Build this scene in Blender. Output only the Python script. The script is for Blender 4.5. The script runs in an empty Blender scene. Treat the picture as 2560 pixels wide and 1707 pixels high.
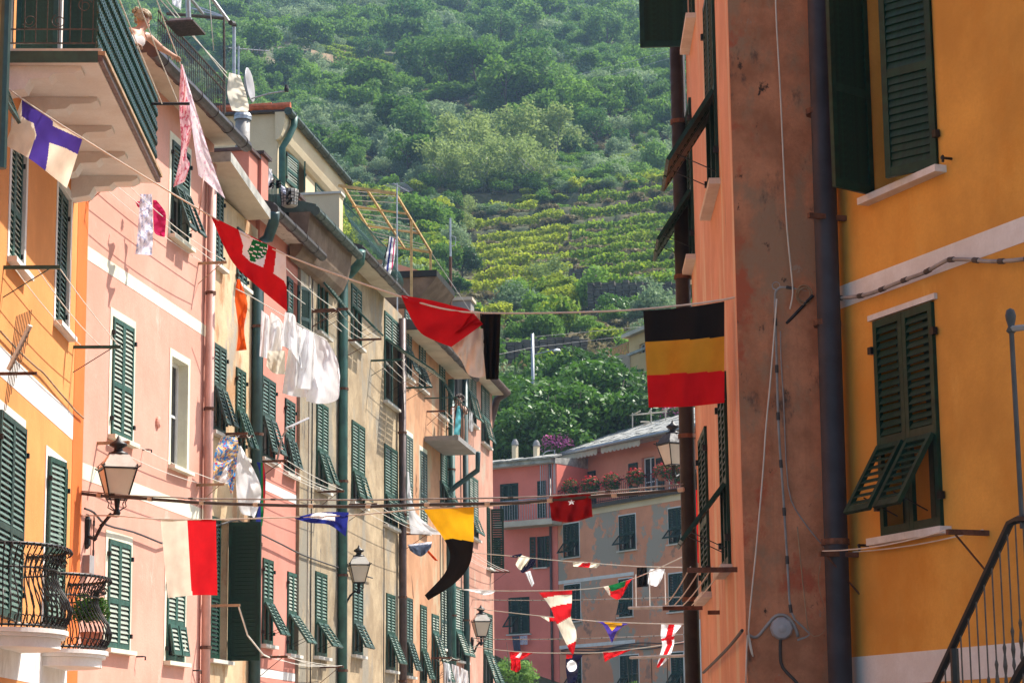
import bpy, math, random
import numpy as np
from mathutils import Vector, Matrix
random.seed(7)
rng = np.random.default_rng(7)
S = bpy.context.scene
COL = S.collection
rad = math.radians
PI = math.pi

# ------------------------------------------------------------------ camera, sky, sun, exposure
F = 5660.0                      # focal length in pixels of a 2560 px wide frame
PITCH, ROLL = math.atan2(1046, F), -0.011
EYE = Vector((0, 0, 1.6))
RC = Matrix.Rotation(rad(90) + PITCH, 3, 'X') @ Matrix.Rotation(ROLL, 3, 'Z')
cd = bpy.data.cameras.new('camera')
cam = bpy.data.objects.new('camera', cd)
COL.objects.link(cam)
cam.matrix_world = Matrix.Translation(EYE) @ RC.to_4x4()
cd.sensor_width = 36.0
cd.lens = 36.0 * F / 2560.0
cd.clip_start, cd.clip_end = 0.1, 3000
S.camera = cam

SUN_AZ, SUN_EL = rad(60), rad(54)
to_sun = Vector((math.sin(SUN_AZ) * math.cos(SUN_EL), math.cos(SUN_AZ) * math.cos(SUN_EL), math.sin(SUN_EL)))
W = bpy.data.worlds.new('World')
S.world = W
W.use_nodes = True
nt = W.node_tree
sky = nt.nodes.new('ShaderNodeTexSky')
sky.sky_type = 'NISHITA'
sky.sun_disc = False
sky.sun_elevation, sky.sun_rotation = SUN_EL, SUN_AZ
sky.dust_density = 2.0
bg = nt.nodes['Background']
bg.inputs['Strength'].default_value = 0.14
nt.links.new(sky.outputs[0], bg.inputs['Color'])
sl = bpy.data.lights.new('sun', 'SUN')
sl.energy, sl.angle, sl.color = 5.0, rad(0.5), (1.0, 0.945, 0.86)
so = bpy.data.objects.new('sun', sl)
COL.objects.link(so)
so.location = (60, 40, 80)
so.rotation_euler = to_sun.to_track_quat('Z', 'Y').to_euler()
S.view_settings.view_transform = 'Standard'
S.view_settings.look = 'None'
S.view_settings.gamma = 1.0
S.view_settings.use_curve_mapping = False
S.view_settings.exposure = 0.82
S.cycles.max_bounces = 6
S.cycles.diffuse_bounces = 4
S.cycles.volume_bounces = 1
S.cycles.use_denoising = True

# ------------------------------------------------------------------ pixels to rays
ZT = {0: (0, 0, .91875), 1: (0, 0, 2.7516), 2: (480, 0, 2.7516), 3: (0, 500, 2.7516), 4: (480, 500, 2.7516),
      5: (0, 1000, 2.2172), 6: (480, 1000, 2.2175), 7: (900, 700, 3.136), 8: (1200, 900, 3.92), 9: (1200, 1250, 3.43),
      10: (1560, 0, 2.75), 11: (1560, 500, 2.75), 12: (1560, 1000, 2.2172), 13: (2000, 0, 2.239), 14: (2000, 600, 1.416),
      15: (500, 0, 1.9279), 16: (1100, 450, 2.613)}


def q(k, *xy):
    """positions read off an enlarged crop -> positions in the full picture"""
    ox, oy, s = ZT[k]
    out = [(ox + xy[i] / s, oy + xy[i + 1] / s) for i in range(0, len(xy), 2)]
    return out[0] if len(out) == 1 else out


def ray(u, v):
    return RC @ Vector(((u - 1280) / F, -(v - 853.5) / F, -1.0))


def at_dist(u, v, y):
    """point seen at (u, v) whose depth (world Y) is y"""
    r = ray(u, v)
    return EYE + r * (y / r.y)


class Plane:
    """vertical plane: origin O, local X along the wall to a viewer's right, local Y into the wall"""
    def __init__(s, O, ang):
        s.O = Vector((O[0], O[1], 0)); s.ang = ang
        s.d = Vector((math.cos(ang), math.sin(ang), 0)); s.inn = Vector((-math.sin(ang), math.cos(ang), 0))

    def at(s, u, v, y=0.0):
        r = ray(u, v)
        t = (y - (EYE - s.O).dot(s.inn)) / r.dot(s.inn)
        p = EYE + r * t - s.O
        return p.dot(s.d), p.z

    def w(s, x, y, z):
        return s.O + s.d * x + s.inn * y + Vector((0, 0, z))

    def pt(s, u, v, y=0.0):
        x, z = s.at(u, v, y)
        return s.w(x, y, z)

    def line(s, pts, y=0.0):
        return [s.pt(u, v, y) for u, v in pts]


def plane_through(A, B):
    """vertical plane through two points, A to the left"""
    A, B = Vector((A[0], A[1], 0)), Vector((B[0], B[1], 0))
    d = B - A
    return Plane(A, math.atan2(d.y, d.x))


# ------------------------------------------------------------------ mesh building
class MB:
    def __init__(s):
        s.v, s.f, s.m, s.k = [], [], [], 0

    def add(s, vs, fs, m=None):
        b = len(s.v)
        s.v += [tuple(p) for p in vs]
        s.f += [tuple(b + i for i in f) for f in fs]
        s.m += [s.k if m is None else m] * len(fs)
        return s

    def box(s, x0, x1, y0, y1, z0, z1, M=None):
        vs = [Vector((x, y, z)) for z in (z0, z1) for y in (y0, y1) for x in (x0, x1)]
        if M is not None:
            vs = [M @ p for p in vs]
        return s.add(vs, [(0, 2, 3, 1), (4, 5, 7, 6), (0, 1, 5, 4), (2, 6, 7, 3), (0, 4, 6, 2), (1, 3, 7, 5)])

    def quad(s, a, b, c, d):
        return s.add([a, b, c, d], [(0, 1, 2, 3)])

    def tube(s, pts, r, n=6, closed=False, cap=True):
        pts = [Vector(p) for p in pts]
        N = len(pts)
        rs = r if isinstance(r, (list, tuple)) else [r] * N
        vs, fs = [], []
        up = None
        for i, p in enumerate(pts):
            a = pts[(i - 1) % N] if (i > 0 or closed) else pts[i]
            b = pts[(i + 1) % N] if (i < N - 1 or closed) else pts[i]
            t = (b - a)
            t = t.normalized() if t.length > 1e-9 else Vector((0, 0, 1))
            if up is None:
                up = t.orthogonal().normalized()
            else:
                up = up - t * up.dot(t)
                up = up.normalized() if up.length > 1e-6 else t.orthogonal().normalized()
            w = t.cross(up)
            vs += [p + (up * math.cos(2 * PI * j / n) + w * math.sin(2 * PI * j / n)) * rs[i] for j in range(n)]
        for i in range(N if closed else N - 1):
            i2 = (i + 1) % N
            for j in range(n):
                j2 = (j + 1) % n
                fs.append((i * n + j, i * n + j2, i2 * n + j2, i2 * n + j))
        if cap and not closed:
            fs.append(tuple(range(n - 1, -1, -1)))
            fs.append(tuple((N - 1) * n + j for j in range(n)))
        return s.add(vs, fs)

    def lathe(s, prof, n=12, at=(0, 0, 0), M=None):
        at = Vector(at)
        vs, fs = [], []
        for r, z in prof:
            for j in range(n):
                a = 2 * PI * j / n
                p = Vector((r * math.cos(a), r * math.sin(a), z))
                vs.append((M @ p if M is not None else p) + at)
        for i in range(len(prof) - 1):
            for j in range(n):
                j2 = (j + 1) % n
                fs.append((i * n + j, i * n + j2, (i + 1) * n + j2, (i + 1) * n + j))
        fs.append(tuple(range(n - 1, -1, -1)))
        fs.append(tuple((len(prof) - 1) * n + j for j in range(n)))
        return s.add(vs, fs)

    def prism(s, poly, x0, x1, axis='x'):
        """polygon given in (y,z) pushed along x (or in (x,z) along y, (x,y) along z)"""
        n = len(poly)
        def P(a, b, t):
            return {'x': (t, a, b), 'y': (a, t, b), 'z': (a, b, t)}[axis]
        vs = [P(a, b, x0) for a, b in poly] + [P(a, b, x1) for a, b in poly]
        fs = [tuple(range(n - 1, -1, -1)), tuple(range(n, 2 * n))]
        fs += [(i, (i + 1) % n, n + (i + 1) % n, n + i) for i in range(n)]
        return s.add(vs, fs)

    def mesh(s, name, mats, smooth=False):
        me = bpy.data.meshes.new(name)
        me.from_pydata(s.v, [], s.f)
        for m in (mats if isinstance(mats, (list, tuple)) else [mats]):
            me.materials.append(m)
        if max(s.m, default=0) > 0:
            me.polygons.foreach_set('material_index', s.m)
        if smooth:
            me.polygons.foreach_set('use_smooth', [True] * len(me.polygons))
        me.update()
        return me

    def build(s, name, mats, parent=None, smooth=False, loc=None, rot=None, kind=None):
        if parent is None and loc is None and s.v:
            xs = [p[0] for p in s.v]; ys = [p[1] for p in s.v]; zs = [p[2] for p in s.v]
            c = ((min(xs) + max(xs)) / 2, (min(ys) + max(ys)) / 2, min(zs))
            s.v = [(p[0] - c[0], p[1] - c[1], p[2] - c[2]) for p in s.v]
            loc = c
        return link(name, s.mesh(name, mats, smooth), parent, loc, rot, kind)


def link(name, me, parent=None, loc=None, rot=None, kind=None, scale=None):
    o = bpy.data.objects.new(name, me)
    COL.objects.link(o)
    if parent is not None:
        o.parent = parent
    if loc is not None:
        o.location = loc
    if rot is not None:
        o.rotation_euler = rot
    if scale is not None:
        o.scale = scale
    if kind:
        o['kind'] = kind
    return o


def tag(o, label, cat=None, group=None, kind=None):
    o['label'] = label
    if cat: o['category'] = cat
    if group: o['group'] = group
    if kind: o['kind'] = kind
    return o


def thing(name, label, cat, loc=(0, 0, 0), rot=0.0, group=None):
    o = link(name, None, None, loc, (0, 0, rot))
    return tag(o, label, cat, group)


def copy_tree(o, parent=None):
    c = o.copy()
    COL.objects.link(c)
    if parent is not None:
        c.parent = parent
    for ch in list(o.children):
        copy_tree(ch, c)
    return c


# ------------------------------------------------------------------ materials
def new_mat(name):
    m = bpy.data.materials.new(name)
    m.use_nodes = True
    return m, m.node_tree, m.node_tree.nodes['Principled BSDF']


def nd(t, kind, **kw):
    n = t.nodes.new(kind)
    for k, v in kw.items():
        setattr(n, k, v)
    return n


def noise(t, src, scale, detail=4, rough=.6, stretch=None, seed=0.0):
    n = nd(t, 'ShaderNodeTexNoise')
    n.inputs['Scale'].default_value = scale
    n.inputs['Detail'].default_value = detail
    n.inputs['Roughness'].default_value = rough
    mp = nd(t, 'ShaderNodeMapping')
    mp.inputs['Scale'].default_value = stretch or (1, 1, 1)
    mp.inputs['Location'].default_value = (seed, seed * .7, seed * 1.3)
    t.links.new(src, mp.inputs[0]); t.links.new(mp.outputs[0], n.inputs['Vector'])
    return n.outputs['Fac']


def ramp(t, src, lo, hi, a=0.0, b=1.0):
    n = nd(t, 'ShaderNodeMapRange')
    n.interpolation_type = 'SMOOTHSTEP'
    for k, v in (('From Min', lo), ('From Max', hi), ('To Min', a), ('To Max', b)):
        n.inputs[k].default_value = v
    t.links.new(src, n.inputs['Value'])
    return n.outputs['Result']


def mixc(t, fac, a, b, mode='MIX'):
    n = nd(t, 'ShaderNodeMix', data_type='RGBA', blend_type=mode)
    for sock, val in ((n.inputs[0], fac), (n.inputs[6], a), (n.inputs[7], b)):
        if hasattr(val, 'node'):
            t.links.new(val, sock)
        elif isinstance(val, (int, float)):
            sock.default_value = val
        else:
            sock.default_value = (*val[:3], 1)
    return n.outputs[2]


_mats = {}


def plaster(name, col, amt=.18, scale=.9, streak=.25, bump=.25, patches=(), rough=.9, seed=0.0):
    """rendered wall: uneven limewash, rain streaks, fine relief and optional patches (colour, scale, lo, hi, stretch)"""
    m, t, b = new_mat(name)
    src = nd(t, 'ShaderNodeTexCoord').outputs['Object']
    dark = tuple(c * (1 - amt) * (.97, .93, .9)[i] for i, c in enumerate(col))
    light = tuple(min(.9, c * (1 + amt * .5)) for c in col)
    c = mixc(t, ramp(t, noise(t, src, scale, 6, .65, seed=seed), .35, .68), dark, light)
    if streak:
        f = ramp(t, noise(t, src, 1.0, 5, .7, (5.5, 5.5, .32), seed + 3), .52, .82, 0, streak)
        c = mixc(t, f, c, tuple(x * .45 for x in col))
    for pc, ps, lo, hi, st in patches:
        f = ramp(t, noise(t, src, ps, 8, .68, st, seed + ps), lo, hi)
        c = mixc(t, f, c, pc)
    fine = noise(t, src, 38, 4, .6)
    c = mixc(t, ramp(t, fine, .3, .75, 0, .22), c, tuple(x * .7 for x in col))
    t.links.new(c, b.inputs['Base Color'])
    b.inputs['Roughness'].default_value = rough
    b.inputs['Specular IOR Level'].default_value = .2
    bp = nd(t, 'ShaderNodeBump')
    bp.inputs['Strength'].default_value = bump
    bp.inputs['Distance'].default_value = .02
    t.links.new(noise(t, src, 14, 8, .7, seed=seed), bp.inputs['Height'])
    t.links.new(bp.outputs[0], b.inputs['Normal'])
    return m


def paint(name, col, rough=.45, var=.2, metal=0.0, scale=6, rust=None, spec=.5):
    m, t, b = new_mat(name)
    src = nd(t, 'ShaderNodeTexCoord').outputs['Object']
    c = mixc(t, ramp(t, noise(t, src, scale, 5), .3, .7), tuple(x * (1 - var) for x in col), tuple(x * (1 + var) for x in col))
    if rust:
        c = mixc(t, ramp(t, noise(t, src, scale * 1.7, 6, .7, seed=5), .52, .66, 0, .8), c, rust)
    t.links.new(c, b.inputs['Base Color'])
    r = ramp(t, noise(t, src, scale * 2, 4, seed=2), .2, .8, rough * .75, min(1, rough * 1.3))
    t.links.new(r, b.inputs['Roughness'])
    b.inputs['Metallic'].default_value = metal
    b.inputs['Specular IOR Level'].default_value = spec
    return m


def cloth_mat(name, col, trans=.35, var=.08, pattern=None):
    """woven cloth that lets part of the light through"""
    m, t, b = new_mat(name)
    src = nd(t, 'ShaderNodeTexCoord').outputs['Object']
    c = mixc(t, ramp(t, noise(t, src, 5, 5), .3, .7), tuple(x * (1 - var) for x in col), tuple(min(.9, x * (1 + var)) for x in col))
    if pattern:
        pc, sc, lo, hi, st = pattern
        c = mixc(t, ramp(t, noise(t, src, sc, 3, .5, st), lo, hi), c, pc)
        if len(pattern) and name == 'floral_cloth':
            c = mixc(t, ramp(t, noise(t, src, sc * 1.3, 2, .5, st, 9), .58, .62), c, (.75, .45, .05))
            c = mixc(t, ramp(t, noise(t, src, sc * 1.5, 2, .5, st, 17), .6, .64), c, (.5, .03, .08))
    t.links.new(c, b.inputs['Base Color'])
    b.inputs['Roughness'].default_value = .85
    b.inputs['Specular IOR Level'].default_value = .1
    tr = nd(t, 'ShaderNodeBsdfTranslucent')
    t.links.new(c, tr.inputs['Color'])
    mx = nd(t, 'ShaderNodeMixShader')
    mx.inputs[0].default_value = trans
    t.links.new(b.outputs[0], mx.inputs[1]); t.links.new(tr.outputs[0], mx.inputs[2])
    t.links.new(mx.outputs[0], t.nodes['Material Output'].inputs['Surface'])
    bp = nd(t, 'ShaderNodeBump')
    bp.inputs['Strength'].default_value = .25
    bp.inputs['Distance'].default_value = .01
    t.links.new(noise(t, src, 9, 5, .6), bp.inputs['Height'])
    t.links.new(bp.outputs[0], b.inputs['Normal'])
    return m


def leaf_mat(name, a, bcol, trans=.3, rough=.65, spec=.12):
    """leaves: two greens mixed by the plant's own tint and by a value stored on every leaf"""
    m, t, b = new_mat(name)
    at1 = nd(t, 'ShaderNodeAttribute', attribute_type='INSTANCER', attribute_name='tint')
    at2 = nd(t, 'ShaderNodeAttribute', attribute_type='GEOMETRY', attribute_name='lv')
    ad = nd(t, 'ShaderNodeMath', operation='ADD')
    ml = nd(t, 'ShaderNodeMath', operation='MULTIPLY')
    ml.inputs[1].default_value = .5
    t.links.new(at2.outputs['Fac'], ml.inputs[0])
    ml2 = nd(t, 'ShaderNodeMath', operation='MULTIPLY')
    ml2.inputs[1].default_value = .75
    t.links.new(at1.outputs['Fac'], ml2.inputs[0])
    t.links.new(ml2.outputs[0], ad.inputs[0]); t.links.new(ml.outputs[0], ad.inputs[1])
    c = mixc(t, ad.outputs[0], a, bcol)
    t.links.new(c, b.inputs['Base Color'])
    b.inputs['Roughness'].default_value = rough
    b.inputs['Specular IOR Level'].default_value = spec
    tr = nd(t, 'ShaderNodeBsdfTranslucent')
    t.links.new(mixc(t, .5, c, (.25, .4, .03), 'MULTIPLY') if False else c, tr.inputs['Color'])
    mx = nd(t, 'ShaderNodeMixShader')
    mx.inputs[0].default_value = trans
    t.links.new(b.outputs[0], mx.inputs[1]); t.links.new(tr.outputs[0], mx.inputs[2])
    t.links.new(mx.outputs[0], t.nodes['Material Output'].inputs['Surface'])
    return m


GREY = (.37, .335, .27)
M = {}
M['orange'] = plaster('orange_plaster', (.76, .315, .10), .12, .7, .2, .3, [((.68, .26, .075), .8, .55, .72, (1, 1, .4))])
M['red_orange'] = plaster('red_orange_paint', (.72, .17, .035), .08, .7, .05)
M['pink'] = plaster('pink_plaster', (.70, .36, .275), .09, .8, .22, .3, [((.60, .34, .27), .7, .55, .72, (1, 1, .4)), ((.74, .48, .39), 1.4, .6, .74, (1, 1, .6))])
M['cream_peel'] = plaster('peeling_cream_plaster', (.62, .47, .29), .2, 1.2, .35, .5, [((.44, .24, .12), 1.8, .53, .60, (1, 1, .45)), ((.34, .31, .26), 1.1, .57, .66, (1, 1, .35)), ((.14, .11, .08), 3.0, .62, .7, (1, 1, .25))], seed=2)
M['rose'] = plaster('rose_plaster', (.60, .245, .185), .1, .8, .12, seed=4)
M['tan'] = plaster('weathered_tan_plaster', (.375, .295, .19), .3, 1.6, .65, .6, [((.25, .225, .175), .9, .47, .6, (1, 1, .4)), ((.12, .10, .08), 3.2, .60, .68, (1, 1, .28)), ((.56, .44, .26), 1.6, .6, .68, (1, 1, .6))], seed=6)
M['ochre'] = plaster('weathered_ochre_plaster', (.44, .335, .21), .28, 1.5, .6, .6, [((.29, .255, .2), .8, .5, .62, (1, 1, .45)), ((.13, .11, .085), 3.0, .61, .69, (1, 1, .28)), ((.5, .28, .15), .9, .63, .7, (1, 1, .5))], seed=8)
M['apricot'] = plaster('apricot_plaster', (.54, .285, .155), .2, 1.2, .45, .4, [((.46, .36, .23), .8, .5, .62, (1, 1, .5)), ((.2, .15, .11), 2.6, .63, .71, (1, 1, .3))], seed=10)
M['salmon_end'] = plaster('faded_salmon_plaster', (.56, .29, .21), .18, 1.1, .4, .4, [((.46, .36, .27), .9, .54, .66, (1, 1, .5))], seed=12)
M['cream'] = plaster('cream_plaster', (.74, .62, .42), .07, .6, .06, seed=14)
M['yellow'] = plaster('ochre_yellow_limewash', (.74, .365, .07), .2, .55, .10, .3, [((.62, .245, .028), .5, .46, .72, (1, 1, .7)), ((.74, .40, .09), 1.3, .58, .75, (1, 1, .35)), ((.42, .2, .05), 2.2, .66, .78, (1, 1, .3))], seed=16)
M['dark_red'] = plaster('damp_dark_red_plaster', (.52, .22, .115), .32, 2.2, .55, .9, [((.34, .205, .125), 1.7, .48, .62, (1, 1, .6)), ((.44, .11, .055), 1.9, .56, .66, (1, 1, .7)), ((.085, .06, .048), 2.6, .60, .72, (1, 1, .55)), ((.035, .028, .024), 7.0, .62, .70, (1, 1, .7)), ((.36, .27, .2), 4.0, .64, .7, (1, 1, .9))], seed=18)
M['salmon'] = plaster('salmon_plaster', (.67, .36, .235), .12, 1.0, .3, .4, [((.66, .51, .34), 1.6, .52, .60, (1, 1, .13)), ((.30, .2, .13), 2.5, .64, .7, (1, 1, .2))], seed=20)
M['back_pink'] = plaster('raspberry_pink_plaster', (.86, .235, .175), .1, .4, .12, .2, seed=22)
M['terracotta'] = plaster('patchy_terracotta_plaster', (.76, .33, .19), .14, .5, .2, .3, [(GREY, .36, .535, .57, (1, 1, 1)), ((.36, .2, .14), .9, .58, .66, (1, 1, 1))], seed=25)
M['terr_top'] = plaster('coral_plaster', (.82, .31, .19), .08, .4, .1, .2, seed=26)
M['white_band'] = plaster('white_band_paint', (.78, .76, .72), .08, 2, .3, .2, [((.55, .50, .44), 2.2, .6, .72, (1, 1, .5))])
M['cream_band'] = plaster('pale_cream_band_paint', (.76, .75, .60), .07, 2, .2, .2)
M['hill_ochre'] = plaster('warm_ochre_plaster', (.74, .50, .23), .08, .6, .1)
M['soffit'] = plaster('pale_soffit_plaster', (.62, .55, .44), .12, 1.5, .1, .2)
M['soffit_white'] = plaster('white_balcony_plaster', (.84, .82, .79), .06, 1.5, .05, .1)
M['soffit_peel'] = plaster('flaking_soffit_plaster', (.60, .55, .48), .15, 1.5, .1, .5, [((.16, .12, .09), 3.5, .57, .62, (1, 1, 1))])
M['soffit_brown'] = plaster('brown_stained_soffit', (.24, .17, .12), .3, 2, .3, .4)
M['grey_wall'] = plaster('grey_cement', (.30, .29, .28), .15, 1.2, .3, .3)
M['stone'] = plaster('pale_stone_sill', (.66, .63, .56), .1, 4, .15, .2)
M['marble'] = plaster('white_marble_sill', (.72, .70, .67), .12, 5, .1, .1, rough=.5)
M['window_white'] = paint('white_window_paint', (.74, .74, .72), .4, .05)
M['green'] = paint('dark_green_shutter_paint', (.010, .055, .038), .42, .25, 0, 9)
M['green2'] = paint('faded_green_shutter_paint', (.022, .082, .062), .5, .3, 0, 9)
M['green3'] = paint('old_grey_green_shutter_paint', (.045, .085, .075), .6, .35, 0, 9)
M['slat_a'] = paint('painted_sheen_green_louvre', (.17, .245, .195), .36, .3, 0, 9)  # slat greens lightened so the sun's sheen is painted into the colour
M['slat_b'] = paint('painted_sheen_pale_louvre', (.34, .38, .31), .38, .25, 0, 9)
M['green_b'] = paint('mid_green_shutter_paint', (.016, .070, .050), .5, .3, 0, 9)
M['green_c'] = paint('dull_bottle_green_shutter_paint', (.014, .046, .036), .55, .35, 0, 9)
M['slat_c'] = paint('painted_sheen_dull_louvre', (.095, .165, .135), .42, .35, 0, 9)
M['green_near'] = paint('deep_green_shutter_paint', (.006, .034, .020), .45, .35, 0, 7, spec=.25)
M['green_iron'] = paint('green_enamelled_iron', (.008, .05, .035), .25, .3, 0, 20)
M['green_pipe'] = paint('green_pipe_paint', (.035, .115, .09), .45, .3, 0, 5)
M['teal_pipe'] = paint('dark_teal_pipe_paint', (.022, .062, .058), .45, .25, 0, 5)
M['pink_pipe'] = paint('pink_pipe_paint', (.62, .36, .29), .5, .1, 0, 4)
M['blue_pipe'] = paint('blue_grey_pipe_paint', (.034, .033, .042), .5, .25, 0, 3, spec=.25)
M['dark_pipe'] = paint('dark_grey_brown_pipe', (.030, .025, .022), .55, .3, 0, 5, spec=.25)
M['brown_pipe'] = paint('brown_copper_pipe', (.085, .05, .042), .45, .3, .2, 5)
M['gutter'] = paint('dark_brown_gutter', (.055, .043, .038), .4, .3, .2, 4)
M['gutter_green'] = paint('verdigris_gutter', (.05, .075, .06), .5, .4, .2, 6)
M['iron'] = paint('black_wrought_iron', (.016, .014, .013), .45, .3, .4, 12)
M['rust'] = paint('rusty_iron', (.13, .055, .03), .8, .4, .2, 14)
M['rail_iron'] = paint('worn_bronze_iron', (.085, .065, .05), .6, .35, .4, 14)
M['steel'] = paint('galvanised_steel', (.38, .39, .40), .4, .15, .7, 10)
M['wood'] = paint('weathered_wood', (.34, .22, .12), .75, .3, 0, 6)
M['wood_yellow'] = paint('varnished_pergola_wood', (.52, .34, .14), .6, .25, 0, 6)
M['rope'] = paint('white_cord', (.62, .58, .50), .8, .1)
M['cable'] = paint('black_cable', (.045, .04, .037), .6, .25)
M['cable_grey'] = paint('grey_cable', (.28, .26, .24), .6, .2)
M['band_tape'] = paint('beige_cable_clip', (.5, .42, .32), .6, .1)
M['grey_plastic'] = paint('grey_plastic', (.34, .32, .32), .45, .1)
M['tile_red'] = paint('red_roof_tile', (.46, .11, .045), .75, .25, 0, 8)
M['slate'] = paint('grey_roof_slate', (.36, .35, .31), .8, .4, 0, 3)
M['bark'] = paint('bark', (.10, .075, .05), .9, .3, 0, 8)
M['bark_pale'] = paint('pale_bark', (.42, .39, .33), .9, .2, 0, 8)
M['skin'] = paint('skin', (.50, .26, .165), .5, .05)
M['skin_dark'] = paint('tanned_skin', (.36, .18, .11), .5, .05)
M['hair'] = paint('blond_hair', (.40, .31, .20), .6, .3, 0, 40)
M['hair_dark'] = paint('dark_curly_hair', (.05, .028, .02), .6, .4, 0, 40)
M['terracotta_pot'] = paint('terracotta_pot', (.42, .13, .07), .8, .15)

def glass_dark():
    m, t, b = new_mat('dark_window_glass')
    b.inputs['Base Color'].default_value = (.012, .013, .015, 1)
    b.inputs['Roughness'].default_value = .08
    b.inputs['Specular IOR Level'].default_value = .15
    return m
M['glass'] = glass_dark()
for n_, c_ in dict(red=(.62, .012, .018), deep_red=(.24, .006, .008), cream=(.80, .73, .59), white=(.86, .86, .88), navy=(.012, .014, .06), black=(.012, .011, .010), gold=(.78, .40, .012), amber=(.58, .32, .03),
                   green=(.01, .17, .05), violet=(.075, .045, .32), blue=(.02, .03, .22), orange=(.72, .11, .01), magenta=(.50, .02, .11), turquoise=(.12, .46, .52), slate_blue=(.10, .13, .2)).items():
    M['f_' + n_] = cloth_mat(n_ + '_cloth', c_, {'black': .1, 'navy': .1, 'white': .55, 'deep_red': .1}.get(n_, .45))
M['lamp_glass'] = cloth_mat('frosted_lantern_glass', (.78, .70, .58), .35, .04)
M['f_floral'] = cloth_mat('floral_cloth', (.06, .25, .55), .3, .1, ((.7, .55, .35), 15, .5, .54, (1, 1, 1)))
M['f_bluewhite'] = cloth_mat('blue_flecked_cloth', (.72, .73, .80), .35, .1, ((.34, .40, .60), 30, .52, .6, (1, 1, .5)))
M['f_pinkwhite'] = cloth_mat('pink_flecked_cloth', (.86, .78, .84), .4, .08, ((.70, .42, .56), 34, .56, .66, (1, 1, .5)))
M['f_pinkred'] = cloth_mat('pink_and_red_cloth', (.82, .58, .64), .4, .08, ((.62, .16, .24), 30, .5, .6, (1, 1, .6)))
M['l_broad'] = leaf_mat('broad_leaf', (.026, .095, .012), (.19, .34, .045), .42)
M['l_olive'] = leaf_mat('olive_leaf', (.095, .175, .085), (.29, .385, .19), .4)
M['l_pine'] = leaf_mat('pine_needle', (.04, .13, .028), (.20, .34, .07), .4)
M['l_pale'] = leaf_mat('pale_poplar_leaf', (.12, .20, .05), (.32, .40, .12), .4)
M['l_fig'] = leaf_mat('glossy_fig_leaf', (.014, .060, .008), (.105, .235, .028), .35, .42, .3)
M['l_vine'] = leaf_mat('vine_leaf', (.085, .22, .015), (.42, .47, .04), .5)
M['l_flower'] = leaf_mat('pink_bougainvillea', (.45, .05, .24), (.72, .22, .46))
M['l_red'] = leaf_mat('red_geranium', (.42, .012, .010), (.60, .05, .06))

# ------------------------------------------------------------------ houses, shutters, windows
PITCH_S = .064
_slat = {}
SLM = {M['green_b'].name: M['slat_b'], M['green_c'].name: M['slat_c'], M['green'].name: M['slat_a'], M['green2'].name: M['slat_b'], M['green3'].name: M['slat_b']}  # shutter paint to its slat colour with sun sheen painted in


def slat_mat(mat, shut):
    return mat if shut else SLM.get(mat.name, mat)  # leaves standing open skip the painted sheen and stay dark, as in shade


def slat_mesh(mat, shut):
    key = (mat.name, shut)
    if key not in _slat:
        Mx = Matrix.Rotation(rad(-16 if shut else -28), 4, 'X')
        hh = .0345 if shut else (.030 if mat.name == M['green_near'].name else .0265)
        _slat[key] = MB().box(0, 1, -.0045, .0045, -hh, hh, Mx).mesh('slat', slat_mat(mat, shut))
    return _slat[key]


def slats(parent, mat, x0, x1, za, zb, near, yo=0.0, shut=False):
    n = max(2, int(abs(zb - za) / PITCH_S))
    st = (zb - za) / n
    if near:
        for i in range(n):
            link('slat', slat_mesh(mat, shut), parent, (min(x0, x1), yo, za + st * (i + .5)),
                 (rad(random.uniform(-3, 3)), 0, 0), scale=(abs(x1 - x0), 1, 1))
    else:
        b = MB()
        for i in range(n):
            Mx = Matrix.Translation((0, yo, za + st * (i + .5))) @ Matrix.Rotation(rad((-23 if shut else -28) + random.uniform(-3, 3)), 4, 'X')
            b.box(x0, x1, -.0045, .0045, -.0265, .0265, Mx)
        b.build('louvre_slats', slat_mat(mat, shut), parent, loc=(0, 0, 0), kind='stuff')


def leaf(parent, name, mat, w, za, zb, panels, near, loc, rot, side=1, top=.07, bot=.09, sw=.055, th=.038, shut=False):
    """one louvred leaf or flap: stiles, rails and slats; side -1 mirrors it about its hinge"""
    b = MB()
    X = lambda a: a * side
    def bx(xa, xb, z0, z1, t=th):
        b.box(min(X(xa), X(xb)), max(X(xa), X(xb)), -t / 2, t / 2, z0, z1)
    bx(0, sw, za, zb); bx(w - sw, w, za, zb)
    edges = [za + bot] + [e for p in panels for e in (p[0], p[1])] + [zb - top]
    bx(sw, w - sw, za, panels[0][0], th - .004)
    for i in range(len(panels) - 1):
        bx(sw, w - sw, panels[i][1], panels[i + 1][0], th - .004)
    bx(sw, w - sw, panels[-1][1], zb, th - .004)
    o = b.build(name, mat, parent, loc=loc, rot=rot)
    for p in panels:
        if p[2]:
            slats(o, mat, X(sw), X(w - sw), p[0], p[1], near, 0.0, shut)
    return o


_hinge = []


def hinge_mesh():
    if not _hinge:
        _hinge.append(MB().box(-.026, .026, -.022, .022, -.03, .03).mesh('hinge', M['iron']))
    return _hinge[0]


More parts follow.
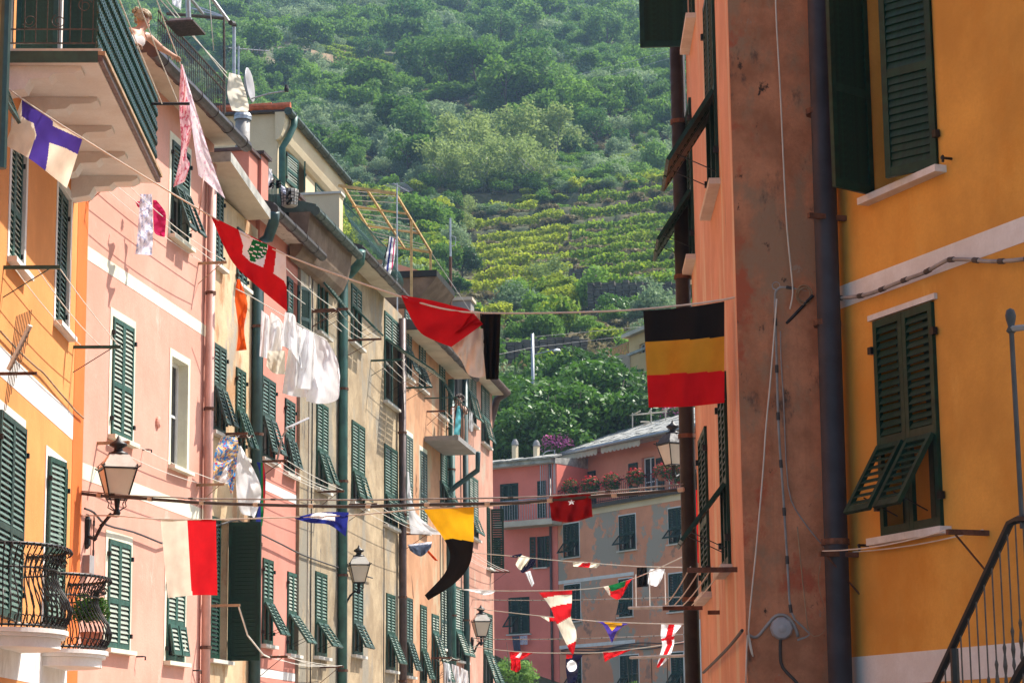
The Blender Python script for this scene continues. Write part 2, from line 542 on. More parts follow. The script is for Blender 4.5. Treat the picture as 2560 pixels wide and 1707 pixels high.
class House:
    def __init__(s, name, label, cat, base, u, v, yoff=0.0, group=None, x_at=None):
        x = base.at(u, v, yoff)[0] if x_at is None else x_at
        O = base.w(x, yoff, 0)
        s.p = Plane(O, base.ang)
        s.e = thing(name, label, cat, O, base.ang, group)
        s.holes = []

    def x(s, u, v=1000, y=0): return s.p.at(u, v, y)[0]
    def z(s, u, v, y=0): return s.p.at(u, v, y)[1]

    def rect(s, uL, uR, vT, vB):
        um, vm = (uL + uR) / 2, (vT + vB) / 2
        return s.x(uL, vm), s.x(uR, vm), s.z(um, vB), s.z(um, vT)

    def part(s, name, b, mats, **k):
        return b.build(name, mats, s.e, loc=(0, 0, 0), **k)

    def win(s, uL, uR, vT, vB, vh=None, fl=None, op=(0, 0), mat='green', near=False, sur=None, sill='stone', sh=True, wmat='window_white', leaves=2, hole=True, y=-.012, reveal=.2, lower=True, rect=None):
        """a window opening with its surround, sill, sashes and louvred shutters
        fl: angles of the two hinged flaps, op: how far each leaf stands open"""
        x0, x1, z0, z1 = rect or s.rect(uL, uR, vT, vB)
        h = z1 - z0
        um = (uL + uR) / 2
        zh = s.z(um, vh) if vh else z0 + h * .44
        if hole:
            s.holes.append((x0, x1, z0, z1))
        # sashes
        b = MB()
        f = .06
        for a, c, d, e in ((x0, x0 + f, z0, z1), (x1 - f, x1, z0, z1), (x0 + f, x1 - f, z0, z0 + f), (x0 + f, x1 - f, z1 - f, z1), ((x0 + x1) / 2 - .035, (x0 + x1) / 2 + .035, z0 + f, z1 - f)):
            b.box(a, c, reveal - .05, reveal, d, e)
        b.box(x0 + f, x1 - f, reveal - .04, reveal - .004, (z0 + z1) / 2 - .02, (z0 + z1) / 2 + .02)
        wo = s.part('window', b, M[wmat])
        xm = (x0 + x1) / 2
        for a, c in ((x0 + f, xm - .035), (xm + .035, x1 - f)):
            MB().box(a, c, reveal - .022, reveal - .014, z0 + f, z1 - f).build('pane', M['glass'], wo, loc=(0, 0, 0))
        if sur:
            b = MB()
            k = .11 if near or sur == 'cream_band' else .05
            b.box(x0 - k, x0 - .001, -.008, .03, z0, z1 + k); b.box(x1 + .001, x1 + k, -.008, .03, z0, z1 + k)
            b.box(x0 - .001, x1 + .001, -.008, .03, z1 + .001, z1 + k)
            s.part('window_surround', b, M[sur])
        if sill:
            s.part('sill', MB().box(x0 - .1, x1 + .1, -.11, .12, z0 - .055, z0 + .004), M[sill])
        if not sh:
            return x0, x1, z0, z1
        g = .006
        w = (x1 - x0) / leaves - g * 1.5
        mt = M[random.choice(('green', 'green', 'green_b', 'green_c')) if mat == 'green' else mat]
        for i, side in enumerate((1, -1)[:leaves]):
            hx = x0 + g if side == 1 else x1 - g
            o = rad(op[i])
            fang = fl[i] if fl else None
            lo = (z0 + .09, zh - .035, fang is None)
            up = (zh + .035, z1 - .075, True)
            if op[i] > 20 and fl:
                lo = (lo[0], lo[1], True); fang = None
            leaf(s.e, 'shutter', mt, w, z0 + .012, z1 - .012, [lo, up], near, (hx, y, 0), (0, 0, -o * side), side, shut=op[i] > 8)
            if fang is not None:
                fh = zh - .035 - (z0 + .09) - .01
                fw = w - .06
                fx = hx + side * .03
                leaf(s.e, 'shutter_flap', mt, fw, -fh, 0, [(-fh + .06, -.05, True)], near, (fx, y - .03, zh - .04), (-rad(fang), 0, 0), side, sw=.05)
                # stay bar that props the flap open
                za = zh - .04 - fh * .9
                tip = Vector((fx + side * fw * .5, y - .03 - math.sin(rad(fang)) * fh * .8, zh - .04 - math.cos(rad(fang)) * fh * .8))
                s.part('stay_bar', MB().tube([tip, (tip.x, 0.0, za)], .006, 4), M['iron'])
        if near:
            for hz_ in (z0 + h * .14, z0 + h * .86):
                for hx_ in (x0 - .022, x1 + .022):
                    link('hinge', hinge_mesh(), s.e, (hx_, y - .022, hz_))
        return x0, x1, z0, z1

    def wall(s, x0, x1, z1, mat, rev=None, depth=7.0, z0=0.0, reveal=.22):
        xs = sorted({x0, x1} | {min(max(h[i], x0), x1) for h in s.holes for i in (0, 1)})
        zs = sorted({z0, z1} | {min(max(h[i], z0), z1) for h in s.holes for i in (2, 3)})
        b = MB()
        for i in range(len(xs) - 1):
            run = None
            for j in range(len(zs) - 1):
                cx, cz = (xs[i] + xs[i + 1]) / 2, (zs[j] + zs[j + 1]) / 2
                if any(h[0] < cx < h[1] and h[2] < cz < h[3] for h in s.holes):
                    if run is not None:
                        b.quad((xs[i], 0, run), (xs[i + 1], 0, run), (xs[i + 1], 0, zs[j]), (xs[i], 0, zs[j])); run = None
                elif run is None:
                    run = zs[j]
            if run is not None:
                b.quad((xs[i], 0, run), (xs[i + 1], 0, run), (xs[i + 1], 0, zs[-1]), (xs[i], 0, zs[-1]))
        b.k = 1
        for a, c, d, e in s.holes:
            r = reveal
            b.quad((a, 0, d), (a, 0, e), (a, r, e), (a, r, d)); b.quad((c, 0, e), (c, 0, d), (c, r, d), (c, r, e))
            b.quad((a, 0, d), (a, r, d), (c, r, d), (c, 0, d)); b.quad((a, 0, e), (c, 0, e), (c, r, e), (a, r, e))
            b.quad((a, r, d), (a, r, e), (c, r, e), (c, r, d))
        b.k = 0
        b.quad((x0, depth, z0), (x0, 0, z0), (x0, 0, z1), (x0, depth, z1))
        b.quad((x1, 0, z0), (x1, depth, z0), (x1, depth, z1), (x1, 0, z1))
        b.quad((x1, depth, z0), (x0, depth, z0), (x0, depth, z1), (x1, depth, z1))
        b.quad((x0, 0, z1), (x1, 0, z1), (x1, depth, z1), (x0, depth, z1))
        s.part('wall', b, [M[mat], M[rev or mat]])

    def band(s, u, vT, vB, x0, x1, mat='white_band', name='painted_band'):
        s.part(name, MB().box(x0, x1, -.004, .05, s.z(u, vB), s.z(u, vT)), M[mat])

    def roof(s, x0, x1, z, ov, soffit='soffit', edge='slate', th=.14, depth=7.0, gutter=None, gr=.075, slope=.3, rib=True, cove=None):
        b = MB()
        b.k = 1
        b.prism([(-ov, z + .004), (depth + .3, z + .004), (depth + .3, z + th), (depth / 2, z + th + depth / 2 * slope), (-ov, z + th)], x0, x1)
        b.k = 0
        b.quad((x0, -ov, z), (x0, .02, z), (x1, .02, z), (x1, -ov, z))
        if cove:
            pr = [(.0, z - cove)] + [(-ov * .75 * math.sin(a), z - cove * (1 - math.sin(a) * .0) + cove * (1 - math.cos(a))) for a in (.3, .6, .9, 1.2, 1.5)] + [(-ov * .8, z), (.02, z)]
            b.prism(pr, x0, x1)
        ro = s.part('roof', b, [M[soffit], M[edge]])
        if gutter:
            b = MB()
            y = -ov
            b.tube([(x0 - .05, y, z), (x1 + .1, y, z)], gr, 10)
            if rib:
                k = x0 + .4
                while k < x1:
                    b.tube([(k - .012, y, z), (k + .012, y, z)], gr * 1.1, 10)
                    k += .9
            b.build('gutter', M[gutter], ro, loc=(0, 0, 0), smooth=False)
        return ro

    def pipe(s, pts, r, mat, name='downpipe', n=8, clips=True):
        b = MB().tube(pts, r, n)
        a, c = Vector(pts[0]), Vector(pts[-1])
        o = s.part(name, b, M[mat], smooth=True)
        if clips:
            lo, hi = min(a.z, c.z), max(a.z, c.z)
            k = lo + 1.5
            cm = MB().lathe([(r * 1.18, -.025), (r * 1.18, .025)], 10).mesh('pipe_clip', M['rust'])
            while k < hi - 1.2:
                link('pipe_clip', cm, o, (pts[-1][0], pts[-1][1], k))
                k += 1.9
        return o


# ------------------------------------------------------------------ the left row of houses
yaw = rad(8.1)
LO = Vector((-10 * math.cos(yaw), 10 * math.sin(yaw), 0))
L = Plane(LO, PI / 2 - yaw)
C = L.pt(207, 1100)
OP = Plane(C, rad(92))

# orange house
ho = House('orange_house', 'orange house with a big white balcony and two small curved iron balconies', 'house', OP, 0, 0, x_at=0)
for uL, uR, vT, vB in ((26, 63, 340, 672), (141, 174, 470, 828)):
    ho.win(uL, uR, vT, vB, near=True, sur='white_band', sill='white_band', y=.05)
d1 = ho.win(-14, 52, 1040, 1548, near=True, sur='white_band', sill=None, y=-.03)
leaf(ho.e, 'shutter_flap', M['green'], .66, -.78, 0, [(-.70, -.06, True)], True, (ho.x(-52, 200), -.03, ho.z(-30, 128)), (-rad(21), 0, 0), 1)
d2 = ho.win(112, 157, 1150, 1565, near=True, sur='white_band', sill=None, y=-.03, op=(8, 0))
bx0 = ho.x(250, 130, -1.08); bz0 = ho.z(248, 118, -1.08)
bx1 = ho.x(394, 470, -1.08)
u1 = ho.win(0, 0, 0, 0, near=True, sur='white_band', sill=None, y=-.03, op=(0, 97), rect=(ho.x(112, 60), ho.x(152, 60), bz0 + .02, bz0 + 2.3))
u2 = ho.win(0, 0, 0, 0, near=True, sur=None, sill=None, y=-.03, op=(0, 97), rect=(ho.x(-8, 60), ho.x(34, 60), bz0 + .02, bz0 + 2.3))
ho.wall(-16, -.004, 14.5, 'orange', 'white_band')
ho.part('corner_strip', MB().box(-.86, -.002, -.005, .04, 0, 14), M['red_orange'])
ho.band(100, 958, 1028, -16, -.87)
ho.band(20, 1600, 1695, -16, -.87)

# pink house
hp = House('pink_house', 'flat salmon pink house with two pale bands and closed green shutters', 'house', L, 207, 1100)
PW = dict(near=True, mat='green2', sur='cream_band', sill='cream_band')
hp.win(427, 471, 366, 606, near=True, mat='green', sur='cream_band', sill='cream_band', fl=(20, 22), vh=470)
hp.win(278, 330, 803, 1100, **PW)
hp.win(427, 468, 900, 1172, sh=False, sur='cream_band', sill='cream_band', reveal=.2)
hp.win(267, 322, 1352, 1624, **PW)
hp.win(415, 459, 1432, 1655, fl=(9, 9), **PW)
px1 = hp.x(527, 1000)
pz = hp.z(548, 297, -.5)
hp.wall(.004, px1 - .004, pz, 'pink', 'cream_band')
hp.band(221, 616, 651, .006, px1 - .006, 'cream_band')
hp.band(212, 1158, 1199, .006, px1 - .006, 'cream_band')
hp.roof(hp.x(385, 140, -.5), hp.x(612, 360, -.5), pz, .5, 'soffit', 'gutter', gutter='gutter', gr=.1)
xq = hp.x(523, 1000, -.1)
hp.pipe([(xq, -.1, pz - .3), (xq, -.1, 0)], .075, 'pink_pipe')
hp.part('wall_vent', MB().lathe([(.09, 0), (.09, .03), (.05, .05)], 12, (hp.x(393, 1055), 0, hp.z(393, 1055)), Matrix.Rotation(PI / 2, 3, 'X')), M['pink'])

# cream peeling house
hc = House('peeling_cream_house', 'narrow cream house with flaking plaster between pink pipe and dark green pipe', 'house', L, 528, 1000, -.02)
CW = dict(near=True, mat='green')
hc.win(535, 555, 478, 668, **CW)
hc.win(591, 615, 575, 718, **CW)
hc.win(530, 562, 862, 1085, vh=966, fl=(17, 19), **CW)
hc.win(588, 611, 922, 1142, vh=1024, fl=(18, 20), **CW)
hc.win(524, 569, 1294, 1650, op=(0, 96), near=True, mat='green_near')  # darker green chosen to paint in the shade on the open leaf's back
cx1 = hc.x(641, 1000)
(c0x, c0z), (c1x, c1z) = hc.p.at(577, 404, -.42), hc.p.at(676, 548, -.42)
cz = c1z
hc.wall(.004, cx1 - .004, cz, 'cream_peel')
b = MB()
sl_ = [(c0x, c0z), (c1x, c1z)]
b.add([(x_, y_, z_ + dz) for x_, z_ in sl_ for dz in (0, .17) for y_ in (-.42, 4)], [(0, 1, 5, 4), (2, 6, 7, 3), (0, 4, 6, 2), (1, 3, 7, 5), (0, 2, 3, 1), (4, 5, 7, 6)])
b.m = [0, 1, 1, 1, 1, 1]
ro = hc.part('roof', b, [M['soffit'], M['slate']])
xq = hc.x(643, 1000, -.1)
hc.pipe([(hc.x(686, 540, -.4), -.4, hc.z(686, 530, -.4)), (hc.x(684, 560, -.36), -.36, hc.z(684, 556, -.36)), (xq + .25, -.2, hc.z(650, 592, -.1)), (xq, -.1, hc.z(645, 606, -.1)), (xq, -.1, 0)], .1, 'teal_pipe')

# rose house
hr = House('rose_house', 'deeper rose house with white painted bands beyond the dark green pipe', 'house', L, 645, 1000, .03)
RW = dict(near=True, mat='green')
hr.win(716, 743, 700, 848, op=(0, 158), near=True, mat='green')
hr.win(652, 686, 945, 1152, vh=1042, fl=(15, 18), **RW)
hr.win(711, 735, 1000, 1186, vh=1095, fl=(14, 15), **RW)
hr.win(655, 680, 1396, 1612, vh=1502, fl=(28, 28), **RW)
hr.win(717, 742, 1430, 1636, vh=1532, fl=(34, 34), **RW)
rx1 = hr.x(750, 1000)
rz = hr.z(742, 580, -.42)
hr.wall(.004, rx1 - .004, rz, 'rose')
hr.band(660, 1200, 1223, .006, rx1 - .006); hr.band(660, 1671, 1692, .006, rx1 - .006)
hr.roof(hr.x(684, 524, -.42), hr.x(803, 636, -.42), rz, .42, 'soffit_peel', 'gutter', gutter='gutter', gr=.095)

# tan house
ht = House('tan_house', 'weathered tan house with a brown coved cornice beside the green pipe', 'house', L, 750, 1000, -.03)
TW = dict(mat='green')
ht.win(794, 818, 655, 838, vh=700, fl=(38, 38), **TW)
ht.win(790, 818, 1008, 1226, vh=1128, fl=(17, 20), op=(0, 0), **TW)
ht.win(787, 815, 1430, 1642, vh=1553, fl=(34, 34), **TW)
tx1 = ht.x(858, 1000)
tz = ht.z(840, 580, -.5)
ht.wall(.004, tx1 - .004, tz, 'tan')
ht.roof(ht.x(790, 524, -.5), ht.x(894, 640, -.5), tz, .5, 'soffit_brown', 'gutter_green', gutter='gutter_green', gr=.09, cove=.9)
xq = ht.x(858, 1000, -.1)
ht.pipe([(ht.x(903, 630, -.5), -.5, ht.z(903, 628, -.5)), (ht.x(901, 655, -.45), -.45, ht.z(901, 655, -.45)), (xq + .3, -.2, ht.z(865, 680, -.1)), (xq, -.1, ht.z(859, 705, -.1)), (xq, -.1, 0)], .095, 'green_pipe')

# ochre house
hb = House('ochre_house', 'stained ochre house between green pipe and brown copper pipe', 'house', L, 861, 1000, 0)
hb.win(877, 902, 718, 864, vh=772, fl=(44, 44), mat='green2')
hb.win(960, 996, 792, 1015, vh=858, fl=(55, 55), mat='green2')
hb.win(878, 910, 1058, 1262, vh=1181, fl=(14, 17), mat='green')
hb.win(960, 992, 1117, 1318, vh=1238, fl=(18, 20), mat='green')
hb.win(881, 905, 1448, 1638, vh=1556, fl=(26, 26), mat='green')
hb.win(965, 986, 1484, 1676, vh=1583, fl=(22, 22), mat='green')
ox1 = hb.x(1006, 1000)
oz = hb.z(960, 685, -.5)
hb.wall(.004, ox1 - .004, oz, 'ochre')
hb.roof(hb.x(906, 634, -.5), hb.x(1014, 736, -.5), oz, .5, 'soffit', 'gutter', gutter='gutter', gr=.085)
xq = hb.x(1006, 1000, -.12)
hb.pipe([(xq, -.12, oz - .2), (xq, -.12, 0)], .09, 'brown_pipe')

# apricot house
ha = House('apricot_house', 'apricot house with long closed shutters past the brown pipe', 'house', L, 1009, 1000, .02)
ha.win(1011, 1027, 780, 945, vh=868, fl=(20, 20), mat='green3')
ha.win(1047, 1062, 838, 975, vh=920, fl=(20, 20), mat='green3')
ha.win(1098, 1111, 892, 1042, vh=950, fl=(32, 32), mat='green')
ha.win(1014, 1030, 1090, 1305, mat='green3', sur='cream_band')
ha.win(1050, 1066, 1130, 1328, mat='green3', sur='cream_band')
ha.win(1101, 1127, 1133, 1265, vh=1212, fl=(24, 24), mat='green')
ha.win(1014, 1030, 1493, 1690, vh=1602, fl=(18, 18), mat='green')
ha.win(1050, 1065, 1512, 1710, vh=1624, fl=(16, 16), mat='green')
ha.win(1079, 1096, 1535, 1720, vh=1580, fl=(18, 18), mat='green2')
ha.win(1101, 1116, 1465, 1622, mat='green3')
ax1 = ha.x(1131, 1000)
az = ha.z(1085, 838, -.6)
ha.wall(.004, ax1 - .004, az, 'apricot')
ha.roof(.0, ax1 + .3, az, .6, 'soffit', 'gutter', gutter='gutter', gr=.08)
xq = ha.x(1129, 1100, -.12)
ha.pipe([(xq, -.12, az - .2), (xq, -.12, 0)], .09, 'green_pipe')

# faded salmon end house
he = House('faded_salmon_house', 'faded salmon house closing the row with a rounded eave and tiny balcony', 'house', L, 1133, 1000, .0)
he.win(1169, 1189, 941, 1060, vh=984, fl=(13, 15), mat='green2')
he.win(1203, 1222, 971, 1112, vh=1046, fl=(15, 15), mat='green2')
he.win(1172, 1194, 1192, 1345, vh=1290, fl=(20, 20), mat='green2')
he.win(1136, 1164, 1468, 1652, vh=1578, fl=(20, 20), mat='green2')
he.win(1208, 1230, 1532, 1720, vh=1632, fl=(20, 22), mat='green')
he.win(1217, 1227, 1268, 1420, op=(0, 96), mat='green_near')
ddr = he.win(1137, 1160, 908, 1086, mat='grey_plastic', sh=False, sill=None, wmat='grey_plastic')
ex1 = he.x(1232, 1200)
ez = he.z(1232, 950, -.42)
he.wall(.004, ex1, ez, 'salmon_end', 'grey_wall')
ro = he.roof(.25, ex1 + .2, ez, .42, 'soffit', 'brown_pipe')
b = MB()
b.tube([(.2, -.45, ez + .05), (ex1 + .05, -.45, ez + .05), (ex1 + .25, -.34, ez + .04), (ex1 + .32, -.1, ez - .1), (ex1 + .28, .1, ez - .8), (ex1 + .1, .3, ez - 1.9)], .11, 10)
b.build('gutter', M['brown_pipe'], ro, loc=(0, 0, 0), smooth=True)
xq = he.x(1163, 1050, -.12)
he.pipe([(xq, -.12, ez), (xq, -.12, 0)], .08, 'teal_pipe')
# tiny balcony of the end house
b = MB()
hx0, hx1 = he.x(1134, 1090, -.7), he.x(1190, 1140, -.7)
hbz = he.z(1160, 1112, -.7)
b.box(hx0 - .2, hx1 - .9, -.85, 0, hbz - .12, hbz)
balc = he.part('balcony', b, M['grey_wall'])
b = MB()
for k in range(9):
    xx = hx0 - .15 + (hx1 - .95 - hx0) * k / 8
    b.tube([(xx, -.8, hbz), (xx, -.8, hbz + .95)], .01, 4)
b.tube([(hx0 - .18, -.8, hbz + .95), (hx1 - .92, -.8, hbz + .95)], .016, 5)
b.tube([(hx0 - .18, -.8, hbz + .95), (hx0 - .18, 0, hbz + .95)], .016, 5)
b.build('railing', M['green_iron'], balc, loc=(0, 0, 0))
he.pipe([(hx1 - .9, -.9, hbz - .05), (hx1 - .7, -.85, hbz - .5), (hx1 - .8, -.3, hbz - .9), (hx1 - .9, -.12, hbz - 1.1), (hx1 - .9, -.12, 0)], .07, 'teal_pipe', clips=False)

# cream house set back above the roofs
hk = House('cream_rooftop_house', 'cream upper house with red ridge tiles and green curved pipe above the pink roof', 'house', L, 692, 400, 3.0)
hk.win(714, 760, 402, 478, near=True, mat='green2', op=(4, 14), sill=None)
hk.win(787, 826, 474, 560, mat='green2', sill=None)
kz = hk.z(790, 358, -.32)
kx1 = hk.x(840, 440)
hk.wall(0, kx1, kz + .0, 'cream', z0=6.0, depth=5)
hk.roof(-.15, hk.x(873, 452, -.32), kz, .32, 'cream', 'gutter', gutter='gutter_green', gr=.1, depth=5, slope=.1, cove=.7)
b = MB()
tz_ = kz + .2
tile = MB()
tile.tube([(0, 0, 0), (0, .5, 0)], [.1, .085], 8)
tm = tile.mesh('ridge_tile', M['tile_red'])
for k in range(9):
    link('ridge_tile', tm, hk.e, (-.12, -.36 + k * .47, tz_ - .06 + .012 * (k % 2)), (0, rad(4), rad(random.uniform(-3, 3))))
hk.pipe([(.3, -.36, kz + .0), (.3, -.34, kz - .25), (.1, -.25, kz - .6), (.05, -.12, kz - .85), (.05, -.12, kz - 3.6)], .085, 'green_pipe', clips=False)

# ------------------------------------------------------------------ right side: yellow house and salmon house
ya = rad(22.4)
YP0 = at_dist(2250, 1050, 18.6)
Y_ = Plane((0, 0), math.atan2(-math.cos(ya), math.sin(ya)))
YB = Plane((YP0.x, YP0.y), Y_.ang)
hy = House('yellow_house', 'ochre yellow house in the shade with white bands and two tall shuttered windows', 'house', YB, 2066, 1000)
y1 = hy.win(2197, 2349, 772, 1334, vh=1088, fl=(31, 31), near=True, mat='green_near', sill='marble', reveal=.25, wmat='green_near')
hy.part('lintel', MB().box(y1[0] - .07, y1[1] + .05, -.03, .1, y1[3] + .002, y1[3] + .05), M['marble'])
y2 = hy.win(2172, 2337, -130, 463, near=True, mat='green_near', sill='marble', reveal=.32, op=(72, 24))
hy.wall(.003, 9.0, 15.5, 'yellow', depth=8)
hy.band(2300, 640, 700, .004, 8.9); hy.band(2300, 1627, 1706, .004, 8.9)
xp0, zp0 = hy.p.at(2047, 0, -.16); xp1, zp1 = hy.p.at(2101, 1700, -.16)
hy.pipe([(xp0, -.16, zp0 + 3), (xp0, -.16, zp0), (xp1, -.16, zp1), (xp1, -.16, 0)], .105, 'blue_pipe', n=12)

Q = hy.p.O
K0 = at_dist(1848, 1000, Q.y)
SP = Plane((K0.x, K0.y), rad(-91.2))
hs = House('salmon_corner_house', 'salmon street house with a damp dark red end wall and propped out shutters', 'house', SP, 0, 0, x_at=0)


def sx(u, v, y=0): return hs.p.at(u, v, y)


def swin(uL, uR, vT, vB, **k):
    """the far jamb is at uL, the near jamb at uR; heights read on the near jamb"""
    xa = sx(uL, vB)[0]; xb, zb = sx(uR, vB); zt = sx(uR, vT)[1]
    return hs.win(0, 0, 0, 0, near=True, mat='green_near', sill='stone', rect=(xa, xb, zb, zt), **k)


swin(1775, 1799, -170, 452, fl=(33, 33))
swin(1722, 1738, 186, 640, fl=(33, 33))
swin(1722, 1738, -380, 40, op=(92, 0))
swin(1760, 1778, 1035, 1480)
swin(1812, 1829, 890, 1412, fl=(38, 38))
xe = sx(1697, 300, -.1)[0] + .06
hs.wall(xe, 0, 15.5, 'salmon', depth=5, reveal=.15)
wd = (Q - K0).length
hs.part('end_wall', MB().box(.001, .03, .0, wd + .02, 0, 15.5), M['dark_red'])
xq, zq = sx(1697, 300, -.12)
hs.pipe([(xe - .06, -.1, 15), (xe - .06, -.1, 0)], .09, 'dark_pipe', n=10)

# ------------------------------------------------------------------ the houses that close the street
BT = Plane(at_dist(1560, 1450, 100).to_2d(), rad(-57))
hbt = House('terracotta_house', 'patchy terracotta house with grey repairs closing the street', 'house', BT, 1396, 1440)
b9 = dict(mat='green_near', sur='white_band')
hbt.win(1409, 1448, 1308, 1393, vh=1352, fl=(38, 38), **b9)
hbt.win(1548, 1589, 1287, 1375, vh=1333, fl=(42, 42), **b9)
hbt.win(1672, 1716, 1268, 1358, vh=1318, fl=(42, 42), **b9)
hbt.win(1412, 1451, 1460, 1553, **b9)
hbt.win(1548, 1581, 1446, 1541, vh=1500, fl=(15, 15), **b9)
hbt.win(1673, 1719, 1432, 1528, **b9)
hbt.win(1419, 1454, 1640, 1728, vh=1690, fl=(38, 38), **b9)
hbt.win(1551, 1597, 1637, 1728, vh=1690, fl=(38, 0), **b9)
hbt.win(1679, 1709, 1630, 1718, vh=1680, fl=(38, 38), **b9)
btx1 = hbt.x(1775, 1400)
btz = hbt.z(1560, 1252)
hbt.wall(.01, btx1, btz, 'terracotta', depth=9)
zc = hbt.z(1480, 1286)
hbt.part('cornice', MB().box(.012, btx1, -.03, .1, zc, btz - .1), M['cream'])
hbt.part('coping', MB().box(-.05, btx1 + .1, -.25, .6, btz - .1, btz + .06), M['gutter'])
for u_, v_ in ((1450, 1448), (1450, 1612)):
    zz = hbt.z(u_, v_)
    hbt.part('painted_band', MB().box(.012, btx1 * .52, -.012, .05, zz - .1, zz + .05), M['white_band'])
b = MB()
for k in range(3):
    zz = hbt.z(1500, 1612) - .1 - .09 * k
    b.tube([(x_, -.05, zz + .06 * math.sin(x_ * 1.3 + k)) for x_ in np.linspace(.2, btx1 - .5, 24)], .025, 4)
hbt.part('wire_run', b, M['cable'], kind='stuff')

# its set-back upper storey with terrace
hu = House('coral_penthouse', 'coral upper storey with scalloped awning and slate roof behind the flower terrace', 'house', BT, 1436, 1200, 2.5)
for i_, (a_, c_, d_, e_) in enumerate(((1453, 1489, 1135, 1222), (1572, 1594, 1118, 1200), (1641, 1660, 1105, 1205))):
    x0_, x1_ = hu.x(a_, d_), hu.x(c_, d_)
    leaf(hu.e, 'shutter', M['green_near'], x1_ - x0_, 0, 2.1, [(.1, .95, True), (1.05, 2.0, True)], False, (x0_, -.04, btz + .05), (0, 0, 0))
dw = hu.win(0, 0, 0, 0, sh=False, sill=None, rect=(hu.x(1604, 1150), hu.x(1636, 1150), btz + .05, btz + 2.3))
dw2 = hu.win(0, 0, 0, 0, sh=False, sill=None, rect=(hu.x(1453, 1150) - 1.1, hu.x(1453, 1150), btz + .05, btz + 2.15), wmat='green_near')
uz = hu.z(1530, 1112, -.9)
ux1 = hu.x(1790, 1100)
hu.wall(0, ux1, uz, 'terr_top', z0=btz, depth=6)
b = MB(); b.k = 1
b.prism([(-.9, uz), (6, uz), (6, uz + 2.55), (-.9, uz + .12)], -.5, ux1 + .4)
ro = hu.part('roof', b, [M['soffit'], M['slate']])
b = MB()
for j in range(15):
    for i in range(34):
        xx = -.5 + (ux1 + .8) * i / 34 + random.uniform(-.1, .1) + (j % 2) * .15
        yy = -.95 + 6.9 * j / 15
        zz = uz + .12 + (yy + .9) * .352 + .03
        Mx = Matrix.Translation((xx, yy, zz + random.uniform(0, .05))) @ Matrix.Rotation(.339 + random.uniform(-.06, .05), 4, 'X') @ Matrix.Rotation(random.uniform(-.15, .15), 4, 'Z')
        b.box(-.02, .4 + random.uniform(0, .1), -.08, .5, -.02, .02, Mx)
b.build('roof_slates', M['slate'], ro, loc=(0, 0, 0), kind='stuff')
MB().tube([(-.55, -1.0, uz + .05), (ux1 + .4, -1.0, uz + .05)], .09, 8).build('gutter', M['steel'], ro, loc=(0, 0, 0))
b = MB()
for a_, c_ in ((.1, hu.x(1532, 1120)), (hu.x(1542, 1118), hu.x(1640, 1105))):
    n_ = int((c_ - a_) / .28)
    st_ = (c_ - a_) / n_
    b.box(a_, c_, -.92, -.88, uz - .18, uz - .01)
    for k in range(n_):
        b.prism([(a_ + st_ * (k + .5) + st_ * .5 * math.cos(t_), uz - .18 - .13 * math.sin(t_)) for t_ in np.linspace(0, PI, 7)], -.915, -.885, 'y')
hu.part('awning', b, M['f_cream'])
# terrace railing
tr = thing('terrace_railing', 'thin dark iron railing carrying flower baskets along the terracotta house terrace', 'railing', hbt.p.w(0, 0, btz + .06), BT.ang)
b = MB()
b.tube([(-.3, .1, .95), (btx1, .1, .95)], .025, 5); b.tube([(-.3, .1, .12), (btx1, .1, .12)], .02, 5)
b.build('rail', M['iron'], tr, loc=(0, 0, 0))
bal = MB().tube([(0, .1, 0), (0, .1, .95)], .011, 4).mesh('baluster', M['iron'])
k = -.3
while k < btx1:
    link('baluster', bal, tr, (k, 0, 0)); k += .15

# pink house of the closing row
BPC = hbt.p.w(0, 0, 0)
BP = Plane((BPC.x, BPC.y), rad(-34.3))
hbp = House('raspberry_house', 'raspberry pink house with a balcony at the end of the street', 'house', BP, 0, 0, x_at=0)
g = dict(mat='green_near')
hbp.win(1251, 1296, 1208, 1300, **g, sill=None)
hbp.win(1344, 1366, 1201, 1294, **g, sill=None)
hbp.win(1339, 1365, 1340, 1418, **g, op=(165, 165), wmat='green_near')
hbp.win(1272, 1324, 1492, 1584, vh=1535, fl=(45, 0), **g)
hbp.win(1275, 1323, 1648, 1740, **g)
hbp.win(1232, 1252, 1345, 1412, **g)
bpx0 = hbp.x(1150, 1300)
bpz = hbp.z(1310, 1166)
hbp.wall(bpx0, -.012, bpz, 'back_pink', depth=7)
ro = hbp.roof(bpx0, -.0, bpz, .5, 'white_band', 'slate', th=.22, depth=7, slope=.1, gutter=None)
b = MB()
for k in range(26):
    xx = bpx0 + (0 - bpx0) * k / 26
    Mx = Matrix.Translation((xx, -.5, bpz + .25)) @ Matrix.Rotation(random.uniform(.1, .3), 4, 'X') @ Matrix.Rotation(random.uniform(-.2, .2), 4, 'Z')
    b.box(0, .5, -.1, .5, -.03, .05, Mx)
b.build('roof_slates', M['slate'], ro, loc=(0, 0, 0), kind='stuff')
for u_, v0_, v1_ in ((1288, 1152, 1106), (1341.5, 1148, 1108)):
    xx, z0_ = hbp.p.at(u_, v0_, .8); z1_ = hbp.z(u_, v1_, .8)
    ch = hbp.part('chimney', MB().box(xx - .11, xx + .11, .69, .91, z0_ - .8, z1_ - .15), M['cream'])
    MB().lathe([(.14, z1_ - .15), (.17, z1_ - .1), (.14, z1_ + .05), (.07, z1_ + .16)], 10, (xx, .8, 0)).build('chimney_cap', M['grey_wall'], ch, loc=(0, 0, 0))
xa, xb = hbp.x(1236, 1310, -1), hbp.x(1380, 1310, -1)
zb = hbp.z(1310, 1300, -1)
ba = hbp.part('balcony', MB().box(xa, xb, -1, -.0, zb - .26, zb), M['soffit'])
b = MB()
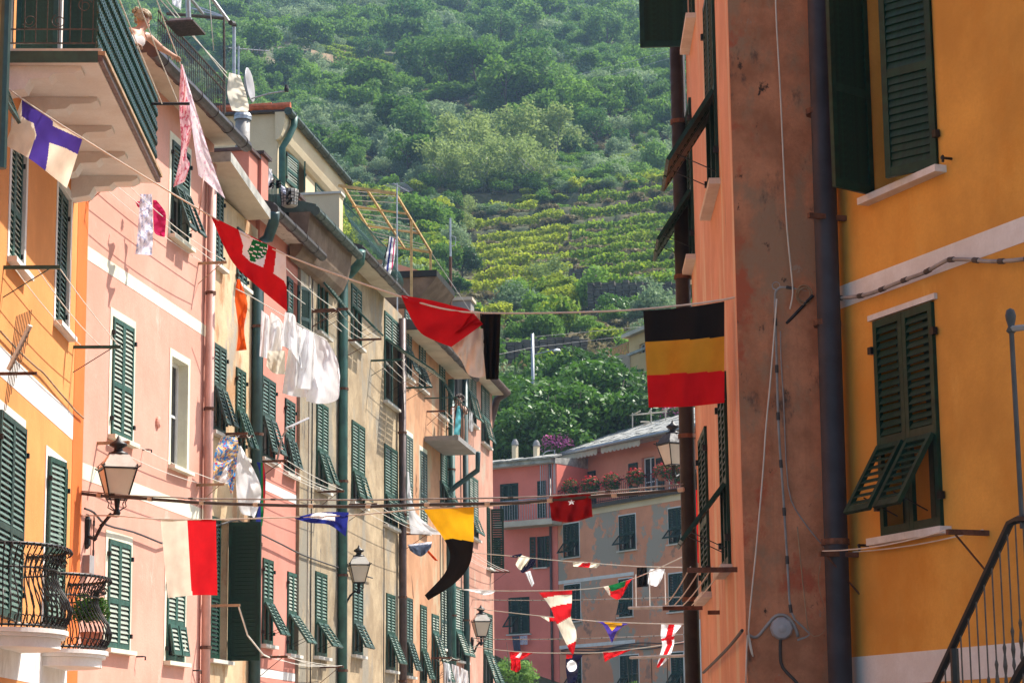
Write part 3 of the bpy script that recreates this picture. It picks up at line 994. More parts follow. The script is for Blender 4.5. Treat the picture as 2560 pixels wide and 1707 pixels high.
b.tube([(xa, -.95, zb + .95), (xb, -.95, zb + .95)], .025, 5)
k = xa
while k < xb:
    b.tube([(k, -.95, zb), (k, -.95, zb + .95)], .012, 4); k += .14
b.build('railing', M['steel'], ba, loc=(0, 0, 0), kind='stuff')
hbp.pipe([(-.35, -.08, bpz), (-.35, -.08, 0)], .06, 'brown_pipe', clips=False)
# rounded white iron grille between the two terraces
gx, gz = hbp.p.at(1372, 1234, -.2)
gr = thing('iron_grille', 'white rounded iron grille dividing the two back terraces', 'grille', hbp.p.w(gx, -.2, gz), BP.ang)
arc = [(-.45 * math.cos(a), 0, 1.4 + .6 * math.sin(a)) for a in np.linspace(0, PI / 2, 7)]
MB().tube([(-.45, 0, 0)] + arc + [(.35, 0, 2.0), (.35, 0, 0)], .025, 5, closed=True).build('frame', M['steel'], gr, loc=(0, 0, 0))
bar = MB().tube([(0, 0, 0), (0, 0, 1.7)], .013, 4).mesh('bar', M['steel'])
for k in range(6):
    link('bar', bar, gr, (-.32 + k * .12, 0, .02))

# pale house behind the salmon one, low right
WP = plane_through(at_dist(1700, 1600, 88).to_2d(), at_dist(1775, 1600, 80).to_2d())
hw = House('white_house', 'white house with dark green slotted shutters behind the brown downpipe', 'house', WP, 1709, 1600)
for vT_, vB_ in ((1588, 1612), (1625, 1650)):
    hw.win(1724, 1742, vT_, vB_, mat='green_near', sill=None)
hw.wall(0, 5, hw.z(1720, 1560), 'white_band', depth=4)

# yellow house up on the hillside
HP = plane_through(at_dist(1519, 930, 131).to_2d(), at_dist(1700, 930, 122).to_2d())
hh = House('hillside_house', 'pale yellow house with outside stair among the trees on the hillside', 'house', HP, 1519, 930)
hx1, hx2 = hh.x(1573, 900), hh.x(1760, 900)
hzb = hh.z(1550, 1200)
zlow, zhi = hh.z(1545, 905), hh.z(1590, 838)
wv = hh.win(1598, 1616, 858, 882, sh=False, sill=None)
b = MB(); b.box(0, hx1, 0, 6, hzb, zlow); hh.part('terrace_block', b, M['hill_ochre'])
hh.wall(hx1 + .01, hx2, zhi, 'hill_ochre', z0=hzb, depth=7)
hh.part('roof', MB().box(hx1 - .25, hx2 + .3, -.35, 7.3, zhi, zhi + .22), M['soffit'])
hh.part('string_course', MB().box(hx1 - .15, hx2, -.14, .0, hh.z(1590, 884), hh.z(1590, 878)), M['slate'])
b = MB()
for k in range(14):
    b.box(.05 + k * hx1 / 14, .05 + k * hx1 / 14 + .05, .0, .05, zlow, zlow + .95)
b.box(0, hx1, 0, .06, zlow + .9, zlow + .97)
hh.part('railing', b, M['wood'], kind='stuff')
b = MB()
for k in range(9):
    b.box(hx1 * .55 + k * .17, hx1 * .55 + k * .17 + .19, -.9, -.02, zlow - 1.6, zlow - 1.4 + k * .19)
hh.part('stair', b, M['soffit'])

# ------------------------------------------------------------------ ground and hillside
def yaw_of(u): return math.atan2((u - 1280) / F, 1.017)


def vnoise(X, Y, sc, seed):
    r_ = np.random.default_rng(seed)
    out = np.zeros_like(X, dtype=float)
    for k in range(7):
        a, p, f = r_.uniform(0, 2 * PI), r_.uniform(0, 2 * PI), r_.uniform(.6, 1.8) / sc
        out += np.sin((X * np.cos(a) + Y * np.sin(a)) * f * 2 * PI + p)
    return out / 7


RB = [0, 92, 106, 112, 130, 170, 215, 300, 447, 600, 760, 900]
ZB = [-2, -2, 6, 12.5, 22, 36.2, 51.4, 89, 152, 212, 262, 290]


def hill_z(X, Y, terr=True):
    X = np.asarray(X, float); Y = np.asarray(Y, float)
    r = np.hypot(X, Y)
    th = np.degrees(np.arctan2(X, Y))
    z = np.interp(r, RB, ZB)
    amp = np.clip((r - 110) / 130, 0, 1)
    z = z + amp * (2.2 * vnoise(X, Y, 60, 3) * np.clip((r - 235) / 40, 0, 1) + 4.5 * vnoise(X, Y, 150, 4) * np.clip((r - 245) / 60, 0, 1))
    if terr:
        m = (th > -1.5) & (th < 7) & (r > 172) & (r < 239)
        rr = r + 1.6 * (th - 1)
        k = np.floor((rr - 170) / 7.6)
        fr = (rr - 170) / 7.6 - k
        zt = np.interp(170 + k * 7.6, RB, ZB) + np.clip((fr - .86) / .14, 0, 1) * (np.interp(170 + (k + 1) * 7.6, RB, ZB) - np.interp(170 + k * 7.6, RB, ZB))
        z = np.where(m, zt, z)
    return z


def np_mesh(name, verts, faces_flat, nper, mat, smooth=False, lv=None):
    me = bpy.data.meshes.new(name)
    nv, nf = len(verts), len(faces_flat) // nper
    me.vertices.add(nv); me.vertices.foreach_set('co', np.asarray(verts, np.float32).ravel())
    me.loops.add(nf * nper); me.loops.foreach_set('vertex_index', np.asarray(faces_flat, np.int32))
    me.polygons.add(nf)
    me.polygons.foreach_set('loop_start', np.arange(0, nf * nper, nper, dtype=np.int32))
    me.polygons.foreach_set('loop_total', np.full(nf, nper, np.int32))
    if smooth:
        me.polygons.foreach_set('use_smooth', np.ones(nf, bool))
    if lv is not None:
        at = me.attributes.new('lv', 'FLOAT', 'POINT')
        at.data.foreach_set('value', np.asarray(lv, np.float32))
    me.materials.append(mat)
    me.update(calc_edges=True)
    return me


def ground_mat():
    m, t, b = new_mat('hillside_soil')
    src = nd(t, 'ShaderNodeTexCoord').outputs['Object']
    c = mixc(t, ramp(t, noise(t, src, .12, 6, .7), .4, .62), (.065, .085, .03), (.17, .125, .065))
    c = mixc(t, ramp(t, noise(t, src, .5, 6, .7, seed=4), .45, .7), c, (.05, .075, .022))
    c = mixc(t, ramp(t, noise(t, src, 2.5, 5, .7, seed=9), .5, .8, 0, .6), c, (.2, .15, .08))
    t.links.new(c, b.inputs['Base Color'])
    b.inputs['Roughness'].default_value = .95
    bp = nd(t, 'ShaderNodeBump'); bp.inputs['Strength'].default_value = .8; bp.inputs['Distance'].default_value = .3
    t.links.new(noise(t, src, 1.4, 8, .7), bp.inputs['Height']); t.links.new(bp.outputs[0], b.inputs['Normal'])
    return m


M['soil'] = ground_mat()
nth, nr = 200, 330
th = np.radians(np.linspace(-40, 34, nth))
rr = np.concatenate([np.linspace(92, 170, 60), np.linspace(170.5, 246, 190), np.linspace(248, 640, nr - 250)])
TH, RR = np.meshgrid(th, rr)
X, Y = RR * np.sin(TH), RR * np.cos(TH)
Zh = hill_z(X, Y)
V = np.stack([X, Y, Zh], -1).reshape(-1, 3)
i = np.arange(nr - 1)[:, None] * nth + np.arange(nth - 1)[None]
Fq = np.stack([i, i + 1, i + nth + 1, i + nth], -1).reshape(-1)
link('hillside', np_mesh('hillside', V, Fq, 4, M['soil'], True), kind='structure')
M['paving'] = plaster('grey_stone_paving', (.30, .28, .25), .15, .6, 0, .3)
MB().quad((-390, -90, 0), (390, -90, 0), (390, 650, 0), (-390, 650, 0)).build('ground', M['soil'], loc=(0, 0, 0), kind='structure')
street = [L.w(-12, 0, .004), L.w(75, 0, .004), (8, 84, .004), (2.5, 26, .004), (2.2, 19, .004), (9, 2, .004), (9, -12, .004), (-12, -12, .004)]
MB().add([Vector(p) for p in street], [tuple(range(7, -1, -1))]).build('street', M['paving'], loc=(0, 0, 0), kind='structure')


# ------------------------------------------------------------------ plants
def leaf_cloud(name, mat, n, size, lobes, seed, flat=0.0, lim=None, shell=.55):
    """many small leaves spread through a set of ellipsoid lobes (centre, radii)"""
    g = np.random.default_rng(seed)
    lob = np.array([list(c) + list(r) for c, r in lobes], float)
    wgt = (lob[:, 3] * lob[:, 4] * lob[:, 5]) ** .7
    pick = g.choice(len(lob), n, p=wgt / wgt.sum())
    d = g.normal(size=(n, 3)); d /= np.linalg.norm(d, axis=1)[:, None]
    rad_ = shell + (1 - shell) * g.random(n) ** .6
    rad_ *= 1 + g.normal(size=n) * .07
    P = lob[pick, :3] + d * lob[pick, 3:] * rad_[:, None]
    nrm = d * .55 + g.normal(size=(n, 3)) * .65 + np.array([0, 0, .55])
    nrm /= np.linalg.norm(nrm, axis=1)[:, None]
    a = g.normal(size=(n, 3)); a -= nrm * (a * nrm).sum(1)[:, None]; a /= np.linalg.norm(a, axis=1)[:, None]
    bb = np.cross(nrm, a)
    s = size * (0.6 + .8 * g.random(n))[:, None]
    q0, q1, q2, q3 = P - a * s, P + bb * s * .48 + nrm * s * .12, P + a * s, P - bb * s * .48 + nrm * s * .12
    V = np.stack([q0, q1, q2, q3], 1).reshape(-1, 3)
    lv = np.repeat(np.clip(g.normal(.5, .42, n), 0, 1), 4)
    return np_mesh(name, V, np.arange(4 * n), 4, mat, lv=lv)


def crown_lobes(seed, r=1.0, n=9, flat=.75, spread=.62):
    g = random.Random(seed)
    out = [((0, 0, .1), (r * .62, r * .62, r * .62 * flat))]
    for k in range(n):
        a, e = g.uniform(0, 2 * PI), g.uniform(-.35, 1.0)
        d = r * spread * g.uniform(.75, 1.15)
        s = r * g.uniform(.26, .46)
        out.append(((d * math.cos(a) * math.cos(e), d * math.sin(a) * math.cos(e), d * math.sin(e) * flat + .05), (s, s, s * g.uniform(.65, .9))))
    return out


# unit crowns (radius about 1), shared by every plant of a kind
CR = {}
for k in range(4):
    CR['broad', k] = leaf_cloud('crown', M['l_broad'], 1500, .085, crown_lobes(10 + k, 1, 11), 10 + k)
    CR['olive', k] = leaf_cloud('crown', M['l_olive'], 1500, .07, crown_lobes(30 + k, 1, 12, .85), 30 + k, shell=.3)
    CR['pine', k] = leaf_cloud('crown', M['l_pine'], 1500, .075, crown_lobes(50 + k, .95, 12, 1.0, .6), 50 + k, shell=.4)
for k in range(3):
    CR['pale', k] = leaf_cloud('crown', M['l_pale'], 1700, .055, crown_lobes(70 + k, .9, 16, 1.25, .75), 70 + k, shell=.1)
    CR['vine', k] = leaf_cloud('crown', M['l_vine'], 900, .11, crown_lobes(90 + k, 1, 8, .7), 90 + k, shell=.3)
    CR['fig', k] = leaf_cloud('crown', M['l_fig'], 4200, .062, crown_lobes(110 + k, 1, 14, .85), 110 + k, shell=.5)


def trunk_mesh(mat, seed, h=1.0, r=.05, limbs=5, lean=.08):
    g = random.Random(seed)
    b = MB()
    pts = [Vector((lean * math.sin(t * 3 + seed) * t, lean * math.cos(t * 2 + seed) * t, h * t)) for t in (0, .25, .5, .75, 1)]
    b.tube(pts, [r * 1.25, r, r * .85, r * .7, r * .45], 7)
    for k in range(limbs):
        t = g.uniform(.45, .95); a = g.uniform(0, 2 * PI); l = g.uniform(.35, .7)
        p0 = pts[0].lerp(pts[4], t); p0.x, p0.y = lean * math.sin(t * 3 + seed) * t, lean * math.cos(t * 2 + seed) * t
        b.tube([p0, p0 + Vector((math.cos(a) * l * .5, math.sin(a) * l * .5, l * .45)), p0 + Vector((math.cos(a) * l * .85, math.sin(a) * l * .85, l * .95))], [r * .5, r * .35, r * .15], 5)
    return b.mesh('trunk', mat, True)


TK = {k: trunk_mesh(M['bark'], k) for k in range(3)}
TKP = {k: trunk_mesh(M['bark_pale'], k + 5, r=.032) for k in range(2)}


def tree(name, label, cat, kind, p, R_, group, tint=None, hgt=None, sz=1.0, pale=False):
    """p: foot, R_: crown radius"""
    h = hgt or R_ * 1.3
    t = thing(name, label, cat, p, random.uniform(0, 6), group)
    c = link('crown', CR[kind, random.randrange(3)], t, (0, 0, h), (0, 0, random.uniform(0, 6)), scale=(R_, R_, R_ * sz))
    c['tint'] = random.uniform(.15, .85) if tint is None else tint
    link('trunk', (TKP if pale else TK)[random.randrange(2)], t, (0, 0, -.4), scale=(R_, R_, h + .4))
    return t


def on_hill(u, v, lift=0.0):
    """the point of the hillside seen at a pixel"""
    r = ray(u, v)
    lo = 95.0
    for k in range(1200):
        d = lo + k * .5
        p = EYE + r * (d / math.hypot(r.x, r.y))
        if p.z < float(hill_z(p.x, p.y)) + lift:
            return Vector((p.x, p.y, float(hill_z(p.x, p.y))))
    return EYE + r * 450


# the wood on the slopes: past the trees that can be told apart it is one mass
cand = []
r_ = 113.0
while r_ < 520:
    st = 2.5 + .0016 * (r_ - 113)
    n_ = int(rad(26) * r_ / st)
    for k in range(n_):
        a = rad(-15) + rad(26) * (k + random.uniform(-.45, .45)) / n_
        rr_ = r_ + random.uniform(-.45, .45) * st
        cand.append((rr_ * math.sin(a), rr_ * math.cos(a), rr_, math.degrees(a)))
    r_ += st
ca = np.array(cand)
n1 = vnoise(ca[:, 0], ca[:, 1], 55, 11); n2 = vnoise(ca[:, 0], ca[:, 1], 34, 12); n3 = vnoise(ca[:, 0], ca[:, 1], 80, 13)
pts, rots, scs, idx, tint = [], [], [], [], []
for j, (x_, y_, rr_, th_) in enumerate(cand):
    terr = -1.4 < th_ < 7 and 171 < rr_ < 238
    if rr_ < 140 and 2.0 < th_ < 6: continue
    if rr_ < 126 and -.5 < th_ < 1.5: continue
    if terr: continue
    if rr_ < 172 and random.random() < (.62 if n2[j] > -.05 else .3): continue
    upper_field = 343 < rr_ < 388 and -6.6 < th_ < -2.0
    if upper_field and random.random() < .9: continue
    gap = n2[j] > .36 and rr_ > 262
    if gap and random.random() < .6: continue
    if rr_ > 345:
        kind = ('broad', 'broad', 'pine')[random.randrange(3)] if n1[j] < .08 else ('pine', 'olive', 'olive')[random.randrange(3)]
        s_ = random.choice((random.uniform(1.0, 2.2), random.uniform(1.6, 3.9)))
    elif rr_ > 243:
        kind = ('olive', 'olive', 'olive', 'pine')[random.randrange(4)] if n1[j] > -.05 else ('broad', 'broad', 'broad', 'pine')[random.randrange(4)]
        s_ = random.choice((random.uniform(.8, 1.7), random.uniform(1.2, 2.9))) * (1.2 if kind == 'broad' else 1)
    else:
        kind = ('broad', 'broad', 'olive', 'vine')[random.randrange(4)]
        s_ = random.uniform(1.1, 2.1)
    base = {'broad': 0, 'olive': 4, 'pine': 8, 'vine': 12}[kind]
    k = random.randrange(3 if kind == 'vine' else 4)
    z_ = float(hill_z(x_, y_))
    pts.append((x_, y_, z_ + s_ * random.uniform(.35, .6)))
    rots.append((random.uniform(-.15, .15), random.uniform(-.15, .15), random.uniform(0, 6.28)))
    scs.append((s_ * random.uniform(.8, 1.2), s_, s_ * random.uniform(.65, 1.4)))
    idx.append(base + k)
    tint.append(min(1.1, max(-.1, random.gauss(.52 + .5 * n3[j], .32))))


for k in range(420):
    a_ = rad(random.uniform(-1.6, 6.8)); rr_ = random.uniform(234.5, 262)
    x_, y_ = rr_ * math.sin(a_), rr_ * math.cos(a_)
    s_ = random.uniform(.7, 1.7)
    pts.append((x_, y_, float(hill_z(x_, y_)) + s_ * .4)); rots.append((0, 0, random.uniform(0, 6.28)))
    scs.append((s_ * 1.2, s_, s_ * random.uniform(.6, 1.0))); idx.append(random.choice((0, 1, 2, 3, 4, 5, 12, 13))); tint.append(random.uniform(.1, .9))


def scatter(name, label, pts, rots, scs, idx, tint, meshes):
    me = bpy.data.meshes.new(name)
    me.from_pydata(pts, [], [])
    for nm, tp, key, dat in (('rot', 'FLOAT_VECTOR', 'vector', rots), ('scl', 'FLOAT_VECTOR', 'vector', scs), ('idx', 'INT', 'value', idx), ('tint', 'FLOAT', 'value', tint)):
        a = me.attributes.new(nm, tp, 'POINT')
        a.data.foreach_set(key, np.asarray(dat, np.int32 if tp == 'INT' else np.float32).ravel())
    o = link(name, me)
    kit = bpy.data.collections.new(name + '_kit')
    for i, m_ in enumerate(meshes):
        kit.objects.link(bpy.data.objects.new('leaf_clump_%02d' % i, m_))
    ng = bpy.data.node_groups.new(name + '_nodes', 'GeometryNodeTree')
    ng.interface.new_socket('Geometry', in_out='INPUT', socket_type='NodeSocketGeometry')
    ng.interface.new_socket('Geometry', in_out='OUTPUT', socket_type='NodeSocketGeometry')
    gi, go = ng.nodes.new('NodeGroupInput'), ng.nodes.new('NodeGroupOutput')
    ip = ng.nodes.new('GeometryNodeInstanceOnPoints')
    ci = ng.nodes.new('GeometryNodeCollectionInfo')
    ci.inputs['Collection'].default_value = kit
    ci.inputs['Separate Children'].default_value = True
    ci.inputs['Reset Children'].default_value = True
    ip.inputs['Pick Instance'].default_value = True
    def na(nm, tp):
        n = ng.nodes.new('GeometryNodeInputNamedAttribute'); n.data_type = tp; n.inputs['Name'].default_value = nm
        return n.outputs['Attribute']
    ng.links.new(gi.outputs[0], ip.inputs['Points'])
    ng.links.new(ci.outputs[0], ip.inputs['Instance'])
    ng.links.new(na('idx', 'INT'), ip.inputs['Instance Index'])
    e2r = ng.nodes.new('FunctionNodeEulerToRotation')
    ng.links.new(na('rot', 'FLOAT_VECTOR'), e2r.inputs[0])
    ng.links.new(e2r.outputs[0], ip.inputs['Rotation'])
    ng.links.new(na('scl', 'FLOAT_VECTOR'), ip.inputs['Scale'])
    ng.links.new(ip.outputs[0], go.inputs[0])
    md = o.modifiers.new('scatter', 'NODES')
    md.node_group = ng
    return tag(o, label, kind='stuff')


kinds = [CR['broad', k] for k in range(4)] + [CR['olive', k] for k in range(4)] + [CR['pine', k] for k in range(4)] + [CR['vine', k] for k in range(3)]
scatter('hillside_wood', 'dense mixed wood of oaks, olives and pines covering the steep hillside', pts, rots, scs, idx, tint, kinds)

# dry grass and low scrub between the plants
gx_ = []
for k in range(5200):
    a, r_ = rad(random.uniform(-8, 7)), 118 + 215 * random.random() ** 1.3
    gx_.append((r_ * math.sin(a), r_ * math.cos(a)))
gz_ = hill_z([p[0] for p in gx_], [p[1] for p in gx_])
M['l_dry'] = leaf_mat('dry_grass', (.07, .085, .03), (.26, .21, .10))
tuft = [leaf_cloud('tuft', M['l_dry'], 160, .22, [((0, 0, .1), (.8, .8, .35))], 200 + k, shell=.1) for k in range(3)]
scatter('dry_grass', 'dry straw coloured grass and low scrub between the terraces', [(p[0], p[1], float(z_) + .1) for p, z_ in zip(gx_, gz_)],
        [(0, 0, random.uniform(0, 6)) for _ in gx_], [(s_, s_, s_) for s_ in (random.uniform(.6, 1.3) for _ in gx_)], [random.randrange(3) for _ in gx_], [random.random() for _ in gx_], tuft)

# vine rows on the terraces, each with its dry stone wall
row_spec = []
for k in range(0, 9):
    for side, (ta, tb) in enumerate(((-1.15, 1.45), (1.7, 6.4))):
        if side == 0 and k == 8: tb = .9
        if side == 0 and k in (0,): ta = -.6
        row_spec.append((k, side, ta, tb, 171.5 + k * 7.6))
for k, (r0_, ta, tb) in enumerate(((347, -4.6, -2.6), (354, -5.6, -2.9), (361, -5.8, -3.0), (371, -5.9, -3.4), (379, -5.6, -3.8))):
    row_spec.append((20 + k, 1, ta, tb, r0_))
for k, side, ta, tb, r0 in row_spec:
    if True:
        ta_ = ta + random.uniform(-.2, .3); tb_ = tb + random.uniform(-.25, .2)
        g = np.random.default_rng(300 + k * 2 + side)
        Lr = rad(tb_ - ta_) * r0
        n = int(Lr * 175)
        s = g.random(n)
        hn = .62 + .38 * np.sin(s * Lr * 1.1 + k) * np.sin(s * Lr * .37 + 2 * k)
        thr = np.radians(ta_ + s * (tb_ - ta_))
        off = g.normal(0, .36, n) + 2.2 + .9 * (g.random(n) < .15)
        rr_ = r0 - 1.6 * (np.degrees(thr) - 1) + off
        x, y = rr_ * np.sin(thr), rr_ * np.cos(thr)
        z = hill_z(x, y) + .45 + (1.0 + .75 * hn) * g.random(n) ** .6
        P = np.stack([x, y, z], 1)
        c0 = P.mean(0); c0[2] = z.min() - .3
        P = P - c0
        nrm = g.normal(size=(n, 3)) + np.array([0, -.2, .9]); nrm /= np.linalg.norm(nrm, axis=1)[:, None]
        a = g.normal(size=(n, 3)); a -= nrm * (a * nrm).sum(1)[:, None]; a /= np.linalg.norm(a, axis=1)[:, None]
        bb = np.cross(nrm, a); sz = (.11 + .13 * g.random(n))[:, None]
        V = np.stack([P - a * sz, P + bb * sz * .7, P + a * sz, P - bb * sz * .7], 1).reshape(-1, 3)
        lv = np.repeat(np.clip(g.normal(.45 + (.25 if side == 0 else -.12) + .3 * (hn - .5), .3, n), 0, 1.3), 4)
        o = thing('vine_row', ('small row of vines in the upper left hillside field' if k >= 20 else 'yellow green row of vines in the left block of terraces' if side == 0 else 'fresh green row of vines in the right block of terraces'), 'vines', c0, 0, 'vine rows in the upper field' if k >= 20 else ('vine rows of the left block' if side == 0 else 'vine rows of the right block'))
        f = link('foliage', np_mesh('foliage', V, np.arange(4 * n), 4, M['l_vine'], lv=lv), o, (0, 0, 0))
        f['tint'] = random.uniform(.1, .35) + (.32 if side == 0 else 0)
        st_ = MB()
        for j in range(int(Lr / 2.2)):
            t_ = rad(ta_ + (j + .5) / int(Lr / 2.2) * (tb_ - ta_)); q_ = r0 - 1.6 * (math.degrees(t_) - 1) + 2.2
            xx, yy = q_ * math.sin(t_), q_ * math.cos(t_); zz = float(hill_z(xx, yy))
            st_.tube([(xx - c0[0], yy - c0[1], zz - c0[2] - .1), (xx - c0[0] + .05, yy - c0[1], zz - c0[2] + 1.9)], .04, 5)
        st_.build('vine_stakes', M['wood'], o, loc=(0, 0, 0), kind='stuff')
M['earth'] = plaster('bare_pale_earth', (.36, .25, .14), .2, .8, 0, .5)
for r0_, ta, tb in ((351, -5.2, -2.7), (366.5, -5.9, -3.2)):
    b = MB()
    for i in range(25):
        t_ = rad(ta + (tb - ta) * i / 24); w_ = .9 + .4 * math.sin(i * 1.7)
        for d_ in (-w_, w_):
            q_ = r0_ - 1.6 * (math.degrees(t_) - 1) + d_
            x_, y_ = q_ * math.sin(t_), q_ * math.cos(t_)
            b.v.append((x_, y_, float(hill_z(x_, y_)) + .25 + (.9 if d_ > 0 else 0)))
    b.f = [(2 * i, 2 * i + 2, 2 * i + 3, 2 * i + 1) for i in range(24)]; b.m = [0] * 24
    b.build('path', M['earth'], kind='structure')
M['drystone'] = plaster('dry_stone', (.13, .115, .095), .4, 1.5, .1, 1.0, [((.08, .075, .06), 1.8, .55, .62, (1, 1, 3)), ((.08, .10, .04), .6, .58, .68, (1, 1, 1))])


def stone_wall(u0, v0, u1, v1, h, label, group=None):
    A, B = on_hill(u0, v0), on_hill(u1, v1)
    P_ = plane_through(A.to_2d(), B.to_2d())
    ln = (B - A).to_2d().length
    n = int(ln / .5)
    w = thing('terrace_wall', label, 'stone wall', (A.x, A.y, A.z - .5), P_.ang, group)
    b = MB()
    for i in range(n):
        x0 = i * ln / n
        zb = A.z + (B.z - A.z) * (i + .5) / n - A.z
        hh_ = h + .5
        j = 0
        z_ = zb
        while z_ < zb + hh_:
            sh_ = random.uniform(.14, .28)
            d = random.uniform(-.06, .06)
            b.box(x0 + random.uniform(0, .05), x0 + ln / n - random.uniform(.02, .07), d - .2, .5, z_ + .01, z_ + sh_ - .02)
            z_ += sh_
    b.build('wall_stones', M['drystone'], w, loc=(0, 0, 0), kind='stuff')


stone_wall(1225, 935, 1470, 926, 1.9, 'low grey dry stone wall behind the metal lamp pole')
stone_wall(1470, 790, 1700, 792, 2.4, 'dark dry stone wall above the hillside house')
stone_wall(1425, 735, 1490, 738, 1.7, 'short dry stone wall between the two blocks of vines')

# the trees that stand out
fig_spots = [(1238, 1085, 116, 2.6), (1262, 1125, 112, 2.3), (1318, 1040, 118, 3.0), (1300, 1110, 111, 2.4), (1352, 1105, 110, 2.4), (1395, 1060, 113, 3.1), (1455, 1020, 115, 3.3), (1420, 1115, 109, 2.5),
             (1500, 1075, 110, 3.0), (1550, 1035, 113, 3.0), (1590, 1085, 110, 2.8), (1480, 965, 122, 2.6), (1375, 985, 124, 2.4), (1640, 1060, 112, 3.0), (1255, 1040, 121, 2.2), (1610, 1010, 120, 2.6)]
for u, v, d, R_ in fig_spots:
    p = at_dist(u, v, d)
    zf = min(p.z - R_ * 1.15, float(hill_z(p.x, p.y)))
    tree('broadleaf_tree', 'dark glossy broadleaf tree massed just behind the end houses', 'tree', 'fig', (p.x, p.y, zf), R_, 'dark broadleaf trees behind the end houses', random.uniform(.1, .75), p.z - zf)
for u, v, d, R_, kind, nm, lb, tn in ((1433, 852, 152, 1.9, 'pine', 'pine_tree', 'round yellow green tree right of the metal lamp pole', .95), (1400, 905, 148, 1.5, 'pine', 'pine_tree', 'small yellow green tree at the foot of the round one', .8),
                                   (1545, 800, 160, 2.2, 'fig', 'broadleaf_tree', 'spreading green tree just left of the hillside house roof', .7), (1520, 860, 150, 1.7, 'vine', 'shrub', 'bright green creeper bush left of the hillside house', .4),
                                   (1158, 660, 190, 1.7, 'fig', 'shrub', 'dark round ivy covered stump right of the tall thin mast', .1), (1060, 560, 215, 3.6, 'broad', 'broadleaf_tree', 'dark bushy tree behind the rooftop pergola', .4),
                                   (1370, 700, 183, 2.2, 'pale', 'fruit_tree', 'grey green fig tree standing among the lower left vines', .3)):
    p = at_dist(u, v, d)
    zf = min(p.z - R_ * .9, float(hill_z(p.x, p.y)))
    tree(nm, lb, 'tree' if nm != 'shrub' else 'shrub', kind, (p.x, p.y, zf), R_, None, tn, p.z - zf, sz=1.15 if kind == 'pine' else 1)
for u, v, R_ in ((1110, 420, 4.3), (1165, 365, 4.6), (1225, 345, 4.4), (1290, 395, 4.4), (1345, 345, 4.6), (1390, 340, 3.8), (1200, 420, 4.0), (1330, 420, 3.6), (1150, 470, 3.2), (1160, 520, 2.0), (1155, 560, 1.8)):
    g = on_hill(u, v + 60)
    p = at_dist(u, v, g.y)
    tree('poplar_tree', 'pale open crowned tree with whitish trunk in the mid hillside grove', 'tree', 'pale', (p.x, p.y, g.z), R_ * g.y / 262, 'pale trees in the mid hillside grove', random.uniform(.5, 1), max(1.5, p.z - g.z), pale=True)
for k in range(70):
    u, v = random.uniform(560, 1700), random.uniform(20, 455)
    if 1090 < u < 1400 and 300 < v < 560: continue
    if u < 900 and v > 300: continue
    g = on_hill(u, v)
    R_ = random.uniform(2.2, 4.2) * (1 + (540 - v) / 1500)
    tree('oak_tree', 'rounded dark green evergreen tree on the wooded slope', 'tree', 'broad' if random.random() < .6 else 'pine', (g.x, g.y, g.z - .3), R_, 'evergreen trees on the wooded slope', random.uniform(0, .8), R_ * random.uniform(.9, 1.2))

# utility poles
def pole_lamp():
    p = on_hill(1332, 1000)
    p = at_dist(1333, 1000, 114)
    zt = at_dist(1331, 834, 114).z
    o = thing('lamp_pole', 'pale metal street lamp pole with one short arm on the hillside path', 'street lamp', p)
    MB().tube([(0, 0, -3), (0, 0, zt - p.z)], [.115, .08], 8).build('pole', M['steel'], o, loc=(0, 0, 0), smooth=True)
    MB().tube([(0, 0, zt - p.z - 1.1), (.7, 0, zt - p.z - .95), (1.1, 0, zt - p.z - .85)], .03, 5).build('arm', M['steel'], o, loc=(0, 0, 0))
    MB().lathe([(.02, .12), (.12, .08), (.2, 0), (.17, -.06)], 10, (1.25, 0, zt - p.z - .9)).build('lamp_head', M['window_white'], o, loc=(0, 0, 0))
    return o


pole_lamp()
p = at_dist(1127, 760, 70)
o = thing('antenna_mast', 'tall thin rusty aerial mast rising behind the far roofs', 'mast', p)
zt = at_dist(1126, 546, 70).z
MB().tube([(0, 0, -1), (0, 0, (zt - p.z) * .55)], .05, 6).build('lower_pole', M['rust'], o, loc=(0, 0, 0))
MB().tube([(0, 0, (zt - p.z) * .55), (0, 0, zt - p.z)], .035, 6).build('upper_pole', M['steel'], o, loc=(0, 0, 0))
MB().tube([(0, 0, 1.85), (.16, 0, 1.9), (.17, 0, 2.15), (.05, 0, 2.2)], .015, 5).build('bracket', M['steel'], o, loc=(0, 0, 0))
for pa, pb, lb in (((530, 345, 260), (1735, 110, 330), 'highest of the three power lines crossing the wooded hillside'), ((545, 372, 258), (1735, 128, 325), 'middle of the three power lines crossing the wooded hillside'), ((570, 395, 255), (1735, 190, 320), 'lowest of the three power lines crossing the wooded hillside')):
    A, B = at_dist(*pa), at_dist(*pb)
    b = MB().tube([A.lerp(B, t) - Vector((0, 0, 6 * t * (1 - t))) for t in np.linspace(0, 1, 14)], .022, 4)
    tag(b.build('power_line', M['steel']), lb, 'cable')

for pts_, lb in ((((1225, 890, 100), (1333, 868, 114), (1600, 836, 128)), 'thin wire running past the metal lamp pole'), (((1333, 842, 114), (1620, 815, 128)), 'upper thin wire leaving the lamp pole to the right')):
    A_ = [at_dist(*p_) for p_ in pts_]
    tag(MB().tube(A_, .012, 4).build('power_line', M['cable_grey']), lb, 'cable')

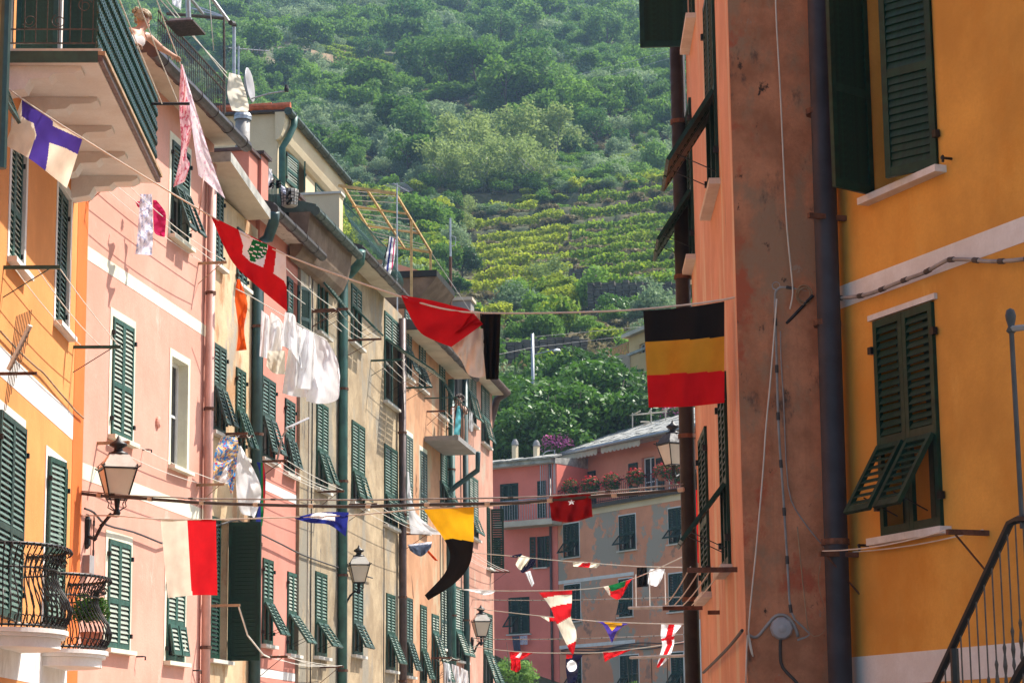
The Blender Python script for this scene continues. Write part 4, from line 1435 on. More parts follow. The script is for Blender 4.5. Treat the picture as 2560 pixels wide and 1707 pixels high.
# air
hz = MB().box(-395, 395, -95, 655, -1, 245)
h_ = hz.build('haze', [], loc=(0, 0, 0))
tag(h_, 'thin bluish summer haze lying in front of the hillside', kind='stuff')
m = bpy.data.materials.new('haze_air')
m.use_nodes = True
m.node_tree.nodes.clear()
vo = m.node_tree.nodes.new('ShaderNodeOutputMaterial')
pv = m.node_tree.nodes.new('ShaderNodeVolumePrincipled')
pv.inputs['Color'].default_value = (.46, .70, 1.0, 1)
pv.inputs['Density'].default_value = 0.00025
pv.inputs['Anisotropy'].default_value = .2
m.node_tree.links.new(pv.outputs[0], vo.inputs['Volume'])
h_.data.materials.append(m)

# ------------------------------------------------------------------ balconies of the orange house
def orn_baluster():
    b = MB()
    b.tube([(0, 0, 0), (0, 0, 1)], .008, 4)
    for z, r in ((.12, .04), (.3, .032), (.5, .042), (.7, .032), (.88, .04)):
        b.tube([(r * math.cos(a), 0, z + r * math.sin(a)) for a in np.linspace(0, 2 * PI, 9)[:-1]], .008, 4, closed=True)
        b.lathe([(.0, -.05), (.018, -.02), (.018, .02), (0, .05)], 5, (.028, -.012, z + .09))
        b.lathe([(.0, -.05), (.018, -.02), (.018, .02), (0, .05)], 5, (-.028, -.012, z - .06))
    for s_ in (-1, 1):
        b.tube([(s_ * .05 * math.sin(t * 9), 0, .08 + .84 * t) for t in np.linspace(0, 1, 16)], .007, 4)
    return b.mesh('baluster', M['green_iron'])


bal = ho.part('balcony', MB().box(bx0, bx1, -1.06, -.002, bz0 - .16, bz0 - .03), M['soffit_white'])
MB().box(bx0 - .012, bx1 + .03, -1.1, -.002, bz0 - .03, bz0).build('floor_slab', M['stone'], bal, loc=(0, 0, 0))
MB().box(bx0 - .025, bx0 - .001, -1.06, -.003, bz0 - .16, bz0 - .032).build('end_fascia', M['green'], bal, loc=(0, 0, 0))
MB().box(bx0 - .02, bx1 + .02, -1.115, -1.062, bz0 - .15, bz0 - .085).build('edge_moulding', M['brown_pipe'], bal, loc=(0, 0, 0))
MB().box(bx0 - .02, bx1 + .02, -1.14, -1.062, bz0 - .08, bz0 - .032).build('edge_moulding', M['wood'], bal, loc=(0, 0, 0))
cm = MB().prism([(-.86, -.161), (-.86, -.2), (-.78, -.24), (-.56, -.245), (-.50, -.30), (-.30, -.31), (-.24, -.42), (-.02, -.46), (-.001, -.46), (-.001, -.161)], -.14, .14).mesh('bracket', M['soffit_white'])
for k in range(5):
    link('bracket', cm, bal, (bx0 + .25 + (bx1 - bx0 - .5) * k / 4, 0, bz0))
ob = orn_baluster()
n_ = int((bx1 - bx0) / .105)
for k in range(n_ + 1):
    link('baluster', ob, bal, (bx0 + .03 + (bx1 - bx0 - .06) * k / n_, -1.04, bz0))
for zz in (.03, 1.0):
    MB().box(bx0, bx1, -1.06, -1.02, bz0 + zz, bz0 + zz + .03).build('rail', M['green_iron'], bal, loc=(0, 0, 0))
b = MB()
for zz in (.06, .22, .62, 1.0):
    b.box(bx0 + .002, bx0 + .02, -1.02, -.01, bz0 + zz, bz0 + zz + .014)
b.build('end_rail', M['rail_iron'], bal, loc=(0, 0, 0))
eb = MB().tube([(0, 0, .06), (0, 0, 1.0)], .007, 4).mesh('end_bar', M['rail_iron'])
for k in range(8):
    link('end_bar', eb, bal, (bx0 + .011, -.12 - k * .125, bz0))
sp = [(0, (.03 + .006 * t) * math.cos(t), (.03 + .006 * t) * math.sin(t)) for t in np.linspace(0, 9, 22)]
sm_ = MB().tube(sp, .006, 4).mesh('scroll', M['rail_iron'])
for yy, zz in ((-.3, .32), (-.3, .75), (-.62, .32), (-.62, .75), (-.9, .5)):
    link('scroll', sm_, bal, (bx0 + .011, yy, bz0 + zz), (rad(90 * random.randrange(4)), 0, 0))


def belly_balcony(xc, zt, a, bdep, name_part):
    el = [(-a * math.cos(t), -bdep * math.sin(t)) for t in np.linspace(0, PI, 33)]
    def slab(k, z0, z1):
        return [(x * k, y * k) for x, y in el], z0, z1
    b = MB()
    for k, z0, z1 in ((1.0, -.05, 0.0), (.95, -.09, -.052), (.88, -.2, -.092)):
        b.prism([(xc + x * k, min(-.003, y * k)) for x, y in el][::-1], zt + z0, zt + z1, 'z')
    o = ho.part('balcony', b, M['soffit_white'])
    prof = [(-.02, 0), (.03, .05), (.085, .14), (.10, .22), (.06, .34), (-.02, .46), (-.075, .58), (-.085, .68), (-.05, .78), (.0, .85), (.035, .9)]
    bb = MB().tube([(0, -p, z) for p, z in prof] + [(0, -.075, .905), (0, -.09, .87), (0, -.07, .845)], .0085, 5)
    bb.tube([(0, -(.02 + .05 * math.cos(t)), .09 + .05 * math.sin(t)) for t in np.linspace(0, 5.5, 9)], .007, 4)
    bb.tube([(0, -(-.0 + .035 * math.cos(t)), .76 + .035 * math.sin(t)) for t in np.linspace(0, 5.5, 8)], .006, 4)
    bm_ = bb.mesh('baluster', M['iron'])
    for t in np.linspace(.06, PI - .06, 27):
        x, y = -a * .93 * math.cos(t), -bdep * .9 * math.sin(t)
        nx, ny = -math.cos(t) / a, -math.sin(t) / bdep
        ang = math.atan2(ny, nx) + PI / 2
        link('baluster', bm_, o, (xc + x, y, zt), (0, 0, ang))
    for off, zz, r in ((.93, .03, .014), (.97, .9, .02), (.80, .66, .011)):
        MB().tube([(xc + x * off, min(-.02, y * off), zt + zz) for x, y in el], r, 6).build('rail', M['iron'], o, loc=(0, 0, 0))
    return o


za_ = ho.z(130, 1568, -.6); zb_ = ho.z(240, 1622, -.6)
xA, xB = ho.x(18, 1560), ho.x(136, 1600)
belly_balcony(xA, za_, .95, .66, 'a')
belly_balcony(xB, zb_, .95, .66, 'b')
# potted geranium leaves behind the second rail
pt_ = ho.p.w(xB + .35, -.4, zb_)
t = thing('potted_plant', 'small leafy pot plant behind the farther curved iron railing', 'pot plant', pt_)
MB().lathe([(.1, 0), (.14, .24), (.155, .25), (.14, .26)], 12).build('pot', M['terracotta_pot'], t, loc=(0, 0, 0))
c_ = link('foliage', CR['fig', 0], t, (0, 0, .5), scale=(.26, .26, .3)); c_['tint'] = .3


# ------------------------------------------------------------------ street lanterns
def lantern(p, label, s=1.0, plate=None, rot=0.0, mirror=False):
    """p: bottom of the glass; plate: where the wall bracket is fixed"""
    o = thing('street_lantern', label, 'street lamp', p, 0, 'iron lanterns on wall brackets')
    hb_, ht_, h = .13 * s, .235 * s, .42 * s
    def sq(r, z): return [Vector((r * math.cos(rot + PI / 4 + k * PI / 2) * 1.414, r * math.sin(rot + PI / 4 + k * PI / 2) * 1.414, z)) for k in range(4)]
    B0, B1 = sq(hb_, 0), sq(ht_, h)
    b = MB()
    for k in range(4):
        b.tube([B0[k], B1[k]], .014 * s, 4); b.tube([B0[k], B0[(k + 1) % 4]], .014 * s, 4); b.tube([B1[k], B1[(k + 1) % 4]], .018 * s, 4)
        e = B1[k] * 1.0; b.tube([e, e + Vector((e.x * .18, e.y * .18, .03 * s))], .012 * s, 4)
        b.lathe([(.0, -.01), (.02 * s, .01), (.0, .05 * s)], 6, e + Vector((0, 0, .02 * s)))
    b.build('frame', M['iron'], o, loc=(0, 0, 0))
    for k in range(4):
        g_ = MB().quad(B0[k] * .97 + Vector((0, 0, .012)), B0[(k + 1) % 4] * .97 + Vector((0, 0, .012)), B1[(k + 1) % 4] * .97 - Vector((0, 0, .012)), B1[k] * .97 - Vector((0, 0, .012)))
        g_.build('pane', M['lamp_glass'], o, loc=(0, 0, 0))
    R0, R1 = sq(ht_ * 1.06, h + .01 * s), sq(ht_ * .58, h + .2 * s)
    b = MB()
    for k in range(4):
        b.quad(R0[k], R0[(k + 1) % 4], R1[(k + 1) % 4], R1[k])
    b.add(R1, [(0, 1, 2, 3)]); b.add(R0, [(3, 2, 1, 0)])
    b.build('roof', M['cable'] if mirror else M['stone'], o, loc=(0, 0, 0))
    MB().lathe([(ht_ * .62, h + .2 * s), (ht_ * .6, h + .23 * s), (.07 * s, h + .26 * s), (.06 * s, h + .3 * s), (.13 * s, h + .34 * s), (.12 * s, h + .37 * s), (.04 * s, h + .42 * s), (.02 * s, h + .46 * s), (.0, h + .5 * s)], 12).build('finial', M['iron'], o, loc=(0, 0, 0), smooth=True)
    b = MB()
    for k in range(4):
        q_ = B0[k]
        b.tube([q_, q_ * .75 + Vector((0, 0, -.06 * s)), q_ * .85 + Vector((0, 0, -.12 * s)), q_ * .3 + Vector((0, 0, -.17 * s))], .01 * s, 4)
    b.lathe([(.03 * s, -.26 * s), (.055 * s, -.2 * s), (.03 * s, -.14 * s), (.05 * s, 0)], 8)
    b.build('socket', M['iron'], o, loc=(0, 0, 0))
    if plate is not None:
        w = Vector(plate) - Vector(p)
        b = MB()
        a0 = Vector((0, 0, -.24 * s))
        pts_ = [a0, a0.lerp(w, .22) + Vector((0, 0, .06 * s)), a0.lerp(w, .5) + Vector((0, 0, -.02 * s)), a0.lerp(w, .72) + Vector((0, 0, -.16 * s)), w + Vector((0, 0, -.05 * s))]
        sm = []
        for i in range(len(pts_) - 1):
            for t_ in (0, .33, .66):
                sm.append(pts_[i].lerp(pts_[i + 1], t_))
        sm.append(pts_[-1])
        b.tube(sm, .026 * s, 7)
        for i in (3, 6, 9):
            b.lathe([(.0, -.04 * s), (.04 * s, 0), (.0, .04 * s)], 7, sm[i])
        b.build('arm', M['iron'], o, loc=(0, 0, 0), smooth=True)
        MB().lathe([(.02, -.24 * s), (.06 * s, -.18 * s), (.045 * s, 0), (.06 * s, .18 * s), (.02, .26 * s)], 8, w).build('wall_plate', M['iron'], o, loc=(0, 0, 0))
    return o


d1_ = C.y
lantern(at_dist(293, 1246, d1_ - .1), 'large lantern with pale glass on the corner between orange and pink houses', .94, ho.p.pt(217, 1330, -.05), .35)
pl = L.pt(854, 1492, -.03)
lantern(at_dist(897, 1456, pl.y - .15), 'lantern with pale glass on the tan house beside the green pipe', .84, pl, .2)
pl = L.pt(1180, 1614, -.03)
lantern(at_dist(1203, 1590, pl.y - .2), 'small distant lantern on the last house of the left row', .95, pl, .2)
pe = at_dist(1740, 1205, 40.5)
lantern(at_dist(1684, 1163, 40), 'dark roofed lantern seen beside the brown downpipe on the right', .9, pe, .5, True)


# ------------------------------------------------------------------ laundry racks and lines
def rack(P, u0, far, out, nw, label, mat='rust', y0=0.0, cords=True):
    x1, z = P.at(far[0], far[1], y0)
    x0 = P.at(u0, far[1], y0)[0]
    o = thing('laundry_rack', label, 'laundry rack', P.w(x0, y0, z), P.ang, 'laundry racks fixed under the windows')
    for xx in (0, x1 - x0):
        b = MB().box(xx - .02, xx + .02, -out, .06, -.02, .02)
        b.tube([(xx, -out * .8, -.02), (xx, .02, -.35)], .008, 4)
        b.build('arm', M[mat], o, loc=(0, 0, 0))
    for k in range(nw):
        y = -out * (1 - .8 * k / max(1, nw - 1)) + .03
        sag = random.uniform(.02, .09)
        MB().tube([((x1 - x0) * t, y, .025 - sag * 4 * t * (1 - t)) for t in np.linspace(0, 1, 7)], .006, 4).build('line', M['rope'], o, loc=(0, 0, 0))
    return o


rack(OP, 3, q(3, 505, 1012), .62, 3, 'dark green laundry rack on the orange house, white cords rising to the left', 'green')
rack(L, 215, q(3, 1365, 437), .47, 3, 'brown laundry rack high on the pink house carrying a flecked sheet', 'wood')
rack(L, 241, q(5, 1090, 470), .46, 2, 'brown laundry rack on the pink house under the pale lower band', 'wood')
rack(L, 600, q(4, 815, 770), .55, 2, 'rusty laundry rack over the rose house holding white washing')
rack(L, 776, q(4, 1062, 965), .75, 4, 'rusty laundry rack across the green pipe under the tan top window')
rack(L, 927, q(4, 1455, 1293), .7, 4, 'dark green laundry rack under the jutting top shutter of the ochre house', 'green')
rack(L, 1069, q(7, 690, 1163), .45, 3, 'thin laundry rack near the top of the apricot house')
rack(L, 649, q(6, 700, 1478), .5, 4, 'rusty laundry rack low on the rose house near the bottom edge')
rack(L, 640, q(6, 690, 508), .55, 4, 'rusty laundry rack on the rose house above the white band')
rack(L, 872, q(6, 1190, 742), .6, 3, 'laundry rack across the brown pipe holding a long white dress')
rack(L, 1080, q(6, 1380, 1440), .5, 3, 'laundry rack with white washing low on the apricot house')
rack(L, 1133, (1228, 1430), .55, 4, 'laundry rack on the faded salmon end house over the alley')
rack(L, 545, q(6, 175, 205), .5, 3, 'laundry rack under the tilted shutters holding floral trousers')
rack(YB, 2142, (2470, 1332), .37, 2, 'rusty laundry rack under the lower yellow house window')
yu = YB.at(2114, 547)
o = thing('iron_bracket', 'single rusty iron bracket crossing the grey pipe under the upper yellow house shutter', 'bracket', YB.w(yu[0], 0, yu[1]), YB.ang)
MB().box(-.022, .022, -.37, .03, -.022, .022).build('arm', M['rust'], o, loc=(0, 0, 0))
xn, zn = sx(1843, 1423); xf = sx(1757, 1550)[0]
o = thing('laundry_rack', 'rusty laundry rack of the salmon house with cords running back past the pipe', 'laundry rack', SP.w(xf, 0, zn), SP.ang, 'laundry racks fixed under the windows')
for xx in (0, xn - xf):
    MB().box(xx - .022, xx + .022, -.45, .05, -.022, .022).build('arm', M['rust'], o, loc=(0, 0, 0))
for k in range(4):
    MB().tube([((xn - xf) * t, -.42 + k * .1, .03 - .1 * t * (1 - t)) for t in np.linspace(0, 1, 6)], .006, 4).build('line', M['rope'], o, loc=(0, 0, 0))
for (u_, v_), ou, lb in ((q(6, 55, 1140), .62, 'pale wall arm with a hanging white cord left of the large open shutter'), (q(12, 530, 1175), .12, 'short rusty stub of iron on the salmon house')):
    P_ = L if u_ < 1200 else SP
    x_, z_ = P_.at(u_, v_)
    o = thing('iron_bracket', lb, 'bracket', P_.w(x_, 0, z_), P_.ang)
    MB().box(-.02, .02, -ou, .03, -.02, .02).build('arm', M['wood'] if u_ < 1200 else M['rust'], o, loc=(0, 0, 0))
    if u_ < 1200:
        MB().tube([(0, -ou + .02, -.02), (.5, -ou, -.45), (1.3, -ou - .05, -.72), (2.3, -ou + .1, -.72)], .014, 5).build('cord', M['rope'], o, loc=(0, 0, 0))
# far side racks on poles at the end of the right row
for k, (a_, c_, lb) in enumerate((((1573, 1519), (1731, 1515), 'upper grey pole with washing cords at the end of the street'), ((1576, 1643), (1735, 1637), 'lower grey pole with a chain at the end of the street'))):
    A, B = at_dist(*a_, 33), at_dist(*c_, 30)
    o = thing('laundry_pole', lb, 'pole', (A + B) / 2)
    m_ = (A + B) / 2
    MB().tube([A - m_, B - m_], .022, 6).build('pole', M['cable_grey'], o, loc=(0, 0, 0))
    for t_ in (.12, .35, .6):
        p_ = (A - m_).lerp(B - m_, t_)
        MB().tube([p_, p_ + Vector((.02, .3, -.45 if k else .5))], .008, 4).build('line', M['cable' if k else 'rope'], o, loc=(0, 0, 0))


# ------------------------------------------------------------------ overhead cables
def cable(name, label, pts, r, mat='cable', cat='cable', clips=0, clipmat='band_tape', n=6):
    pts = [Vector(p) for p in pts]
    base = pts[len(pts) // 2]
    o = thing(name, label, cat, base)
    MB().tube([p - base for p in pts], r, n).build('wire', M[mat], o, loc=(0, 0, 0), smooth=True)
    if clips:
        cmh = MB().lathe([(r * 1.35, -.035), (r * 1.35, .035)], 8).mesh('cable_clip', M[clipmat])
        acc = clips * .5
        for i in range(len(pts) - 1):
            seg = pts[i + 1] - pts[i]; l = seg.length
            while acc < l:
                link('cable_clip', cmh, o, pts[i] + seg * (acc / l) - base, seg.to_track_quat('Z', 'Y').to_euler())
                acc += clips
            acc -= l
    return o


def dense(pts, n=3):
    """Catmull-Rom through picture points"""
    P_ = [Vector(p) for p in pts]
    out = []
    for i in range(len(P_) - 1):
        p0, p1, p2, p3 = P_[max(0, i - 1)], P_[i], P_[i + 1], P_[min(len(P_) - 1, i + 2)]
        for k in range(n):
            t = k / n
            out.append(.5 * ((2 * p1) + (p2 - p0) * t + (2 * p0 - 5 * p1 + 4 * p2 - p3) * t * t + (3 * p1 - p0 - 3 * p2 + p3) * t ** 3))
    out.append(P_[-1])
    return [tuple(p) for p in out]


hook = at_dist(1940, 715, Q.y - .03)
R1 = plane_through((-5.3, 23.6), (hook.x, hook.y))
R2 = plane_through((C.x + .15, C.y - .1), (hs.p.w(xe + .05, 0, 0).x, hs.p.w(xe + .05, 0, 0).y - .2))
R3 = plane_through(L.w(L.at(1140, 1500)[0], 0, 0).to_2d(), at_dist(1760, 1500, 36).to_2d())
c5 = dense(q(5, 415, 512, 560, 530, 720, 540, 1000, 560) + q(6, 0, 566, 400, 580, 900, 590, 1200, 581, 1774, 570) + q(8, 490, 1390, 1050, 1342, 1600, 1302, 1990, 1266))
cable('overhead_cable', 'thick bundled overhead cable with beige clips spanning the street', R2.line(c5), .021, 'cable', clips=.85)
c6 = dense(q(5, 415, 500, 720, 528, 1000, 540) + q(6, 0, 545, 500, 550, 1000, 552, 1774, 540) + q(8, 200, 1350, 770, 1328, 1300, 1280, 1990, 1215))
cable('overhead_cable', 'thin overhead wire running just above the thick bundled cable', R2.line(c6), .010, 'cable_grey', clips=1.3, clipmat='cable')
c4 = dense(q(5, 470, 600, 520, 622, 590, 690, 740, 730, 895, 792)) + dense(q(6, 250, 660, 350, 725, 500, 800, 620, 860, 820, 930, 1000, 985))
cable('wall_cable', 'twisted black cable looping along the pink and rose houses', L.line(c4, -.07), .016, 'cable')
cw = dense([(q(3, 0, 900)), q(3, 130, 1040), q(3, 250, 1150), q(3, 300, 1190), q(3, 400, 1310), q(3, 470, 1390), q(3, 520, 1450), q(3, 575, 1500)])
cable('wall_cable', 'orange painted cable loops following the white band on the orange house', ho.p.line(cw, -.04), .012, 'wood')
cy = dense(q(14, 105, 205, 135, 206, 200, 200, 260, 186, 370, 142, 440, 116, 500, 82, 530, 70, 590, 69, 680, 76, 793, 68, 900, 40))
cable('wall_cable', 'grey bundled cable draped across the yellow house along its white band', YB.line(cy, -.2 if False else -.07), .017, 'cable_grey', clips=.35, clipmat='cable')
EW = plane_through(K0.to_2d(), Q.to_2d())
kk = dict(cat='cable')
cable('wall_cable', 'grey conduit with black clips running down the dark red end wall', EW.line(dense(q(11, 1300, 640, 1110, 600, 1050, 620, 1037, 690, 1045, 1000, 1062, 1568) + q(12, 880, 500, 905, 900, 925, 1170, 990, 1255, 1025, 1300, 960, 1330)), -.03), .014, 'cable_grey', clips=.42, clipmat='cable')
cable('wall_cable', 'white cord hanging from the top of the dark red end wall', EW.line(dense(q(10, 1040, -60, 1050, 200, 1075, 640, 1100, 1200, 1120, 1568) + q(11, 1150, 500, 1160, 640, 1140, 750)), -.12), .007, 'rope')
cable('wall_cable', 'loose white cord slanting down the dark red end wall with a loop at its end', EW.line(dense(q(11, 1050, 680, 1010, 1200, 975, 1568) + q(12, 770, 400, 730, 850, 690, 1280, 715, 1420, 685, 1300, 675, 1568)), -.1), .007, 'rope')
cable('wall_cable', 'grey cord swinging right from the end wall to the iron rack', EW.line(dense(q(11, 1075, 900, 1080, 1100, 1098, 1400) + q(12, 910, 480, 980, 650, 1130, 838)), -.05), .006, 'cable_grey')
cable('wall_cable', 'thin sagging cord at the right edge of the end wall', EW.line(dense(q(12, 1090, 890, 1078, 1020, 1120, 1200, 1100, 1290, 1030, 1290, 1000, 1100, 960, 700)), -.04), .005, 'wood')
a_ = np.linspace(0, 4.3 * 2 * PI, 60)
cable('cable_coil', 'loose coil of thin cable hung on the end wall beside the grey pipe', [EW.pt(2011 + (18 + 4 * math.sin(t * .37)) * math.cos(t), 737 + (21 + 5 * math.sin(t * .5)) * math.sin(t), -.05 - .01 * math.sin(t * .7)) for t in a_], .005, 'wood')
cable('wall_cable', 'thick corrugated cable climbing the foot of the salmon house corner', SP.line(dense(q(12, 655, 1275, 600, 1345, 530, 1420, 440, 1508)), -.05), .011, 'cable', clips=.09, clipmat='cable')
cable('wall_cable', 'dark cable leaving the round junction box to the left', EW.line(dense(q(12, 690, 1300, 735, 1312, 790, 1250, 840, 1195, 900, 1195, 945, 1250, 965, 1310)), -.04), .014, 'cable_grey')
cable('wall_cable', 'dark cable dropping from the junction box to the bottom of the end wall', EW.line(dense(q(12, 868, 1310, 866, 1400, 880, 1480, 960, 1568, 990, 1640)), -.04), .014, 'cable')
jb = EW.pt(1560 + 870 / 2.2172, 1000 + 1265 / 2.2172, -.002)
o = thing('junction_box', 'round grey junction box low on the dark red end wall', 'junction box', jb, EW.ang)
MB().lathe([(.1, 0), (.1, .05), (.085, .07), (.05, .075)], 10, M=Matrix.Rotation(PI / 2, 3, 'X')).build('cover', M['grey_plastic'], o, loc=(0, 0, 0))
MB().lathe([(.035, .07), (.035, .085), (.01, .09)], 10, M=Matrix.Rotation(PI / 2, 3, 'X')).build('cap', M['grey_plastic'], o, loc=(0, 0, 0))
hk_ = thing('wall_hook', 'white ring hook where the flag rope is tied on the end wall', 'hook', hook)
MB().tube([(.035 * math.cos(t), 0, .035 * math.sin(t)) for t in np.linspace(0, 2 * PI, 12)[:-1]], .01, 5, closed=True).build('ring', M['steel'], hk_, loc=(0, 0, 0))
A_, B_ = EW.pt(*q(11, 1115, 850), -.03), EW.pt(*q(11, 1300, 655), -.06)
o = thing('iron_bracket', 'black slanting iron bar under the cable coil', 'bracket', A_)
MB().tube([(0, 0, 0), B_ - A_], .016, 6).build('bar', M['iron'], o, loc=(0, 0, 0))
for k, (P_, px, lb) in enumerate(((YB, q(13, 850, 890), 'black shutter hook right of the upper yellow house window'), (YB, q(12, 1355, 805), 'rusty shutter hook under the lower yellow house window'), (L, q(5, 790, 275), 'rusty shutter hook right of the closed upper pink house shutters'), (L, q(5, 755, 1420), 'shutter hook by the sill of the lower left pink house window'), (L, q(5, 1068, 1497), 'shutter hook by the sill of the lower right pink house window'))):
    p_ = P_.pt(px[0], px[1], -.0)
    o = thing('shutter_hook', lb, 'hook', p_, P_.ang)
    MB().tube([(0, .02, 0), (0, -.1, 0), (.05, -.12, .0), (.05, -.12, -.05)], .012, 5).build('hook', M['iron'], o, loc=(0, 0, 0))
bx_ = ho.p.pt(*q(5, 490, 910), -.05)
bx_ = L.pt(*q(5, 490, 910), -.05)
o = thing('meter_box', 'small grey electric box under the large lantern', 'electric box', bx_, L.ang)
MB().box(-.1, .1, -.05, .05, -.12, .12).build('case', M['grey_plastic'], o, loc=(0, 0, 0))
for u0_, v0_, v1_, r_, mt_, lb in ((769, 690, 1720, .018, 'soffit', 'pale vertical conduit at the near edge of the tan house'), (777, 690, 1720, .012, 'cable', 'dark vertical wire at the near edge of the tan house'), (846, 1100, 1720, .03, 'brown_pipe', 'brown vertical pipe just left of the green pipe on the tan house'), (955, 1320, 1720, .012, 'cable', 'dark vertical wire between the lower ochre house windows'),
                                (516, 640, 1720, .014, 'pink_pipe', 'thin pink conduit beside the pink downpipe'), (640, 760, 1300, .012, 'cable', 'dark wire beside the dark green pipe'), (1096, 1200, 1500, .012, 'cable', 'dark vertical wire on the apricot house')):
    x_, za_ = L.at(u0_, v0_); zb_ = L.at(u0_, v1_)[1]
    cable('wall_cable', lb, [L.w(x_ + .03 * math.sin(k), -.04, za_ + (zb_ - za_) * k / 6) for k in range(7)], r_, mt_)
cable('wall_cable', 'vertical conduit below the large lantern', L.line(q(5, 522, 640, 518, 800, 516, 960), -.03), .012, 'rust', clips=.2, clipmat='cable')


# ------------------------------------------------------------------ flags and washing: cloth hung from the lines
def inpoly(x, y, poly):
    c = False
    j = len(poly) - 1
    for i in range(len(poly)):
        xi, yi = poly[i]; xj, yj = poly[j]
        if (yi > y) != (yj > y) and x < (xj - xi) * (y - yi) / (yj - yi) + xi:
            c = not c
        j = i
    return c


def resample(pl, n):
    pl = [Vector((a, b)) for a, b in pl]
    if len(pl) > 2:
        pl = [Vector(p) for p in dense([(p.x, p.y, 0) for p in pl], 4)]
        pl = [Vector((p.x, p.y)) for p in pl]
    ds = [0]
    for a, b in zip(pl, pl[1:]):
        ds.append(ds[-1] + (b - a).length)
    out = []
    k = 0
    for i in range(n + 1):
        t = ds[-1] * i / n
        while k < len(pl) - 2 and ds[k + 1] < t:
            k += 1
        l = ds[k + 1] - ds[k]
        out.append(pl[k].lerp(pl[k + 1], (t - ds[k]) / l if l > 0 else 0))
    return out


def Zp(k, xy):
    return q(k, *xy) if len(xy) > 2 else [q(k, *xy)]


def cloth(name, label, cat, P, zk, patches, mats, amp=.035, group=None, y=0.0, freq=2.2, nu=44, nv=28, seed=0, turn=0.0):
    """patches: (rail A, rail B, overlays); rails are outlines read off crop zk; an overlay is (polygon, material number)"""
    g = random.Random(hash(label) % 9999 if False else len(label) * 7 + seed)
    b = MB()
    first = None
    for pi_, (A, B, *rest) in enumerate(patches):
        ov = rest[0] if rest else []
        base = rest[1] if len(rest) > 1 else 0
        a_, b_ = resample(Zp(zk, A), nu), resample(Zp(zk, B), nu)
        ovp = [(Zp(zk, pg) if not callable(pg) else pg, m_) for pg, m_ in ov]
        V, px = [], []
        ph = [g.uniform(0, 6.28) for _ in range(6)]
        fr = [g.uniform(.8, 1.3) for _ in range(6)]
        for i in range(nu + 1):
            for j in range(nv + 1):
                s_, t_ = i / nu, j / nv
                p_ = a_[i].lerp(b_[i], t_)
                d = amp * (math.sin(2 * PI * freq * fr[0] * (s_ + .25 * t_) + ph[0]) * (.35 + t_) + .28 * math.sin(2 * PI * freq * 1.9 * fr[1] * (s_ - .2 * t_) + ph[1]) * t_ + .4 * math.sin(2 * PI * .8 * fr[2] * t_ + ph[2])
                           + .07 * math.sin(2 * PI * (4.7 * fr[3] * s_ + 1.1 * t_) + ph[3]) + .05 * math.sin(2 * PI * (2.3 * s_ - 3.1 * fr[4] * t_) + ph[4]))
                d += amp * .8 * pi_ - turn * (s_ - .5)
                px.append((p_.x, p_.y))
                V.append(P.pt(p_.x, p_.y, y + d))
        fs, ms = [], []
        for i in range(nu):
            for j in range(nv):
                f_ = (i * (nv + 1) + j, (i + 1) * (nv + 1) + j, (i + 1) * (nv + 1) + j + 1, i * (nv + 1) + j + 1)
                cx, cy = sum(px[k][0] for k in f_) / 4, sum(px[k][1] for k in f_) / 4
                mi = base
                for pg, m_ in ovp:
                    if inpoly(cx, cy, pg):
                        mi = m_
                fs.append(f_); ms.append(mi)
        k0 = len(b.v)
        b.v += [tuple(v) for v in V]; b.f += [tuple(k0 + i for i in f_) for f_ in fs]; b.m += ms
    o = b.build(name, [M['f_' + m_] for m_ in mats], smooth=True)
    return tag(o, label, cat, group)


FG = 'signal and national flags strung over the street'
def rope(label, P, pts, y=0.0, r=.009):
    return cable('flag_rope', label, [P.pt(u, v, y) for u, v in dense(pts, 4)], r, 'rope', 'rope')


rope('white flag rope falling from top left to the hook on the end wall', R1, [(-60, 160), (0, 203), (55, 248), (206, 346), (512, 532), (720, 640), (1004, 742), (1130, 776), (1250, 783), (1430, 781), (1603, 773), (1805, 750), (1940, 716)])
rope('white flag rope just under the thick cable with the half red half cream flag', R2, q(5, 420, 640, 640, 640, 880, 659, 1200, 661) + q(6, 340, 655, 870, 638, 1280, 602, 1563, 592, 1774, 575) + q(8, 690, 1385, 1060, 1330, 1990, 1262))
rope('far flag rope carrying the striped red and white pennant', R3, q(6, 880, 945, 1045, 990, 1265, 1008, 1480, 1046, 1690, 1056) + q(9, 500, 775, 790, 768, 1100, 735, 1420, 630, 1830, 440))
rope('far flag rope carrying the black and white flag', R3, q(9, -150, 440, 100, 464, 250, 476, 620, 512, 1030, 545, 1400, 568, 1830, 576), .25)
rope('far flag rope carrying the red cross flag', R3, q(9, -60, 920, 90, 942, 510, 990, 980, 1034, 1290, 1050, 1560, 1058, 1830, 1062), .4)
rope('lowest far flag rope carrying the navy flag with a white disc', R3, q(9, -60, 1250, 140, 1280, 450, 1305, 800, 1308, 1050, 1304, 1290, 1277, 1560, 1241, 1830, 1200), .6)
for a_, lb in ((q(9, -100, 850, 400, 857, 1000, 850, 1830, 826), 'thin cable with dark beads between the far flag ropes'), (q(9, -60, 1180, 140, 1190, 700, 1188, 1300, 1170, 1830, 1145), 'lower thin beaded cable between the far flag ropes')):
    cable('overhead_cable', lb, R3.line(dense(a_, 3), .9), .011, 'cable_grey', clips=1.1, clipmat='cable')

